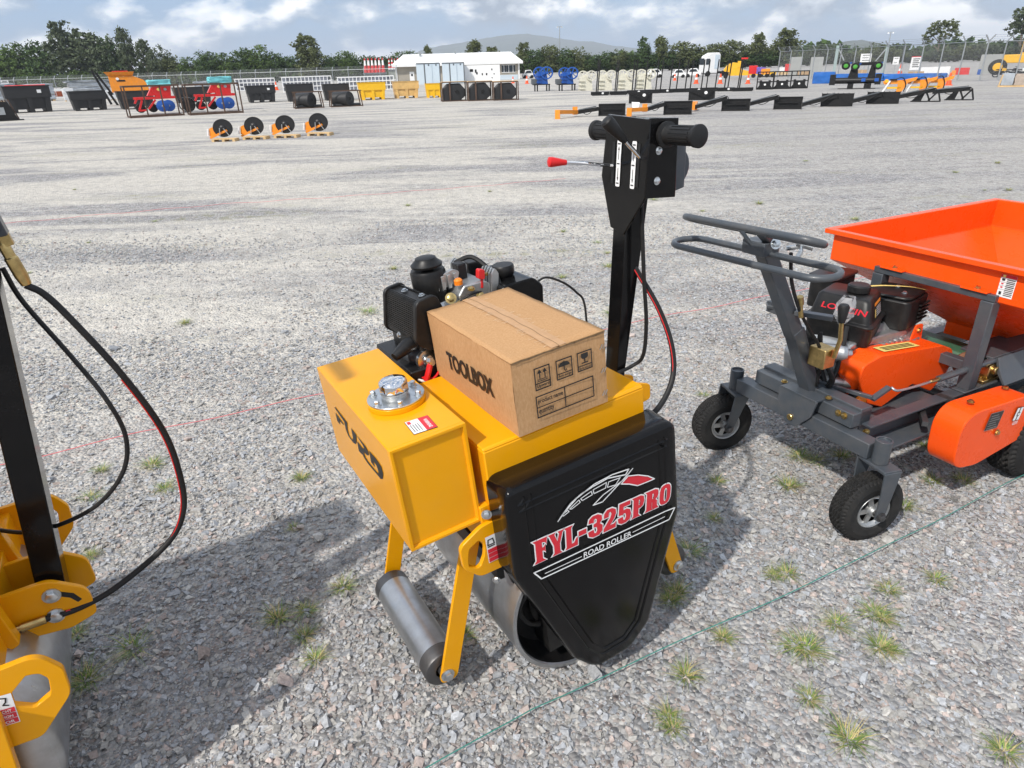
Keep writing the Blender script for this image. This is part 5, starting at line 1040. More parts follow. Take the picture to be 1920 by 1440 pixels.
def wrapped(x0, x1, yt, yb, label, group=None, layers=3, mat=None, cap=True, yaw=.1):
    r_ = far('wrapped_stack', label, 'wrapped stack', (x0 + x1) / 2, yb, group, yaw); w, h = x1 - x0, yb - yt
    for k in range(layers): lump(r_, 'bundle', mat or M_film, -w / 2 * (.97 + .03 * (k % 2)), w / 2, 0, w * .6, h * (.08 + .8 * k / layers), h * (.08 + .8 * (k + 1) / layers - .01), 11 * k + int(x0))
    if cap: lump(r_, 'top_cover', mat or M_film, -w / 2 * 1.06, w / 2 * 1.05, -h * .03, w * .62, h * .86, h, 5 + int(x0), 6, .12)
    mb = FB(r_)
    for x in (-.4, 0, .4): mb.box(w * x - w * .05, w * x + w * .05, 0, w * .6, 0, h * .08)
    part(r_, 'bearer', M_pine, mb); return r_
GB = 'black tubs in the row before the fence'
tub(26, 99, 160, 211, M_poly, 'large black tub with a red rolled cover along its top', GB, M_redp, True)
tub(143, 202, 170, 207, M_poly, 'black tub standing before the silver wrapped stack by the orange machine', GB)
tub(231, 290, 170, 204, M_poly, 'black tub below the orange machine, behind the rusty crate', GB)
tub(334, 398, 163, 192, M_poly, 'black tub between the two red seeders', GB)
tub(468, 519, 160, 192, M_poly, 'black tub next to the small orange cone', GB, sticker=True)
tub(541, 590, 157, 190, M_poly, 'black tub behind the first framed black drum', GB)
tub(610, 657, 157, 188, M_poly, 'black tub behind the second framed black drum', GB)
tub(676, 725, 154, 187, M_yelb, 'bright yellow plastic tub in front of the netted white stack', 'yellow tubs')
tub(740, 787, 152, 184, M_dirtw, 'tan film wrapped tub between the two yellow tubs', 'yellow tubs')
tub(800, 829, 156, 183, M_yelb, 'small yellow tub beside the framed black buckets', 'yellow tubs')
GS = 'wrapped stacks behind the black tubs'
wrapped(-20, 30, 157, 192, 'silver wrapped stack cut by the left edge of the photo', GS)
wrapped(58, 104, 157, 190, 'silver wrapped stack half hidden by the red covered tub', GS, 3)
wrapped(140, 208, 150, 184, 'silver wrapped stack with a billowing cover behind the plain black tub', GS)
wrapped(370, 396, 152, 178, 'pale wrapped stack seen between the two rusty crates', GS)
wrapped(124, 142, 162, 190, 'small white wrapped bundle left of the silver stack', GS, 2, M_wfilm, False)
wrapped(203, 218, 166, 188, 'white wrapped bundle under the black legs of the orange machine', GS, 2, M_wfilm, False)
r_ = far('barrier_panel', 'white framed panel with red brick coloured fields near the fence', 'barrier', 112, 184); mb = FB(r_); mb.box(-16, 12, 0, 1.5, 0, 18); part(r_, 'panel', M_whitep, mb)
for x in (-11, -1): mb = FB(r_); mb.box(x - 2, x + 7, -.4, 0, 3, 13); part(r_, 'field', M_brick, mb)
r_ = far('sign_board', 'small white sign board above the silver stack at the left', 'sign', 14, 172); mb = FB(r_); mb.box(-6.5, 6.5, 0, .6, 15, 22); part(r_, 'board', M_whitep, mb); mb = FB(r_); mb.box(-5, 5, -.2, 0, 17, 18); mb.box(-3, 4, -.2, 0, 19, 20.4); part(r_, 'print', M_blkpr, mb); mb = FB(r_); mb.box(-.8, .8, .1, .5, 0, 15); part(r_, 'post', M_galv, mb)
# netted white stacks
def netted(x0, x1, yt, yb, label):
    r_ = far('netted_stack', label, 'stack', (x0 + x1) / 2, yb, 'white netted stacks', .1); w, h = x1 - x0, yb - yt
    lump(r_, 'load', pbr('netted_load', (.20, .21, .24), .6, var=.6, vs=2.5), -w * .48, w * .48, .6, w * .4, 1, h * .96, int(x0))
    mb = FB(r_); nx, nz = int(w / 6.5), 4
    for i in range(nx + 1): x = -w / 2 + w * i / nx; mb.bar((x, 0, 0), (x, 0, h), 1.5, .6); mb.bar((x, 0, h), (x, w * .42, h), 1.5, .6)
    for k in range(nz): z = h * (.05 + .93 * k / (nz - 1)); mb.bar((-w / 2, -.3, z), (w / 2, -.3, z), .6, 2.0); mb.bar((w / 2, 0, z), (w / 2, w * .42, z), .6, 2)
    part(r_, 'net', M_whitep, mb)
netted(446, 516, 147, 170, 'white netted stack behind the black tub with the sticker'); netted(534, 623, 143, 172, 'white netted stack left of the yellow tub, behind two black tubs'); netted(637, 740, 143, 170, 'long white netted stack directly behind the bright yellow tub')
# black rack at the far left
r_ = far('black_rack', 'black leaning steel rack with rusty bars at the left edge', 'rack', 10, 227); 
mb = FB(r_); mb.prism([(-20, 0), (22, 0), (12, 36), (-20, 38)], 'y', 0, 3); part(r_, 'side_plate', M_blk, mb); mb = FB(r_); mb.box(-14, 4, -.6, 0, 12, 26); part(r_, 'label_plate', M_galv, mb)
for x in (14, 18, 23): mb = FB(r_); mb.bar((x, 6, 0), (x - 9, 8, 40), 2, 2); part(r_, 'bar', M_rust, mb)
mb = FB(r_); mb.box(-20, 30, -4, 14, 0, 2); part(r_, 'base', M_blk, mb)
# orange feeder machine
r_ = far('feed_machine', 'orange feeder with flared top hopper standing behind the rusty crate', 'machine', 255, 196)
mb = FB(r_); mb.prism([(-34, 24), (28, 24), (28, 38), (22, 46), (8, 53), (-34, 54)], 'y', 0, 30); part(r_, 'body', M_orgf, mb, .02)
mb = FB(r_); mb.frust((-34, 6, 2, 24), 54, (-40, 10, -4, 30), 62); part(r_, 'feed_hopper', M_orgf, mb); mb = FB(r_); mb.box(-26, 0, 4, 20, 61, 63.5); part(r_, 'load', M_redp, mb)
mb = FB(r_); mb.box(-22, -8, -.5, 0, 44, 47); part(r_, 'recess', M_blk, mb); mb = FB(r_); mb.lathe([(0, 2.6), (.8, 2.6)], (-20, -.8, 49), (0, 1, 0), 12); part(r_, 'lamp', M_white, mb)
for a in ((-58, 66, -40, 2), (-52, 60, -34, 20), (-40, 26, -30, 0), (10, 26, 12, 0)): mb = FB(r_); mb.bar((a[0], 5, a[1]), (a[2], 5, a[3]), 4, 4); part(r_, 'leg', M_blk, mb)
# red seeders in rusty crates
def crate_and_seeder(x0, x1, yt, yb, n):
    who = 'left' if n == 0 else 'right'
    r_ = far('rusty_crate', ('rusty open steel crate round the left red seeder' if n == 0 else 'rusty open steel crate round the right red seeder, beside four disc implements'), 'crate', (x0 + x1) / 2, yb, 'rusty crates with seeders', .12); w, h = (x1 - x0) * .92, (yb - yt) * .90; d = w * .55; a = w / 2; t = 2.3
    C = [(-a, 0), (a, 0), (a, d), (-a, d)]
    for i, (x, y) in enumerate(C):
        x2, y2 = C[(i + 1) % 4]
        mb = FB(r_); mb.bar((x, y, 0), (x, y, h), t, t); part(r_, 'upright', M_rust, mb)
        for z in (1, h): mb = FB(r_); mb.bar((x, y, z), (x2, y2, z), t, t * 1.4); part(r_, 'rail', M_rust, mb)
    for x in (-a * .35, a * .3): mb = FB(r_); mb.bar((x, 0, 0), (x, 0, h), t, t); part(r_, 'upright', M_rust, mb)
    mb = FB(r_); mb.box(-a, a, d * .3, d * .4, .5, 3); mb.box(-a, a, d * .7, d * .8, .5, 3); part(r_, 'floor_beam', M_rust, mb)
    s_ = far('seeder', ('red seed drill with teal cover and blue discs in the left rusty crate' if n == 0 else 'red seed drill with teal cover and blue discs in the right rusty crate'), 'seeder', (x0 + x1) / 2 + 4, yb - 5, 'red seed drills', .12); k = w / 96
    Z = lambda *v: [q * k for q in v]
    def SB(): q = s_['_s'] * k; m_ = MB((q, q, q * CZ), (0, -8, -3)); return m_
    mb = SB(); mb.prism([(2, 30), (28, 30), (30, 46), (32, 55), (-2, 55), (-4, 46)], 'y', 0, 22); part(s_, 'seed_box', M_redp, mb)
    mb = SB(); mb.prism([(-14, 34), (0, 34), (0, 52), (-4, 50)], 'y', 2, 18); part(s_, 'side_chute', M_redp, mb)
    m_ = s_; sv = s_['_s']; s_['_s'] = sv * k; lump(s_, 'cloth_cover', M_teal, -8, 33, 5, 34, 56, 68, 3 + n, 6, .10); s_['_s'] = sv
    mb = SB(); mb.box(-38, 36, -2, 3, 27, 32); mb.box(-38, 36, 18, 22, 27, 32); part(s_, 'frame_beam', M_redp, mb)
    for (xa, za, xb, zb) in ((-36, 6, -20, 6), (-34, 8, -26, 26), (-18, 8, -2, 26), (-40, 20, -34, 30)): mb = SB(); mb.bar((xa, -4, za), (xb, -4, zb), 3.4, 3.4); part(s_, 'arm', M_redp, mb)
    for x, y in ((8, -8), (20, -2)): mb = SB(); mb.lathe([(0, 11.5), (1, 11.8), (1.6, 10), (3.6, 3), (4, .1)], (x, y + 2, 13), (0, -1, 0), 24); ds = part(s_, 'disc', M_blue, mb); mb = SB(); mb.lathe([(0, 2.2), (1.6, 1.6)], (x, y - 1.6, 13), (0, -1, 0), 10); mb.build('hub', M_galv, ds)
    for x in (-30, -8): mb = SB(); mb.lathe([(0, 7), (.6, 9), (4.5, 9), (5, 7)], (x, 10, 9.5), (0, 1, 0), 18); part(s_, 'wheel', M_blk, mb)
    for x, c_ in ((8, M_ylab), (20, M_galv)): mb = SB(); mb.lathe([(0, 3), (.8, 2.6)], (x, 0, 46), (0, -1, 0), 12); part(s_, 'dial', c_, mb)
crate_and_seeder(247, 346, 154, 219, 0); crate_and_seeder(358, 458, 151, 214, 1)
r_ = far('bucket', 'black round loader bucket standing between the two rusty crates', 'bucket', 354, 211); mb = FB(r_); mb.lathe([(0, 12), (14, 12)], (2, 0, 14), (0, 1, 0), 24); part(r_, 'shell', M_blk, mb); mb = FB(r_); mb.lathe([(-.5, 14.5), (14, 14.5), (14, 12.6), (-.5, 12.6)], (0, .4, 15), (0, 1, 0), 24, cap=False); part(r_, 'rim_plate', M_galv, mb)
# four disc implements on pallets
M_dk = pbr('disc_black', (.010, .010, .011), .45)
for i, (x, y) in enumerate(((420, 266), (478, 262), (536, 259), (598, 255))):
    lb = ['leftmost of the four disc implements on pallets', 'second from left of the four disc implements on pallets', 'third from left of the four disc implements, white ram showing', 'rightmost of the four disc implements, orange bracket at its left'][i]
    p_ = far('wood_pallet', ['low wooden pallet under the leftmost disc implement', 'low wooden pallet under the second disc implement from the left', 'low wooden pallet under the third disc implement from the left', 'low wooden pallet under the rightmost disc implement'][i], 'pallet', x - 2, y, 'pallets under the disc implements', -.45)
    for k in range(4): mb = FB(p_); mb.box(-22, 22, 2 + 5.2 * k, 6.4 + 5.2 * k, 4.2, 5.8); part(p_, 'plank', M_pine, mb)
    for xx in (-20, 0, 20): mb = FB(p_); mb.box(xx - 2.5, xx + 2.5, 2, 22, 0, 4.1); part(p_, 'bearer', M_pine, mb)
    s_ = far('disc_implement', lb, 'implement', x, y - 2, 'disc implements on pallets', -.35)
    o_ = FB(s_)
    o_.lathe([(0, 17.2), (.6, 17.5), (1.0, 17.2), (1.2, 16.4), (.5, 15.8), (.3, 6), (1.6, 4.5), (2.4, 3), (2.5, .1)], (1, 4, 24.5), (.25, -1, .05), 36); part(s_, 'disc', M_dk, o_, ang=12)
    mb = FB(s_); mb.lathe([(0, 16.5), (4, 16.5), (4.2, .1)], (1, 4.6, 24.5), (-.25, 1, -.05), 30); part(s_, 'rear_disc', M_dk, mb)
    for q_ in ((-3, 25, -5, 8), (4, 24, 13, 9)): mb = FB(s_); mb.bar((q_[0], -2, q_[1]), (q_[2], -2, q_[3]), 1.2, 1.2); part(s_, 'stay', M_galv, mb)
    mb = FB(s_); mb.prism(rpoly([(-26, 9), (-15, 9), (-12, 20), (-17, 27), (-24, 24)], 2), 'y', 2, 8); part(s_, 'bracket', M_orgf, mb); mb = FB(s_); mb.bar((-24, 0, 6), (8, 4, 20), 5, 4); part(s_, 'beam', M_orgf, mb)
    mb = FB(s_); mb.bar((-28, 0, 10), (-26, 0, 24), 2, 2); part(s_, 'ram', M_whitep, mb)
# black drums in frames
def framed(x0, x1, yt, yb, label, group, oct_):
    r_ = far('framed_drum', label, 'bucket', (x0 + x1) / 2, yb, group, .12); w, h = x1 - x0, (yb - yt); a = w / 2
    mb = FB(r_)
    if oct_: mb.prism([(-a * .92, h * .04), (a * .40, h * .03), (a * .84, h * .26), (a * .86, h * .62), (a * .45, h * .94), (-a * .5, h * .92), (-a * .92, h * .66)], 'y', 1, w * .5)
    else: mb.lathe([(0, h * .47), (w * .6, h * .47)], (a * .25, 1, h * .49), (-.75, .66, 0), 24); mb.box(-a * .8, a * .9, 2, w * .4, h * .02, h * .2)
    part(r_, 'shell', M_poly, mb, .03)
    mb = FB(r_); mb.lathe([(0, h * .1), (1, h * .1)], (a * .2, 0, h * .5), (0, -1, 0), 10); mb.box(-a * .9, a * .6, 0, w * .5, h * .0, h * .08); part(r_, 'cutting_lip', M_blk, mb)
    for x in (-a, a):
        for y in (-.6, w * .5): mb = FB(r_); mb.bar((x, y, 0), (x + (0 if oct_ else -x * .1), y, h), 1.9, 1.9); part(r_, 'upright', M_rust, mb)
    if oct_: mb = FB(r_); mb.bar((-a * .38, -.8, 0), (-a * .38, -.8, h), 2.6, 2.2); part(r_, 'upright', M_rust, mb)
    for z in (1, h):
        for y in (-.6, w * .5): mb = FB(r_); mb.bar((-a, y, z), (a, y, z), 1.6, 1.8); part(r_, 'rail', M_rust, mb)
    if oct_:
        mb = FB(r_); mb.box(-a, a, 0, w * .5, h, h + 1.6); part(r_, 'top_board', M_pine, mb)
framed(555, 607, 172, 203, 'round black drum bucket in an open frame, left of its twin', 'round black drums in frames', False); framed(622, 680, 170, 200, 'round black drum bucket in an open frame, right of its twin', 'round black drums in frames', False)
framed(830, 877, 154, 190, 'leftmost of three angular black buckets in rusty frames', 'angular black buckets in rusty frames', True); framed(879, 924, 153, 189, 'middle one of three angular black buckets in rusty frames', 'angular black buckets in rusty frames', True); framed(926, 972, 153, 188, 'rightmost of three angular black buckets in rusty frames', 'angular black buckets in rusty frames', True)
# orange cones
def cone(x, yt, yb, label):
    r_ = far('traffic_cone', label, 'cone', x, yb, 'orange cones on the yard'); h = yb - yt; w = h * .28
    mb = FB(r_); mb.box(-w, w, -w, w, 0, h * .06); part(r_, 'base', M_cone, mb)
    for n_, m_, z0, z1 in (('body', M_cone, .06, .42), ('reflective_band', M_whitep, .42, .62), ('body', M_cone, .62, 1)):
        mb = FB(r_); rr = lambda z: h * (.22 - .17 * z); mb.lathe([(z0 * h, rr(z0)), (z1 * h, rr(z1))], (0, 0, 0), (0, 0, 1), 12); part(r_, n_, m_, mb)
for x, yt, yb, lb in ((519, 153, 169, 'orange cone beside the black tub with the sticker'), (962, 143, 156, 'orange cone before the white roofed building, above the black buckets'), (988, 142, 157, 'orange cone just right of the white roofed building'), (1265, 138, 151, 'orange cone in front of the middle parked white car'), (1305, 138, 157, 'orange cone left of the white lorry cab'), (1350, 138, 157, 'orange cone in front of the white lorry cab'), (1402, 139, 157, 'orange cone in front of the yellow low loader'), (1778, 136, 160, 'orange cone behind the last yellow plough'), (1686, 120, 142, 'orange cone behind the fence near the blue gate post')): cone(x, yt, yb, lb)
# tall red and white cones standing on a bench
def bench(x, yb, w, zt, label, cones, mat):
    b_ = far('steel_bench', label, 'bench', x, yb); mb = FB(b_); mb.box(-w / 2, w / 2, 0, w * .4, zt - 3, zt); part(b_, 'top', M_dgrey, mb); mb = FB(b_); mb.box(-w / 2 + 1, w / 2 - 1, 1, w * .38, 4, zt - 3); part(b_, 'cabinet', mat, mb)
    for xx in (-w * .46, w * .46): mb = FB(b_); mb.box(xx - 1.2, xx + 1.2, .5, w * .38, 0, 4); part(b_, 'foot', M_blk, mb)
    s = b_['_s']; P = b_.location; ang = b_.rotation_euler.z
    for i, (dx_, h, striped) in enumerate(cones):
        q = Vector((dx_ * s, w * .2 * s, zt * s * CZ)); q.rotate(Matrix.Rotation(ang, 3, 'Z'))
        lb = ['tall red and white banded cone', 'tall half white half red cone'][0 if striped else 1] + ', number ' 
        lb = ('tall striped cone ' if striped else 'tall red cone with white top ') + ['at the left end', 'second from the left', 'third from the left', 'fourth from the left', 'fifth from the left', 'sixth, at the right end'][i] + (' of the striped row' if striped else ' of the red row')
        c_ = empty('tall_cone', lb, 'cone', P + q, ang, 'tall cones standing on benches'); 
        bands = [(0, .5, M_redp), (.5, .85, M_whitep), (.85, 1, M_redp)] if not striped else [(0, .14, M_whitep), (.14, .32, M_redp), (.32, .5, M_whitep), (.5, .68, M_redp), (.68, .86, M_whitep), (.86, 1, M_redp)]
        for z0, z1, m_ in bands:
            mb = MB((s, s, s * CZ)); rr = lambda z: h * (.135 - .10 * z); mb.lathe([(z0 * h, rr(z0)), (z1 * h, rr(z1))], (0, 0, 0), (0, 0, 1), 12); mb.build('band', m_, c_)
bench(705, 152, 44, 16, 'dark bench carrying the row of red cones with white tops', [(-17 + 6.6 * k, 27, False) for k in range(6)], M_dgrey)
bench(746, 152, 34, 22, 'grey cabinet carrying the row of striped cones', [(-13 + 5.3 * k, 20 + (k % 2), True) for k in range(6)], pbr('grey_cabinet', (.22, .24, .22), .6, var=.3, vs=1.5))
# building with white roof
r_ = far('site_building', 'low beige building with a long white metal roof and white door', 'building', 860, 152, yaw=.04)
D_ = 90
mb = FB(r_); mb.box(-116, 114, 0, D_, 0, 33); part(r_, 'wall', M_wall, mb)
mb = FB(r_); mb.add([(x, y, z) for z in (31, 34) for x, y in ((-121, -8), (121, -8), (121, D_ + 8), (-121, D_ + 8))] + [(-100, D_ / 2, 53), (104, D_ / 2, 53)], [(0, 3, 2, 1), (0, 1, 5, 4), (1, 2, 6, 5), (2, 3, 7, 6), (3, 0, 4, 7), (4, 5, 9, 8), (6, 7, 8, 9), (5, 6, 9), (7, 4, 8)]); part(r_, 'roof', M_roofw, mb)
for k in range(23): x = -110 + 10 * k; x2 = max(-100, min(104, x)); mb = FB(r_); mb.bar((x, -8, 34.3), (x2, D_ / 2, 53.3), .5, .6); part(r_, 'roof_seam', M_roofw, mb)
mb = FB(r_); mb.box(-121, 121, -9, -8, 29.5, 34.5); part(r_, 'gutter', M_whitep, mb)
mb = FB(r_); mb.box(-90, -81.5, -.8, 0, 0, 20); d_ = part(r_, 'door', M_whitep, mb); mb = FB(r_); mb.box(-87.5, -84, -1, -.8, 12, 16); mb.build('door_window', M_glass, d_)
for x in (86, 95, 103): mb = FB(r_); mb.box(x - 4, x + 4, -.8, 0, 14, 27); w_ = part(r_, 'window', M_glass, mb); mb = FB(r_); mb.box(x - 4.6, x + 4.6, -1, -.2, 27, 28); mb.box(x - 4.6, x + 4.6, -1, -.2, 13, 14); mb.box(x - .4, x + .4, -1.1, -.8, 14, 27); mb.build('window_frame', M_whitep, w_)
mb = FB(r_); mb.box(76, 112, -1.2, 0, 0, 9); part(r_, 'plinth_wall', M_lblue, mb)
for x in (-114, 114): mb = FB(r_); mb.box(x - 1.4, x + 1.4, -1.5, 0, 0, 33); part(r_, 'corner_trim', M_whitep, mb)
mb = FB(r_); mb.box(-70, -66, 30, 34, 47, 56); mb.box(-72, -64, 29, 35, 53, 54); part(r_, 'roof_vent', M_galv, mb); mb = FB(r_); mb.cyl((-2, 40, 49), (-2, 40, 56), 1.1, 8); part(r_, 'roof_pipe', M_galv, mb)
for x in (-40, 45): pass
# pale blue cabinets and white panel before the building
def cabinet(x0, x1, yt, yb, label):
    r_ = far('site_cabinet', label, 'cabinet', (x0 + x1) / 2, yb, 'pale blue site cabinets'); w, h = x1 - x0, yb - yt; a = w / 2
    mb = FB(r_); mb.box(-a, a, 0, w * .9, 0, h); part(r_, 'case', M_lblue, mb)
    mb = FB(r_); mb.box(-a, a, -.6, 0, h - 2, h); mb.box(-a * .32 - 1, -a * .32 + 1, -.7, 0, 0, h - 2); mb.box(a * .97 - .8, a * .97 + .8, -.7, 0, 0, h - 2); part(r_, 'frame', M_dgrey, mb)
    for k in (0, 1):
        x = -a * .26 + k * a * .62; mb = FB(r_); mb.box(x, x + a * .56, -.9, 0, 1, h - 3); d_ = part(r_, 'door', M_lblue, mb); mb = FB(r_); mb.box(x + a * .25, x + a * .36, -1.3, -.9, h * .86, h * .93); mb.build('handle', M_dgrey, d_)
cabinet(783, 827, 118, 158, 'pale blue double door cabinet nearest the white building door'); cabinet(831, 872, 117, 157, 'pale blue double door cabinet left of the white panel box')
r_ = far('panel_box', 'white box with dark switches before the white roofed building', 'panel box', 905, 155); mb = FB(r_); mb.box(-33, 33, 0, 30, 1, 33); part(r_, 'case', M_whitep, mb); mb = FB(r_)
for x, z, w, h in ((-20, 21, 6, 5), (-12, 19, 3, 6), (-10, 16, 3, 4), (0, 14, 2, 4), (8, 14, 2.5, 4), (18, 23, 2, 3), (-18, 3, 8, 1), (22, 15, 2, 2), (18, 8, 2, 1.5)): mb.box(x - w / 2, x + w / 2, -.4, 0, z, z + h)
part(r_, 'switch', M_blk, mb)
# crushers
def crusher(x0, x1, yt, yb, mat, label, group, frame):
    r_ = far('jaw_crusher', label, 'crusher', (x0 + x1) / 2, yb, group, .25); w, h = x1 - x0, yb - yt; a = w / 2; z0 = h * .30 if frame else 0
    mb = FB(r_); mb.prism([(-a * .9, z0), (a * .8, z0), (a * .6, z0 + (h - z0) * .62), (-a * .2, z0 + (h - z0) * .72), (-a * .86, z0 + (h - z0) * .66)], 'y', w * .1, w * .6); part(r_, 'body', mat, mb)
    for k in range(3): z = z0 + (h - z0) * (.08 + .2 * k); mb = FB(r_); mb.box(-a * 1.0, -a * .35, w * .0, w * .66, z, z + h * .05); part(r_, 'side_rib', mat, mb)
    for x, y in ((-a * .25, w * .72), (a * .55, -w * .02)):
        ry = h * (.26 if not frame else .27); cz_ = h * .76; mb = FB(r_); mb.lathe([(0, ry), (w * .1, ry), (w * .1, ry * .8), (0, ry * .8), (0, ry)], (x, y, cz_), (0, 1, 0), 26, cap=False); mb.lathe([(-.4, ry * .2), (w * .12, ry * .2)], (x, y, cz_), (0, 1, 0), 12)
        for k in range(6): an = k * math.pi / 3 + .3; mb.bar((x, y + w * .04, cz_), (x + ry * .85 * math.cos(an), y + w * .04, cz_ + ry * .85 * math.sin(an)), w * .05, ry * .16, (0, 1, 0))
        part(r_, 'flywheel', mat, mb)
    mb = FB(r_); mb.cyl((a * .0, -w * .02, h * .76), (a * .2, w * .8, h * .76), h * .07, 10); mb.box(-a * .7, a * .1, w * .15, w * .55, h * .6, h * .8); part(r_, 'bearing_head', mat, mb)
    if frame:
        for x in (-a * 1.3, -a * .9, a * .6, a * 1.0): mb = FB(r_); mb.box(x - 1, x + 1, w * .1, w * .2, 0, z0); part(r_, 'leg', M_blk, mb)
        mb = FB(r_); mb.box(-a * 1.5, a * 1.1, 0, w * .6, z0 - 1.8, z0); part(r_, 'base_frame', M_blk, mb); mb = FB(r_); mb.box(-a * 1.7, -a * .9, w * .2, w * .6, z0, z0 + h * .22); part(r_, 'motor', M_dgrey, mb)
crusher(1007, 1031, 126, 171, M_blue, 'blue jaw crusher on a black frame, left one', 'blue jaw crushers', True); crusher(1053, 1079, 127, 170, M_blue, 'blue jaw crusher on a black frame, right one beside the cream ones', 'blue jaw crushers', True)
for i, (x0, x1) in enumerate(((1087, 1115), (1123, 1152), (1161, 1190), (1195, 1226))): crusher(x0, x1, 133 - i, 170 - i, M_cream, ['cream jaw crusher nearest to the blue ones', 'second cream jaw crusher from the left', 'third cream jaw crusher from the left', 'cream jaw crusher farthest from the blue ones'][i], 'cream jaw crushers', False)
# fork frames with two tall masts each
GM = 'black attachments with tall masts'
for i, (xa, xb, x0, x1, yb) in enumerate(((1118, 1121, 1108, 1142, 179), (1153, 1156, 1143, 1176, 178), (1185, 1190, 1176, 1209, 176), (1209, 1229, 1209, 1236, 175), (1238, 1255, 1230, 1262, 174), (1268, 1284, 1258, 1294, 173), (1294, 1314, 1288, 1322, 172), (1324, 1340, 1316, 1345, 171), (1358, 1364, 1344, 1377, 171), (1383, 1386, 1372, 1411, 171))):
    r_ = far('mast_frame', ['leftmost', 'second', 'third', 'fourth', 'fifth', 'sixth', 'seventh', 'eighth', 'ninth', 'rightmost'][i] + (' black two masted frame of the row' if i in (0, 9) else ' black two masted frame from the left of the row'), 'mast frame', (x0 + x1) / 2, yb, GM, .05); c_ = (x0 + x1) / 2
    mb = FB(r_); mb.box(x0 - c_, x1 - c_, 0, 8, 1, 7); mb.box(x0 - c_ + 2, x1 - c_ - 2, -6, 0, 0, 2.5); part(r_, 'base', M_blk, mb)
    for x in (xa, xb): mb = FB(r_); mb.bar((x - c_, 3, 6), (x - c_ + (yb - 112) * .045, 3, yb - 112), 2.1, 2.1); part(r_, 'mast', M_blk, mb)
    if i % 2 == 0: mb = FB(r_); mb.lathe([(0, 2.2), (.5, 2.2)], (5, -.6, 4), (0, -1, 0), 10); part(r_, 'tag', M_white, mb)
# jib arms lying in front
GJ = 'black jib attachments lying in a row'
def jib(xa, ya, xb, yb_, plate, label, tip=None, style=0):
    """arm from ground pixel (xa,ya) to (xb,yb_) with a mounting plate (x0,x1,yt,yb)"""
    x0, x1, yt, yb = plate; r_ = far('jib_attachment', label, 'jib attachment', (x0 + x1) / 2, yb, GJ, .0); c_ = (x0 + x1) / 2; w, h = x1 - x0, yb - yt; a = w / 2
    if style == 0:
        mb = FB(r_); mb.box(-a, a, 4, 6, 0, h); mb.box(-a, a, 2, 8, h - 1.5, h); mb.box(-a, a, -2, 8, h * .0, 2); mb.prism([(4, 0), (-7, 0), (4, h * .8)], 'x', -a, -a + 1.2); mb.prism([(4, 0), (-7, 0), (4, h * .8)], 'x', a - 1.2, a); part(r_, 'mount_plate', M_blk, mb)
        mb = FB(r_); mb.box(-a * .7, a * .7, 0, 4, h * .5, h * .58); part(r_, 'cross_rib', M_blk, mb)
    elif style == 1:
        mb = FB(r_); mb.box(-a, a, 5, 7, 0, h); part(r_, 'mount_plate', M_blk, mb); mb = FB(r_); mb.prism([(-a * .6, 1), (a * .9, 1), (-a * .0, h * .8)], 'y', 0, 1.5); part(r_, 'gusset', M_blk, mb)
        for x in (-a * .9, -a * .5, 0, a * .5, a * .9): mb = FB(r_); mb.box(x - 1.2, x + 1.2, 3, 7, -.0, 2); part(r_, 'foot', M_blk, mb)
        for k in range(7): mb = FB(r_); x = -a + 2 * a * k / 6; mb.box(x - .6, x + .6, 4, 8, h, h + 1); part(r_, 'lug', M_blk, mb)
    else:
        mb = FB(r_); mb.prism(rpoly([(-a, 0), (-a * .3, 0), (-a * .1, h * .7), (-a * .35, h * .8), (-a * .8, h * .25)], 1), 'y', 0, 3); part(r_, 'cheek', M_blk, mb)
        for q_ in ((-a * .1, h * .9, a * .3, 2), (a * .75, h * .9, a, 2), (a * .2, 2, a * .8, h * .85)): mb = FB(r_); mb.bar((q_[0], 1, q_[1]), (q_[2], 1, q_[3]), 2.4, 3); part(r_, 'strut', M_blk, mb)
        mb = FB(r_); mb.box(-a, a * 1.05, -3, 4, 0, 2); part(r_, 'skid', M_blk, mb)
    mb = FB(r_); mb.bar((xa - c_, -3, yb - ya), (xb - c_, 0, yb - yb_), 5, 7.5); am = part(r_, 'arm', M_blk, mb)
    mb = FB(r_); mb.bar((xa - c_ + 4, -6, yb - ya + 5), (xb - c_ - 4, -3, yb - yb_ + 5), 2, 2); mb.build('ram', M_dgrey, am)
    mb = FB(r_); l_ = xb - xa; mb.tube(spline([(xa - c_ + .15 * l_, -4, yb - ya + 5), (xa - c_ + .5 * l_, -5, yb - (ya + yb_) / 2 - 7), (xa - c_ + .95 * l_, -4, yb - yb_ + 3), (xb - c_ + 4, 0, yb - yb_ - 6)]), .7, 5); part(r_, 'hose', M_blkr, mb)
    if tip:
        xt, yt_ = tip; mb = FB(r_); q_ = Matrix.Rotation(-r_.rotation_euler.z, 3, 'Z') @ (G(xt + 4, yt_) - r_.location); q_ = q_ / r_['_s']; ty = max(q_.y, -60); mb.bar((q_.x, ty, 13), (xa - c_ + 1, -3.5, yb - ya + 1), 6, 7.5); mb.box(q_.x - 5, q_.x + 4, ty - 3, ty + 4, 0, 17); mb.box(xa - c_ - 7, xa - c_ + 2, -7.2, -1, yb - ya - 4, yb - ya + 11); part(r_, 'extension', M_orgf, mb)
jib(1081, 209, 1122, 203, (1122, 1172, 194, 217), 'leftmost jib attachment with an orange extension touching the gravel', (1037, 228)); jib(1212, 204, 1247, 194, (1244, 1296, 189, 215), 'second jib attachment from the left with an orange extension', (1176, 219))
jib(1303, 200, 1362, 183, (1353, 1404, 185, 208), 'third jib attachment, short orange stub, black hoses hanging', (1299, 206)); jib(1407, 194, 1458, 181, (1451, 1501, 181, 205), 'fourth jib attachment from the left with sagging hoses')
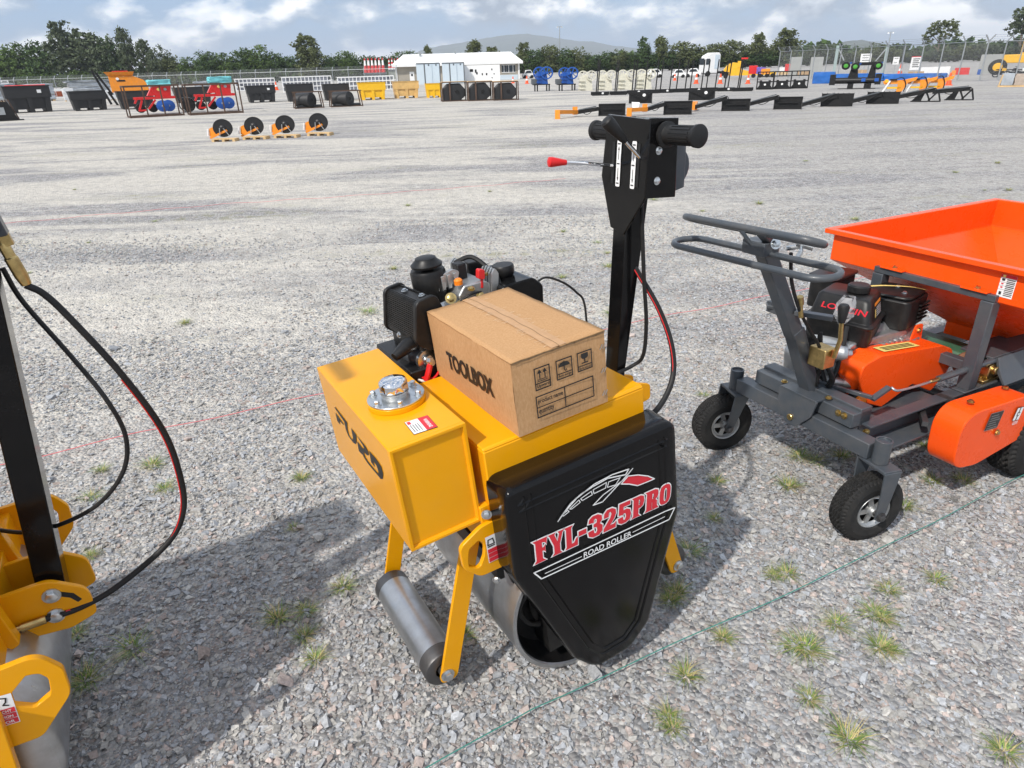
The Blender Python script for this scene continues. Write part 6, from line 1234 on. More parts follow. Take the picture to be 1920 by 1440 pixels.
jib(1500, 198, 1566, 179, (1540, 1595, 175, 200), 'fifth jib attachment, plate with toothed top edge, bare arm', None, 1); jib(1595, 191, 1650, 177, (1626, 1681, 172, 195), 'sixth jib attachment, toothed plate in front of the yellow ploughs', None, 1)
jib(1680, 183, 1747, 168, (1710, 1758, 166, 191), 'seventh jib attachment on a triangular skid under the last plough', None, 2); jib(1752, 172, 1812, 166, (1774, 1820, 163, 188), 'rightmost jib attachment on a triangular skid', None, 2)
for x0, x1, yt, yb, lb in ((1179, 1222, 172, 194, 'black blade plate standing behind the second jib attachment'), (1291, 1339, 168, 188, 'black blade plate standing behind the third jib attachment')):
    r_ = far('blade_plate', lb, 'plate', (x0 + x1) / 2, yb, 'black blade plates'); a = (x1 - x0) / 2; h = yb - yt; mb = FB(r_); mb.box(-a, a, 4, 6, 0, h); mb.prism([(5, 0), (-8, 0), (5, h)], 'x', a - 2, a); part(r_, 'plate', M_blk, mb); mb = FB(r_); mb.prism([(-a, h * .9), (a * .2, h * .5), (a, h), (a * .3, h * .2)], 'y', 1, 3); part(r_, 'gusset', M_blk, mb); mb = FB(r_); mb.lathe([(0, 3), (.5, 3)], (a * .3, .5, h * .72), (0, -1, 0), 12); part(r_, 'tag', M_white, mb)
r_ = far('paper_sheet', 'white paper sheet leaning by the second jib attachment', 'paper', 1192, 203); mb = FB(r_); mb.add([(-6, 0, 1), (5, 0, 0), (7, 4, 11), (-8, 4, 12)], [(0, 1, 2, 3)]); mb.add([(-6, .3, 1), (5, .3, 0), (7, 4.3, 11), (-8, 4.3, 12)], [(3, 2, 1, 0)]); part(r_, 'sheet', M_white, mb, smooth=False)
# upright fork frames
for i, (x0, x1, yb) in enumerate(((1419, 1447, 168), (1450, 1480, 167), (1482, 1512, 166))):
    r_ = far('fork_frame', ['left', 'middle', 'right'][i] + ' one of three upright black pallet fork frames', 'fork frame', (x0 + x1) / 2, yb, 'upright black fork frames'); a = (x1 - x0) / 2; h = 34
    for x in (-a, a): mb = FB(r_); mb.box(x - 1, x + 1, 0, 2, 0, h); part(r_, 'side_post', M_blk, mb)
    for z0, z1 in ((0, 4), (h * .40, h * .46), (h * .7, h * .76), (h - 2, h)): mb = FB(r_); mb.box(-a, a, .2, 1.8, z0, z1); part(r_, 'crossbar', M_blk, mb)
    for x in (-a * .4, 0, a * .4): mb = FB(r_); mb.box(x - .7, x + .7, .3, 1.7, h * .76, h); part(r_, 'guard_bar', M_blk, mb)
    for x in (-a * .55, a * .55): mb = FB(r_); mb.box(x - 2.2, x + 2.2, -1, .2, 2, h * .52); part(r_, 'fork', M_blk, mb)
    mb = FB(r_); mb.prism([(-a * .9, 4), (a * .9, 4), (a * .4, h * .4), (-a * .4, h * .4)], 'y', .4, 1.4); part(r_, 'plate', M_blk, mb); mb = FB(r_); mb.lathe([(0, 2), (.5, 2)], (0, -.3, h * .28), (0, -1, 0), 10); part(r_, 'tag', M_white, mb)
# white lorry cab
r_ = far('lorry', 'white lorry tractor unit parked beyond the orange cones', 'lorry', 1336, 143, yaw=.5)
mb = FB(r_); mb.prism(rpoly([(-19, 6), (-19, 22), (-15, 38), (-4, 44), (10, 44), (13, 40), (13, 12), (9, 6)], 2), 'y', 0, 20); part(r_, 'cab', M_whitep, mb, .05); mb = FB(r_); mb.box(-16, -8, -.4, 0, 22, 33); mb.box(-19.4, -18.6, 2, 18, 22, 34); part(r_, 'window', M_glass, mb); mb = FB(r_); mb.box(2, 11, -.4, 0, 14, 40); part(r_, 'fairing', M_lblue, mb)
mb = FB(r_); mb.box(-18, 34, 3, 17, 5, 9); part(r_, 'chassis', M_blk, mb)
for x in (-10, 22, 30): mb = FB(r_); mb.lathe([(0, 4.4), (.5, 5.2), (4, 5.2), (4.4, 4)], (x, -.5, 5.2), (0, 1, 0), 16); part(r_, 'wheel', M_blk, mb)
# yellow low loader with machines
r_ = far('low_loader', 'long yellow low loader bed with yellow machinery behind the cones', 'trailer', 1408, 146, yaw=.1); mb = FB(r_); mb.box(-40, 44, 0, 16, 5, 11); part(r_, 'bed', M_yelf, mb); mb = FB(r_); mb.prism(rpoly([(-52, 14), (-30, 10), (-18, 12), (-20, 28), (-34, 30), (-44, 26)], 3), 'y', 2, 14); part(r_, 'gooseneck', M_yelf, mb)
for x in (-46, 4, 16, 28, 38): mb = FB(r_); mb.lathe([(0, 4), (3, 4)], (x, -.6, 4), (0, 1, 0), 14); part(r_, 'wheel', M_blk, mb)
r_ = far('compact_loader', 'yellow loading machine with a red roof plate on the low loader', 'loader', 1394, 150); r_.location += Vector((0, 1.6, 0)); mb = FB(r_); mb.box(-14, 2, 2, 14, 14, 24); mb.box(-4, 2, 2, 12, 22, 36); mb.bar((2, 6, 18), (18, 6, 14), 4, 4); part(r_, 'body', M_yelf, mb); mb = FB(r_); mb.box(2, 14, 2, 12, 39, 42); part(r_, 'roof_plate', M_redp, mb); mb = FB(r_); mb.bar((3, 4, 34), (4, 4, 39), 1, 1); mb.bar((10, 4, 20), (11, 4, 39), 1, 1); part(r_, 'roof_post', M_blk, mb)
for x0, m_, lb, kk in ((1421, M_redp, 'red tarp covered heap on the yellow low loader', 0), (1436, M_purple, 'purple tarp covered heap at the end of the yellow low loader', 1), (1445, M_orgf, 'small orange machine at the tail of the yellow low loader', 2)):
    r_ = far('covered_load', lb, 'load', x0, 150); r_.location += Vector((0, 1.6, 0)); lump(r_, 'tarp', m_, -8, 8, 1, 12, 11, 27 - 3 * kk, 40 + kk)
r_ = far('drum_pallet', 'red and white boxes stacked on a pallet by the fence corner', 'pallet load', 1470, 140); mb = FB(r_); mb.box(-9, 0, 0, 10, 6, 14); part(r_, 'white_box', M_whitep, mb); mb = FB(r_); mb.box(0, 12, 0, 10, 6, 20); part(r_, 'red_box', M_redp, mb); mb = FB(r_); mb.box(-10, 13, -1, 11, 0, 5); part(r_, 'pallet', M_pine, mb)
# parked cars
def car(x0, x1, yt, yb, label, yaw):
    r_ = far('parked_car', label, 'car', (x0 + x1) / 2, yb, 'white cars parked beyond the yard', yaw); w, h = x1 - x0, yb - yt; a = w / 2
    mb = FB(r_); mb.prism(rpoly([(-a, h * .2), (-a, h * .5), (-a * .62, h * .58), (-a * .36, h * .98), (a * .4, h), (a * .72, h * .62), (a, h * .56), (a, h * .2)], h * .06), 'y', 0, w * .42); part(r_, 'body', M_whitep, mb, .03)
    mb = FB(r_); mb.prism([(-a * .52, h * .6), (-a * .32, h * .9), (a * .36, h * .92), (a * .6, h * .62)], 'y', -.25, w * .42 + .25); part(r_, 'window', M_glass, mb)
    for x in (-a * .6, a * .6):
        for y in (-.3, w * .42 - 2): mb = FB(r_); mb.lathe([(0, h * .2), (2.3, h * .2)], (x, y, h * .2), (0, 1, 0), 14); part(r_, 'wheel', M_blk, mb)
    mb = FB(r_); mb.box(-a - .2, -a + .4, 1, 4, h * .42, h * .5); mb.box(a - .4, a + .2, 1, 4, h * .42, h * .5); part(r_, 'lamp', M_redp, mb)
car(1212, 1243, 129, 146, 'white parked car behind the rightmost cream crusher', .2); car(1258, 1286, 130, 146, 'white parked car between two others behind the masts', .1); car(1284, 1313, 128, 145, 'white parked car closest to the white lorry', -.1); car(980, 1002, 131, 147, 'pale parked car at the right end of the white roofed building', .2)
# blue tarped benches and boxes on them
def tarp(x0, x1, yt, yb, label):
    r_ = far('tarped_row', label, 'tarp', (x0 + x1) / 2, yb, 'blue tarped rows'); lump(r_, 'tarp', M_blued, -(x1 - x0) / 2, (x1 - x0) / 2, 2, 22, 0, yb - yt, int(x0), 8, .05); return r_
tarp(1524, 1562, 135, 157, 'blue tarped row left of the black cultivator'); tarp(1560, 1650, 138, 153, 'blue tarped row behind the black cultivator'); tarp(1650, 1764, 138, 151, 'long blue tarped row behind the yellow ploughs')
for x, yb, w, h, lb in ((1553, 151, 18, 8, 'brown carton lying behind the left end of the blue tarp'), (1614, 147, 16, 16, 'brown carton stack behind the black cultivator'), (1716, 143, 26, 9, 'brown carton under the white information board'), (1506, 141, 20, 7, 'brown carton pile beside the grey boards')):
    r_ = far('carton', lb, 'carton', x, yb, 'brown cartons by the fence'); mb = FB(r_); mb.box(-w / 2, w / 2, 0, 10, 0, h); part(r_, 'box', M_carton, mb); mb = FB(r_); mb.box(-1, 1, -.3, 0, 0, h); part(r_, 'tape', M_pine, mb)
# black cultivator with green wheels
r_ = far('cultivator', 'black cultivator with green hubbed wheels raised at the top', 'cultivator', 1603, 167)
mb = FB(r_); mb.cyl((-40, 6, 16), (40, 6, 16), 6, 14); part(r_, 'roller_tube', M_blk, mb); 
for x in (-41, 36): mb = FB(r_); mb.box(x - 5, x + 5, 0, 12, 8, 28); part(r_, 'end_plate', M_blk, mb)
for x, w in ((-7, 9), (24, 7)): mb = FB(r_); mb.prism([(x - w, 20), (x + w, 20), (x + w * .5, 48), (x - w * .4, 48)], 'y', 4, 8); part(r_, 'mast', M_blk, mb)
mb = FB(r_); mb.box(-4, 30, 3, 9, 44, 50); part(r_, 'top_beam', M_blk, mb); mb = FB(r_); mb.box(-14, -4, -2, 10, 0, 10); mb.box(14, 26, -2, 10, 0, 10); mb.box(-30, 34, 4, 8, 0, 1.5); part(r_, 'skid', M_blk, mb)
for x in (12, 34): mb = FB(r_); mb.box(x - 4, x + 3, -1.5, 0, 14, 20); part(r_, 'blue_bracket', M_blue, mb)
for x, z in ((-22, 44), (-6, 42), (32, 43)):
    mb = FB(r_); mb.lathe([(0, 6.5), (1, 7.5), (4, 7.5), (5, 6.5)], (x, -1, z), (0, 1, 0), 20); wl = part(r_, 'wheel', M_blk, mb); mb = FB(r_); mb.lathe([(0, 3.9), (.6, 3.5), (1, 1)], (x, -1.1, z), (0, -1, 0), 16); mb.build('wheel_hub', M_greenw, wl); mb = FB(r_); mb.bar((x, 1, z), (x + (9 if x < 20 else 6), 4, z + 6), 2, 2.4); part(r_, 'wheel_arm', M_blue, mb)
# yellow ploughs
for i, (x0, x1, yt, yb) in enumerate(((1655, 1712, 143, 175), (1700, 1750, 142, 174), (1734, 1781, 140, 173))):
    r_ = far('plough', ['left yellow plough, white prop at its left', 'middle yellow plough between its two twins', 'right yellow plough with its beam pointing up beside the cone'][i], 'plough', (x0 + x1) / 2, yb, 'yellow ploughs in a row', .15); a = (x1 - x0) / 2; h = yb - yt
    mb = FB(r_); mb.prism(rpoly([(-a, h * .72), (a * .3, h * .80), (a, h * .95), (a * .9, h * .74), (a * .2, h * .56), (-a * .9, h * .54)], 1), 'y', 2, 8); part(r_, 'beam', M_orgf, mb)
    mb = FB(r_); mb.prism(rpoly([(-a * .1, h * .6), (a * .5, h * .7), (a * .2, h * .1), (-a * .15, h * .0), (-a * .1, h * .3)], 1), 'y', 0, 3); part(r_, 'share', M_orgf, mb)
    mb = FB(r_); mb.lathe([(0, 3.4), (4, 3.4)], (-a * .8, 0, h * .74), (0, 1, 0), 14); part(r_, 'pulley', M_yelf, mb)
    mb = FB(r_); mb.bar((-a * 1.0, -1, 0), (-a * .6, -1, h * .75), 2.6, 2.6); part(r_, 'prop', M_whitep, mb); mb = FB(r_); mb.box(-a * .7, a * .1, 0, 6, h * .28, h * .38); part(r_, 'crosspiece', M_yelb, mb)
    mb = FB(r_); mb.tube(spline([(-a * .4, 0, h * .8), (a * .1, -1, h * .92), (a * .35, -1, h * .5), (a * .3, 0, h * .1)]), 1.0, 6); part(r_, 'hose', M_blkr, mb); mb = FB(r_); mb.box(-a * .6, -a * .2, -1, 4, h * .76, h * .86); mb.cyl((0, 3, 0), (0, 3, h * .5), .8, 8); part(r_, 'valve', M_blk, mb)
# loader, motorcycles and wrapped pallet at the right edge
r_ = far('wheel_loader', 'big yellow wheel loader at the right edge behind the motorcycles', 'wheel loader', 1905, 140)
mb = FB(r_); mb.box(-26, 40, 2, 30, 22, 38); mb.prism([(-30, 26), (-14, 24), (-14, 36), (-26, 38)], 'y', 4, 28); part(r_, 'body', M_yelf, mb, .05); mb = FB(r_); mb.box(-2, 30, 4, 26, 38, 62); part(r_, 'cab', M_yelf, mb); mb = FB(r_); mb.box(1, 28, 3.6, 26.4, 42, 59); part(r_, 'cab_glass', M_glass, mb)
for x in (-32, 24): mb = FB(r_); mb.lathe([(0, 12), (1.5, 15), (9, 15), (10, 12)], (x, -1, 15), (0, 1, 0), 26); w_ = part(r_, 'wheel', M_tyre, mb); mb = FB(r_); mb.lathe([(0, 8), (1, 7), (1.2, .1)], (x, -1, 15), (0, -1, 0), 18); mb.build('rim', M_yelf, w_)
for i, (x, c_) in enumerate(((1876, M_yelf), (1896, M_blk), (1914, M_whitep))):
    r_ = far('motorcycle', ['motorcycle with a yellow tank, leftmost of three by the loader', 'all black motorcycle between two others by the loader', 'motorcycle with white fairing at the right edge'][i], 'motorcycle', x, 145, 'motorcycles before the loader', .3)
    for xx in (-9, 9): mb = FB(r_); mb.lathe([(0, 5.5), (.3, 6.2), (1.7, 6.2), (2, 5.5), (2, 4.4), (0, 4.4), (0, 5.5)], (xx, 0, 6.2), (0, 1, 0), 20, cap=False); mb.lathe([(.4, 1.2), (1.6, 1.2)], (xx, 0, 6.2), (0, 1, 0), 8); part(r_, 'wheel', M_blk, mb)
    mb = FB(r_); mb.prism(rpoly([(-6, 5), (4, 5), (6, 11), (-5, 11)], 1), 'y', -1, 3); mb.bar((9, 1, 6), (5, 1, 20), 1, 1); mb.bar((-9, 1, 6), (-2, 1, 9), 1, 1); mb.box(-10, -1, -.5, 2.5, 13.5, 15.5); mb.bar((4, -5, 20), (4, 6, 20), .8, .8); part(r_, 'frame', M_blk, mb)
    mb = FB(r_); mb.prism(rpoly([(-2, 12), (6, 12), (6, 17), (1, 17.5)], 1.5), 'y', -1.5, 3.5); part(r_, 'tank', c_, mb)
r_ = far('wrapped_pallet', 'film wrapped pallet of grey and tan blocks at the right edge', 'pallet load', 1905, 163, yaw=.15)
lump(r_, 'grey_block', M_film, -25, -6, 0, 20, 3, 26, 71, 4, .05); lump(r_, 'tan_block', pbr('tan_paper', (.40, .33, .27), .7, var=.15), -5, 30, 0, 20, 3, 25, 72, 4, .05); mb = FB(r_); mb.box(-27, 30, 0, 20, 0, 3); mb.bar((-28, 1, 0), (-25, 1, 24), 2, 2); part(r_, 'pallet', M_pine, mb)
for x, yb, w, h, m_, lb in ((1802, 140, 24, 13, M_redp, 'red plastic bins beyond the fence'), (1787, 141, 7, 9, M_orgf, 'small orange box beside the red bins beyond the fence'), (1835, 140, 6, 10, M_blue, 'small blue drum beyond the fence'), (1853, 138, 36, 36, M_conc, 'tall grey concrete formwork panel left of the loader'), (1762, 140, 30, 15, M_whitep, 'low white covered stacks beyond the fence'), (1735, 139, 18, 13, M_whitep, 'white covered stack behind the information board'), (1490, 141, 20, 34, M_conc, 'grey board leaning at the fence, left of its twin'), (1528, 141, 22, 34, M_conc, 'grey board leaning at the fence, right of its twin')):
    r_ = far('yard_object', lb, 'bin' if m_ in (M_redp, M_orgf, M_blue) else 'panel', x, yb); r_.name = {M_redp: 'plastic_bin', M_orgf: 'orange_box', M_blue: 'blue_drum', M_conc: 'grey_board', M_whitep: 'covered_stack'}[m_]; 
    dd = 1.5 if m_ is M_conc else 8; mb = FB(r_); mb.prism([(-w / 2, 0), (w / 2, 0), (w / 2 * .98, h), (-w / 2 * .98, h)], 'y', 0, dd); part(r_, 'body', m_, mb); mb = FB(r_)
    for k in (-.3, .05, .35): mb.box(w * k, w * k + w * .05, -.3, 0, h * .1, h * .9)
    part(r_, 'rib', m_, mb)
# ---- fences
def chain_mat():
    mt = bpy.data.materials.new('chain_link'); mt.use_nodes = True; t = mt.node_tree; b = t.nodes['Principled BSDF']; b.inputs['Base Color'].default_value = (.30, .31, .31, 1); b.inputs['Roughness'].default_value = .5
    tcn = nd(t, 'ShaderNodeTexCoord'); sp = nd(t, 'ShaderNodeSeparateXYZ'); lk(t, tcn.outputs['Object'], sp.inputs[0])
    def stripe(sg):
        d = mathn(t, 'ADD', sp.outputs[0], mathn(t, 'MULTIPLY', sp.outputs[2], sg)); return mathn(t, 'LESS_THAN', mathn(t, 'FRACT', mathn(t, 'MULTIPLY', d, 14.0)), .10)
    al = mathn(t, 'MAXIMUM', stripe(1.0), stripe(-1.0)); lk(t, al, b.inputs['Alpha']); return mt
M_chain = chain_mat()
def fence(p0, p1, h, n, label, lean_out, topf=True):
    a, b = G(*p0), G(*p1); d = b - a; L = d.length; yaw = math.atan2(d.y, d.x); r_ = empty('chain_link_fence', label, 'fence', a, yaw)
    for i in range(n + 1):
        x = L * i / n; mb = MB(); k = -1 if lean_out else 1; mb.tube([(x, 0, 0), (x, 0, h), (x, k * .32, h + .38)], .042, 8); mb.build('post', M_galv, r_)
    mb = MB(); mb.tube([(0, 0, h), (L, 0, h)], .03, 6); mb.build('top_rail', M_galv, r_)
    for j in range(3): mb = MB(); mb.tube([(0, k * .1 * (j + 1), h + .12 * (j + 1)), (L, k * .1 * (j + 1), h + .12 * (j + 1))], .008, 4); mb.build('barbed_wire', M_galv, r_)
    mb = MB(); mb.add([(0, .05, .05), (L, .05, .05), (L, .05, h), (0, .05, h)], [(0, 1, 2, 3)]); mb.build('mesh', M_chain, r_, smooth=False); return r_
fence((-40, 181), (745, 160), 2.0, 29, 'long chain link fence behind the tubs, angled post tops, hedge behind', False)
fr_ = fence((1457, 147), (1836, 152), 2.35, 13, 'tall chain link fence with leaning posts in front of the signs', True); fence((1836, 152), (1990, 141), 2.35, 5, 'chain link fence section running back to the wheel loader', True)
for x, lb in ((1562, 'thick pale green gate post left of the notice sheet'), (1654, 'thick pale green gate post with a diagonal brace')):
    r_ = far('gate_post', lb, 'post', x, 144, 'pale green gate posts'); mb = FB(r_); mb.box(-2.6, 2.6, 0, 5, 0, 58); part(r_, 'post', pbr('pale_green_paint', (.30, .38, .37), .5), mb); mb = FB(r_); mb.bar((0, 2, 56), (-16 if x > 1600 else 14, 2, 30), 2, 2); part(r_, 'brace', M_galv, mb)
def sign(x0, x1, yt, yb, base, label, lines, red=False):
    r_ = far('notice_sign', label, 'sign', (x0 + x1) / 2, base, 'notices by the gate'); w, h = x1 - x0, yb - yt; z0 = base - yb; mb = FB(r_); mb.box(-w / 2, w / 2, 0, .5, z0, z0 + h); bd = part(r_, 'board', M_white, mb)
    mb = FB(r_)
    for k in range(lines): z = z0 + h * (.78 - .58 * k / max(1, lines - 1)); mb.box(-w * .32, w * (.34 - .1 * (k % 2)), -.15, 0, z, z + h * .07)
    mb.build('print', M_blkpr, bd, smooth=False)
    if red: mb = FB(r_); mb.box(-w / 2, w / 2, -.15, 0, z0 + h * .95, z0 + h); mb.build('red_edge', M_redpr, bd)
    mb = FB(r_); mb.box(-.7, .7, .5, 1.2, 0, z0 + h * .5); part(r_, 'post', M_galv, mb)
sign(1608, 1626, 101, 117, 145, 'white notice sheet with three text lines between the gate posts', 3); sign(1669, 1679, 107, 121, 145, 'narrow white notice right of the braced gate post', 2); sign(1703, 1720, 106, 131, 146, 'tall white information board with a red top edge', 5, True)
# ---- light poles
for x, yt, yb, lb in ((1049, 52, 138, 'tall twin lamp pole in front of the mountain'), (1656, 62, 137, 'tall twin lamp pole behind the gate posts')):
    r_ = far('light_pole', lb, 'light pole', x, yb, 'twin lamp poles'); h = yb - yt; mb = FB(r_); mb.lathe([(0, 1.3), (h, .7)], (0, 0, 0), (0, 0, 1), 10); part(r_, 'pole', M_galv, mb); mb = FB(r_); mb.box(-5, 5, -.4, .4, h - .5, h + .5); part(r_, 'crossarm', M_galv, mb)
    for s_ in (-1, 1): mb = FB(r_); mb.frust((s_ * 4 - 1.6, s_ * 4 + 1.6, -1.5, 1.5), h - 2.4, (s_ * 4 - .8, s_ * 4 + .8, -.8, .8), h); part(r_, 'lamp_head', M_galv, mb)
r_ = far('utility_pole', 'wooden utility pole with a crossarm behind the fence', 'pole', 1686, 138); mb = FB(r_); mb.lathe([(0, 1), (52, .7)], (0, 0, 0), (0, 0, 1), 8); part(r_, 'pole', M_dgrey, mb); mb = FB(r_); mb.box(-6, 6, -.4, .4, 49, 50.2); part(r_, 'crossarm', M_dgrey, mb)
# ================================================================== TREES
def leaf_mat(name, c, v):
    mt = pbr(name, c, .65, var=v, vs=.45, spec=.25); return mt
LM = [leaf_mat('dark_foliage', (.056, .096, .026), .5), leaf_mat('grey_green_foliage', (.088, .112, .058), .45), leaf_mat('olive_foliage', (.105, .125, .045), .45), leaf_mat('mid_foliage', (.085, .135, .03), .4)]
M_bark = pbr('bark', (.16, .13, .10), .9, var=.3, vs=2)
def crown_mesh(name, blobs, per, leaf, seed, mat):
    """leaf faces gathered in clumps inside the given ellipsoids (unit tree 1 m tall)"""
    r = np.random.default_rng(seed); V = []
    for (cx_, cy_, cz_, rx, ry, rz, n) in blobs:
        d = r.normal(size=(n, 3)); d /= np.linalg.norm(d, axis=1)[:, None]; q = d * (r.random((n, 1)) ** .35); C = q * (rx, ry, rz) + (cx_, cy_, cz_)
        for c in C:
            k = max(3, int(per * r.uniform(.6, 1.4))); rr = min(rx, rz) * r.uniform(.16, .34); o = r.normal(0, .5, (k, 3)) * rr * (1, 1, .75); pc = c + o
            a = r.normal(size=(k, 3)); a /= np.linalg.norm(a, axis=1)[:, None]; b = np.cross(a, r.normal(size=(k, 3))); b /= np.linalg.norm(b, axis=1)[:, None] + 1e-9; L = leaf * r.uniform(.6, 1.3, (k, 1))
            V.append(np.stack([pc - a * L - b * L * .5, pc + a * L * .2 - b * L * .7, pc + a * L + b * L * .1, pc - a * L * .1 + b * L * .7], 1))
    V = np.concatenate(V).reshape(-1, 3); n = len(V) // 4
    me = bpy.data.meshes.new(name); me.vertices.add(len(V)); me.vertices.foreach_set('co', V.reshape(-1)); me.loops.add(len(V)); me.loops.foreach_set('vertex_index', np.arange(len(V), dtype=np.int32)); me.polygons.add(n); me.polygons.foreach_set('loop_start', np.arange(0, len(V), 4, dtype=np.int32))
    me.update(); me.materials.append(mat); return me
def trunk_mesh(kind, seed):
    r = random.Random(seed); mb = MB(); mb.tube([(0, 0, 0), (.01, 0, .2), (-.01, .01, .42), (.0, 0, .62)], [.028, .022, .016, .008], 7)
    for k in range(7): a = k * 2.4; z = .22 + .06 * k; mb.tube([(0, 0, z), (.10 * math.cos(a), .10 * math.sin(a), z + .10), (.2 * math.cos(a), .2 * math.sin(a), z + .22)], [.012, .008, .003], 5)
    o = mb.build('trunk', M_bark); me = o.data; bpy.data.objects.remove(o); return me
def kindset(kind):
    if kind == 'round': return [[(0, 0, .60, .36, .36, .38, 80), (.22, .1, .42, .28, .3, .28, 44), (-.24, 0, .45, .28, .3, .30, 44), (0, -.1, .24, .38, .36, .22, 50)], 20, .027]
    if kind == 'tall': return [[(0, 0, .68, .24, .24, .28, 70), (.18, .05, .50, .2, .2, .22, 40), (-.19, 0, .48, .2, .2, .24, 40), (.05, -.1, .28, .26, .24, .20, 40), (-.06, -.05, .87, .12, .12, .13, 18)], 20, .024]
    if kind == 'conifer': return [[(0, 0, .16 + .09 * k, .27 - .028 * k, .27 - .028 * k, .08, 30 - 2 * k) for k in range(10)], 15, .020]
    if kind == 'gum': return [[(-.16, 0, .78, .17, .17, .15, 36), (.14, .05, .84, .18, .18, .15, 40), (.26, 0, .64, .13, .13, .12, 24), (-.26, .05, .56, .13, .13, .12, 24), (.02, 0, .62, .16, .16, .12, 24), (0, 0, .93, .1, .1, .07, 14)], 18, .020]
TM = {}
def tree(px, yt, width, kind, mi, label, yb=None, group='trees beyond the yard'):
    yb = yb if yb is not None else (Y_HOR - K_HOR * (px - 960)) + 13; p = G(px, yb); s = mpp(p); H = (yb - yt) * s * CZ; sw = width * s / (.72 * H)
    key = (kind, mi, int(px) % 3)
    if key not in TM: b, per, lf = kindset(kind); TM[key] = (crown_mesh('crown', b, per, lf * (1.0 if kind != 'round' else 1.0), hash(kind) % 97 + int(px) % 3 * 7 + mi, LM[mi]), trunk_mesh(kind, int(px)))
    r_ = empty('tree', label, 'tree', p, random.uniform(0, 6.28), group); r_.scale = (sw * H, sw * H, H)
    for nm, me in zip(('crown', 'trunk'), TM[key]): o = bpy.data.objects.new(nm, me); col.objects.link(o); o.parent = r_
GL_, GC_, GR_ = 'trees beyond the left fence', 'trees behind the white roofed building', 'trees on the right beyond the yard'
TL = 'dark green broad tree in the line beyond the left fence'
for a in ((-25, 85, 90, 'round', 0), (8, 90, 60, 'round', 0), (46, 80, 62, 'round', 3), (96, 76, 66, 'round', 0), (205, 62, 60, 'round', 1), (222, 70, 46, 'round', 0), (312, 86, 44, 'round', 1), (335, 104, 42, 'round', 2), (366, 108, 50, 'round', 3)): tree(*a, TL, None, GL_)
for a in ((398, 92, 44, 'round', 0), (432, 100, 44, 'round', 3), (462, 90, 50, 'round', 0), (492, 86, 50, 'round', 3), (520, 96, 40, 'round', 0), (548, 102, 44, 'round', 0), (600, 100, 52, 'round', 2), (628, 103, 44, 'round', 0), (655, 95, 46, 'round', 3), (690, 104, 50, 'round', 0), (725, 102, 46, 'round', 0), (752, 98, 40, 'round', 3), (770, 92, 40, 'round', 0)): tree(*a, 'mid green rounded tree in the line behind the netted stacks', None, 'trees behind the netted stacks')
tree(148, 40, 80, 'tall', 1, 'tallest grey green tree beyond the left fence', None, GL_); tree(180, 58, 90, 'tall', 1, 'dense grey green tree right of the tallest one', None, GL_)
tree(252, 50, 44, 'tall', 1, 'narrow grey green tree right of the dense one, taller of two', None, GL_); tree(284, 74, 42, 'tall', 1, 'narrow grey green tree, shorter of two, above the rusty crate', None, GL_)
tree(582, 64, 66, 'tall', 2, 'tall olive tree rising above the line behind the netted stacks', None, 'trees behind the netted stacks')
for x, yt, w in ((806, 83, 24), (890, 73, 46), (925, 86, 40), (982, 78, 38)): tree(x, yt, w, 'tall', 2, 'olive tree showing above the white roof', None, GC_)
for x, yt, w, m_ in ((830, 103, 50, 0), (870, 100, 50, 0), (950, 96, 46, 0), (1005, 92, 46, 0), (1030, 84, 40, 2), (1060, 90, 44, 0), (1085, 88, 40, 2), (1112, 100, 42, 0), (1138, 96, 44, 0), (1160, 92, 40, 2), (1182, 98, 40, 0)): tree(x, yt, w, 'round', m_, 'low dark tree in the row before the mountain', None, 'low trees before the mountain')
for x, yt, w, k, m_ in ((1204, 70, 36, 'tall', 0), (1238, 66, 42, 'tall', 2), (1282, 77, 58, 'round', 2), (1330, 81, 56, 'round', 2), (1372, 74, 56, 'round', 2), (1416, 62, 44, 'tall', 2), (1470, 54, 66, 'tall', 2)): tree(x, yt, w, k, m_, 'olive tree in the uneven row behind the lorry and low loader', None, 'olive trees behind the lorry')
for x, yt, w, m_ in ((1215, 98, 50, 0), (1255, 98, 50, 0), (1300, 98, 54, 0), (1345, 100, 50, 0), (1390, 98, 54, 0), (1435, 96, 50, 0), (1480, 98, 50, 0), (1520, 94, 50, 1), (1540, 80, 50, 1), (1580, 98, 44, 1), (1615, 92, 46, 2), (1640, 80, 52, 2), (1672, 92, 40, 2), (1705, 94, 46, 1), (1790, 84, 56, 2), (1835, 80, 60, 1), (1875, 84, 60, 1), (1930, 76, 70, 1), (1760, 92, 50, 1)): tree(x, yt, w, 'round', m_, 'low bushy tree in the mass behind the right fence', None, GR_)
tree(1754, 38, 62, 'gum', 2, 'tall eucalyptus with open crown and bare trunk behind the information board', None, GR_); tree(1905, 10, 76, 'gum', 1, 'tall dark eucalyptus at the right edge above the loader', None, GR_); tree(1935, 24, 70, 'gum', 1, 'dark eucalyptus cut by the right edge of the photo', None, GR_)
# hedge beyond the left fence
r_ = far('hedge', 'clipped bright green hedge behind the left fence', 'hedge', 128, 168); s = r_['_s']
me = crown_mesh('foliage', [(-72 + 6 * k, 6, 17, 5, 4, 16, 26) for k in range(25)] + [(16, 4, 30, 9, 5, 8, 20)], 12, 1.3, 5, LM[3]); o = bpy.data.objects.new('foliage', me); col.objects.link(o); o.parent = r_; o.scale = (s, s, s * CZ)
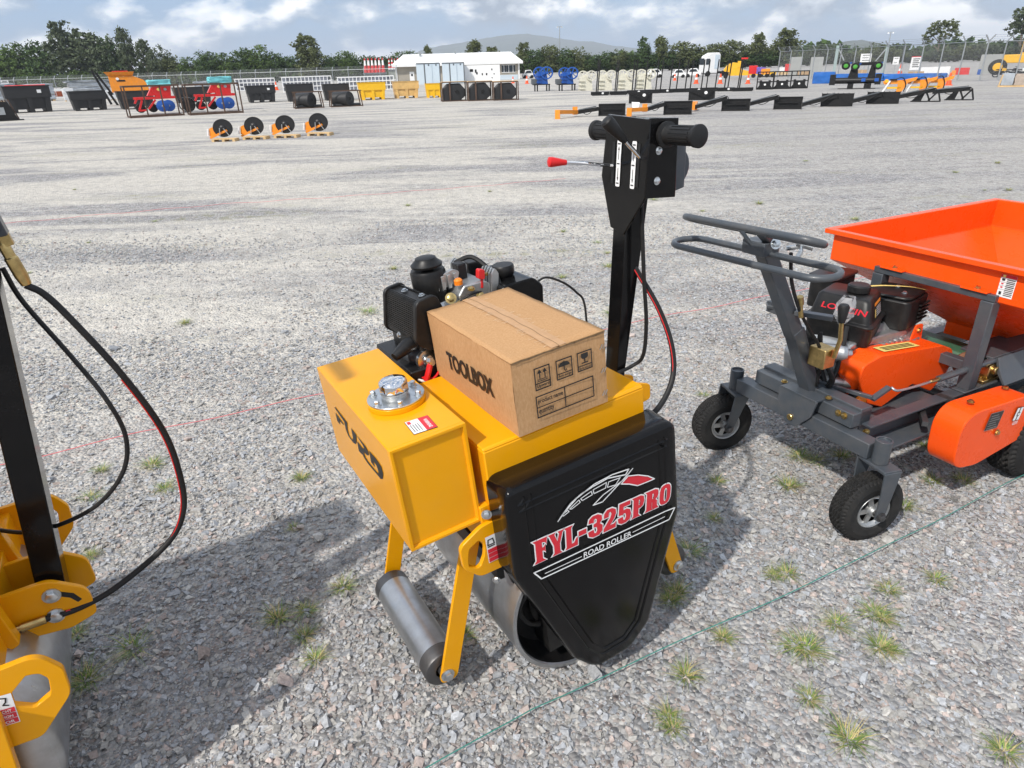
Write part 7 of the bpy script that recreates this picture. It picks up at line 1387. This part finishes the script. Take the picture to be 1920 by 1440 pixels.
# far wood closing the gaps under the trees
W_ = []
for px in range(-900, 2900, 16):
    hy = Y_HOR - K_HOR * (px - 960); p = G(px, hy + 10.5); k = mpp(p); t = (30 if px > 1460 else 22) + 5 * math.sin(px * .05) + 4 * math.sin(px * .021 + 1); W_.append((p.x, p.y, t * .45 * k, 13 * k, 3, t * .55 * k, 30))
me = crown_mesh('far_wood', W_, 12, 1.0, 9, LM[0]); o = bpy.data.objects.new('far_wood', me); col.objects.link(o); tag(o, kind='stuff')
# mountains
def ridge(pts, dist, deep, name):
    mb = MB(); n = len(pts); rows = 9; vs = []; M = []
    for j in range(rows):
        t = j / (rows - 1); f = math.sin(math.pi * min(1, t * 1.02) * .5) if t < 1 else 1
        for i, (px, y) in enumerate(pts):
            hy = Y_HOR - K_HOR * (px - 960); dirx = ray(px, hy); dirx.z = 0; dirx.normalize(); dd = dist - deep * (1 - t); h = max(0, (hy - y)) / F_PX * dist * CZ * CZ
            wob_ = 1 + .10 * math.sin(i * 1.7 + j * 2.1) * (1 - t); p = dirx * dd; vs.append((p.x, p.y, h * t ** .9 * wob_ - (5 if j == 0 else 0)))
    mb.add(vs, [(j * n + i, j * n + i + 1, (j + 1) * n + i + 1, (j + 1) * n + i) for j in range(rows - 1) for i in range(n - 1)])
    return tag(mb.build(name, pbr('hill_scrub', (.085, .095, .06), .9, var=.35, vs=.01), ang=60), kind='structure')
def dense(pts, step=8):
    out = []; r = random.Random(3)
    for (x0, y0), (x1, y1) in zip(pts[:-1], pts[1:]):
        k = max(1, int((x1 - x0) / step)); out += [(x0 + (x1 - x0) * i / k, y0 + (y1 - y0) * i / k + r.uniform(-.7, .7)) for i in range(k)]
    return out + [pts[-1]]
ridge(dense([(700, 112), (760, 106), (800, 92), (830, 86), (870, 80), (915, 72), (950, 66), (990, 64), (1015, 68), (1045, 72), (1085, 78), (1110, 78), (1150, 86), (1190, 90), (1240, 100), (1330, 108)]), 5200, 1500, 'mountain')
ridge(dense([(1480, 100), (1540, 92), (1565, 83), (1585, 79), (1610, 78), (1640, 82), (1700, 94), (1800, 104)]), 2600, 700, 'hill')

# ---- haze: pale air that fades the mountains
hz = MB(); hz.box(-7000, 7000, -60, 7200, -1, 235)
M_hz = bpy.data.materials.new('haze'); M_hz.use_nodes = True; _t = M_hz.node_tree; _t.nodes.remove(_t.nodes['Principled BSDF'])
_v = nd(_t, 'ShaderNodeVolumePrincipled', Density=.0002); _v.inputs['Color'].default_value = (.80, .88, 1, 1); _v.inputs['Anisotropy'].default_value = .0
lk(_t, _v.outputs[0], _t.nodes['Material Output'].inputs['Volume'])
tag(hz.build('haze', M_hz, smooth=False), kind='stuff')
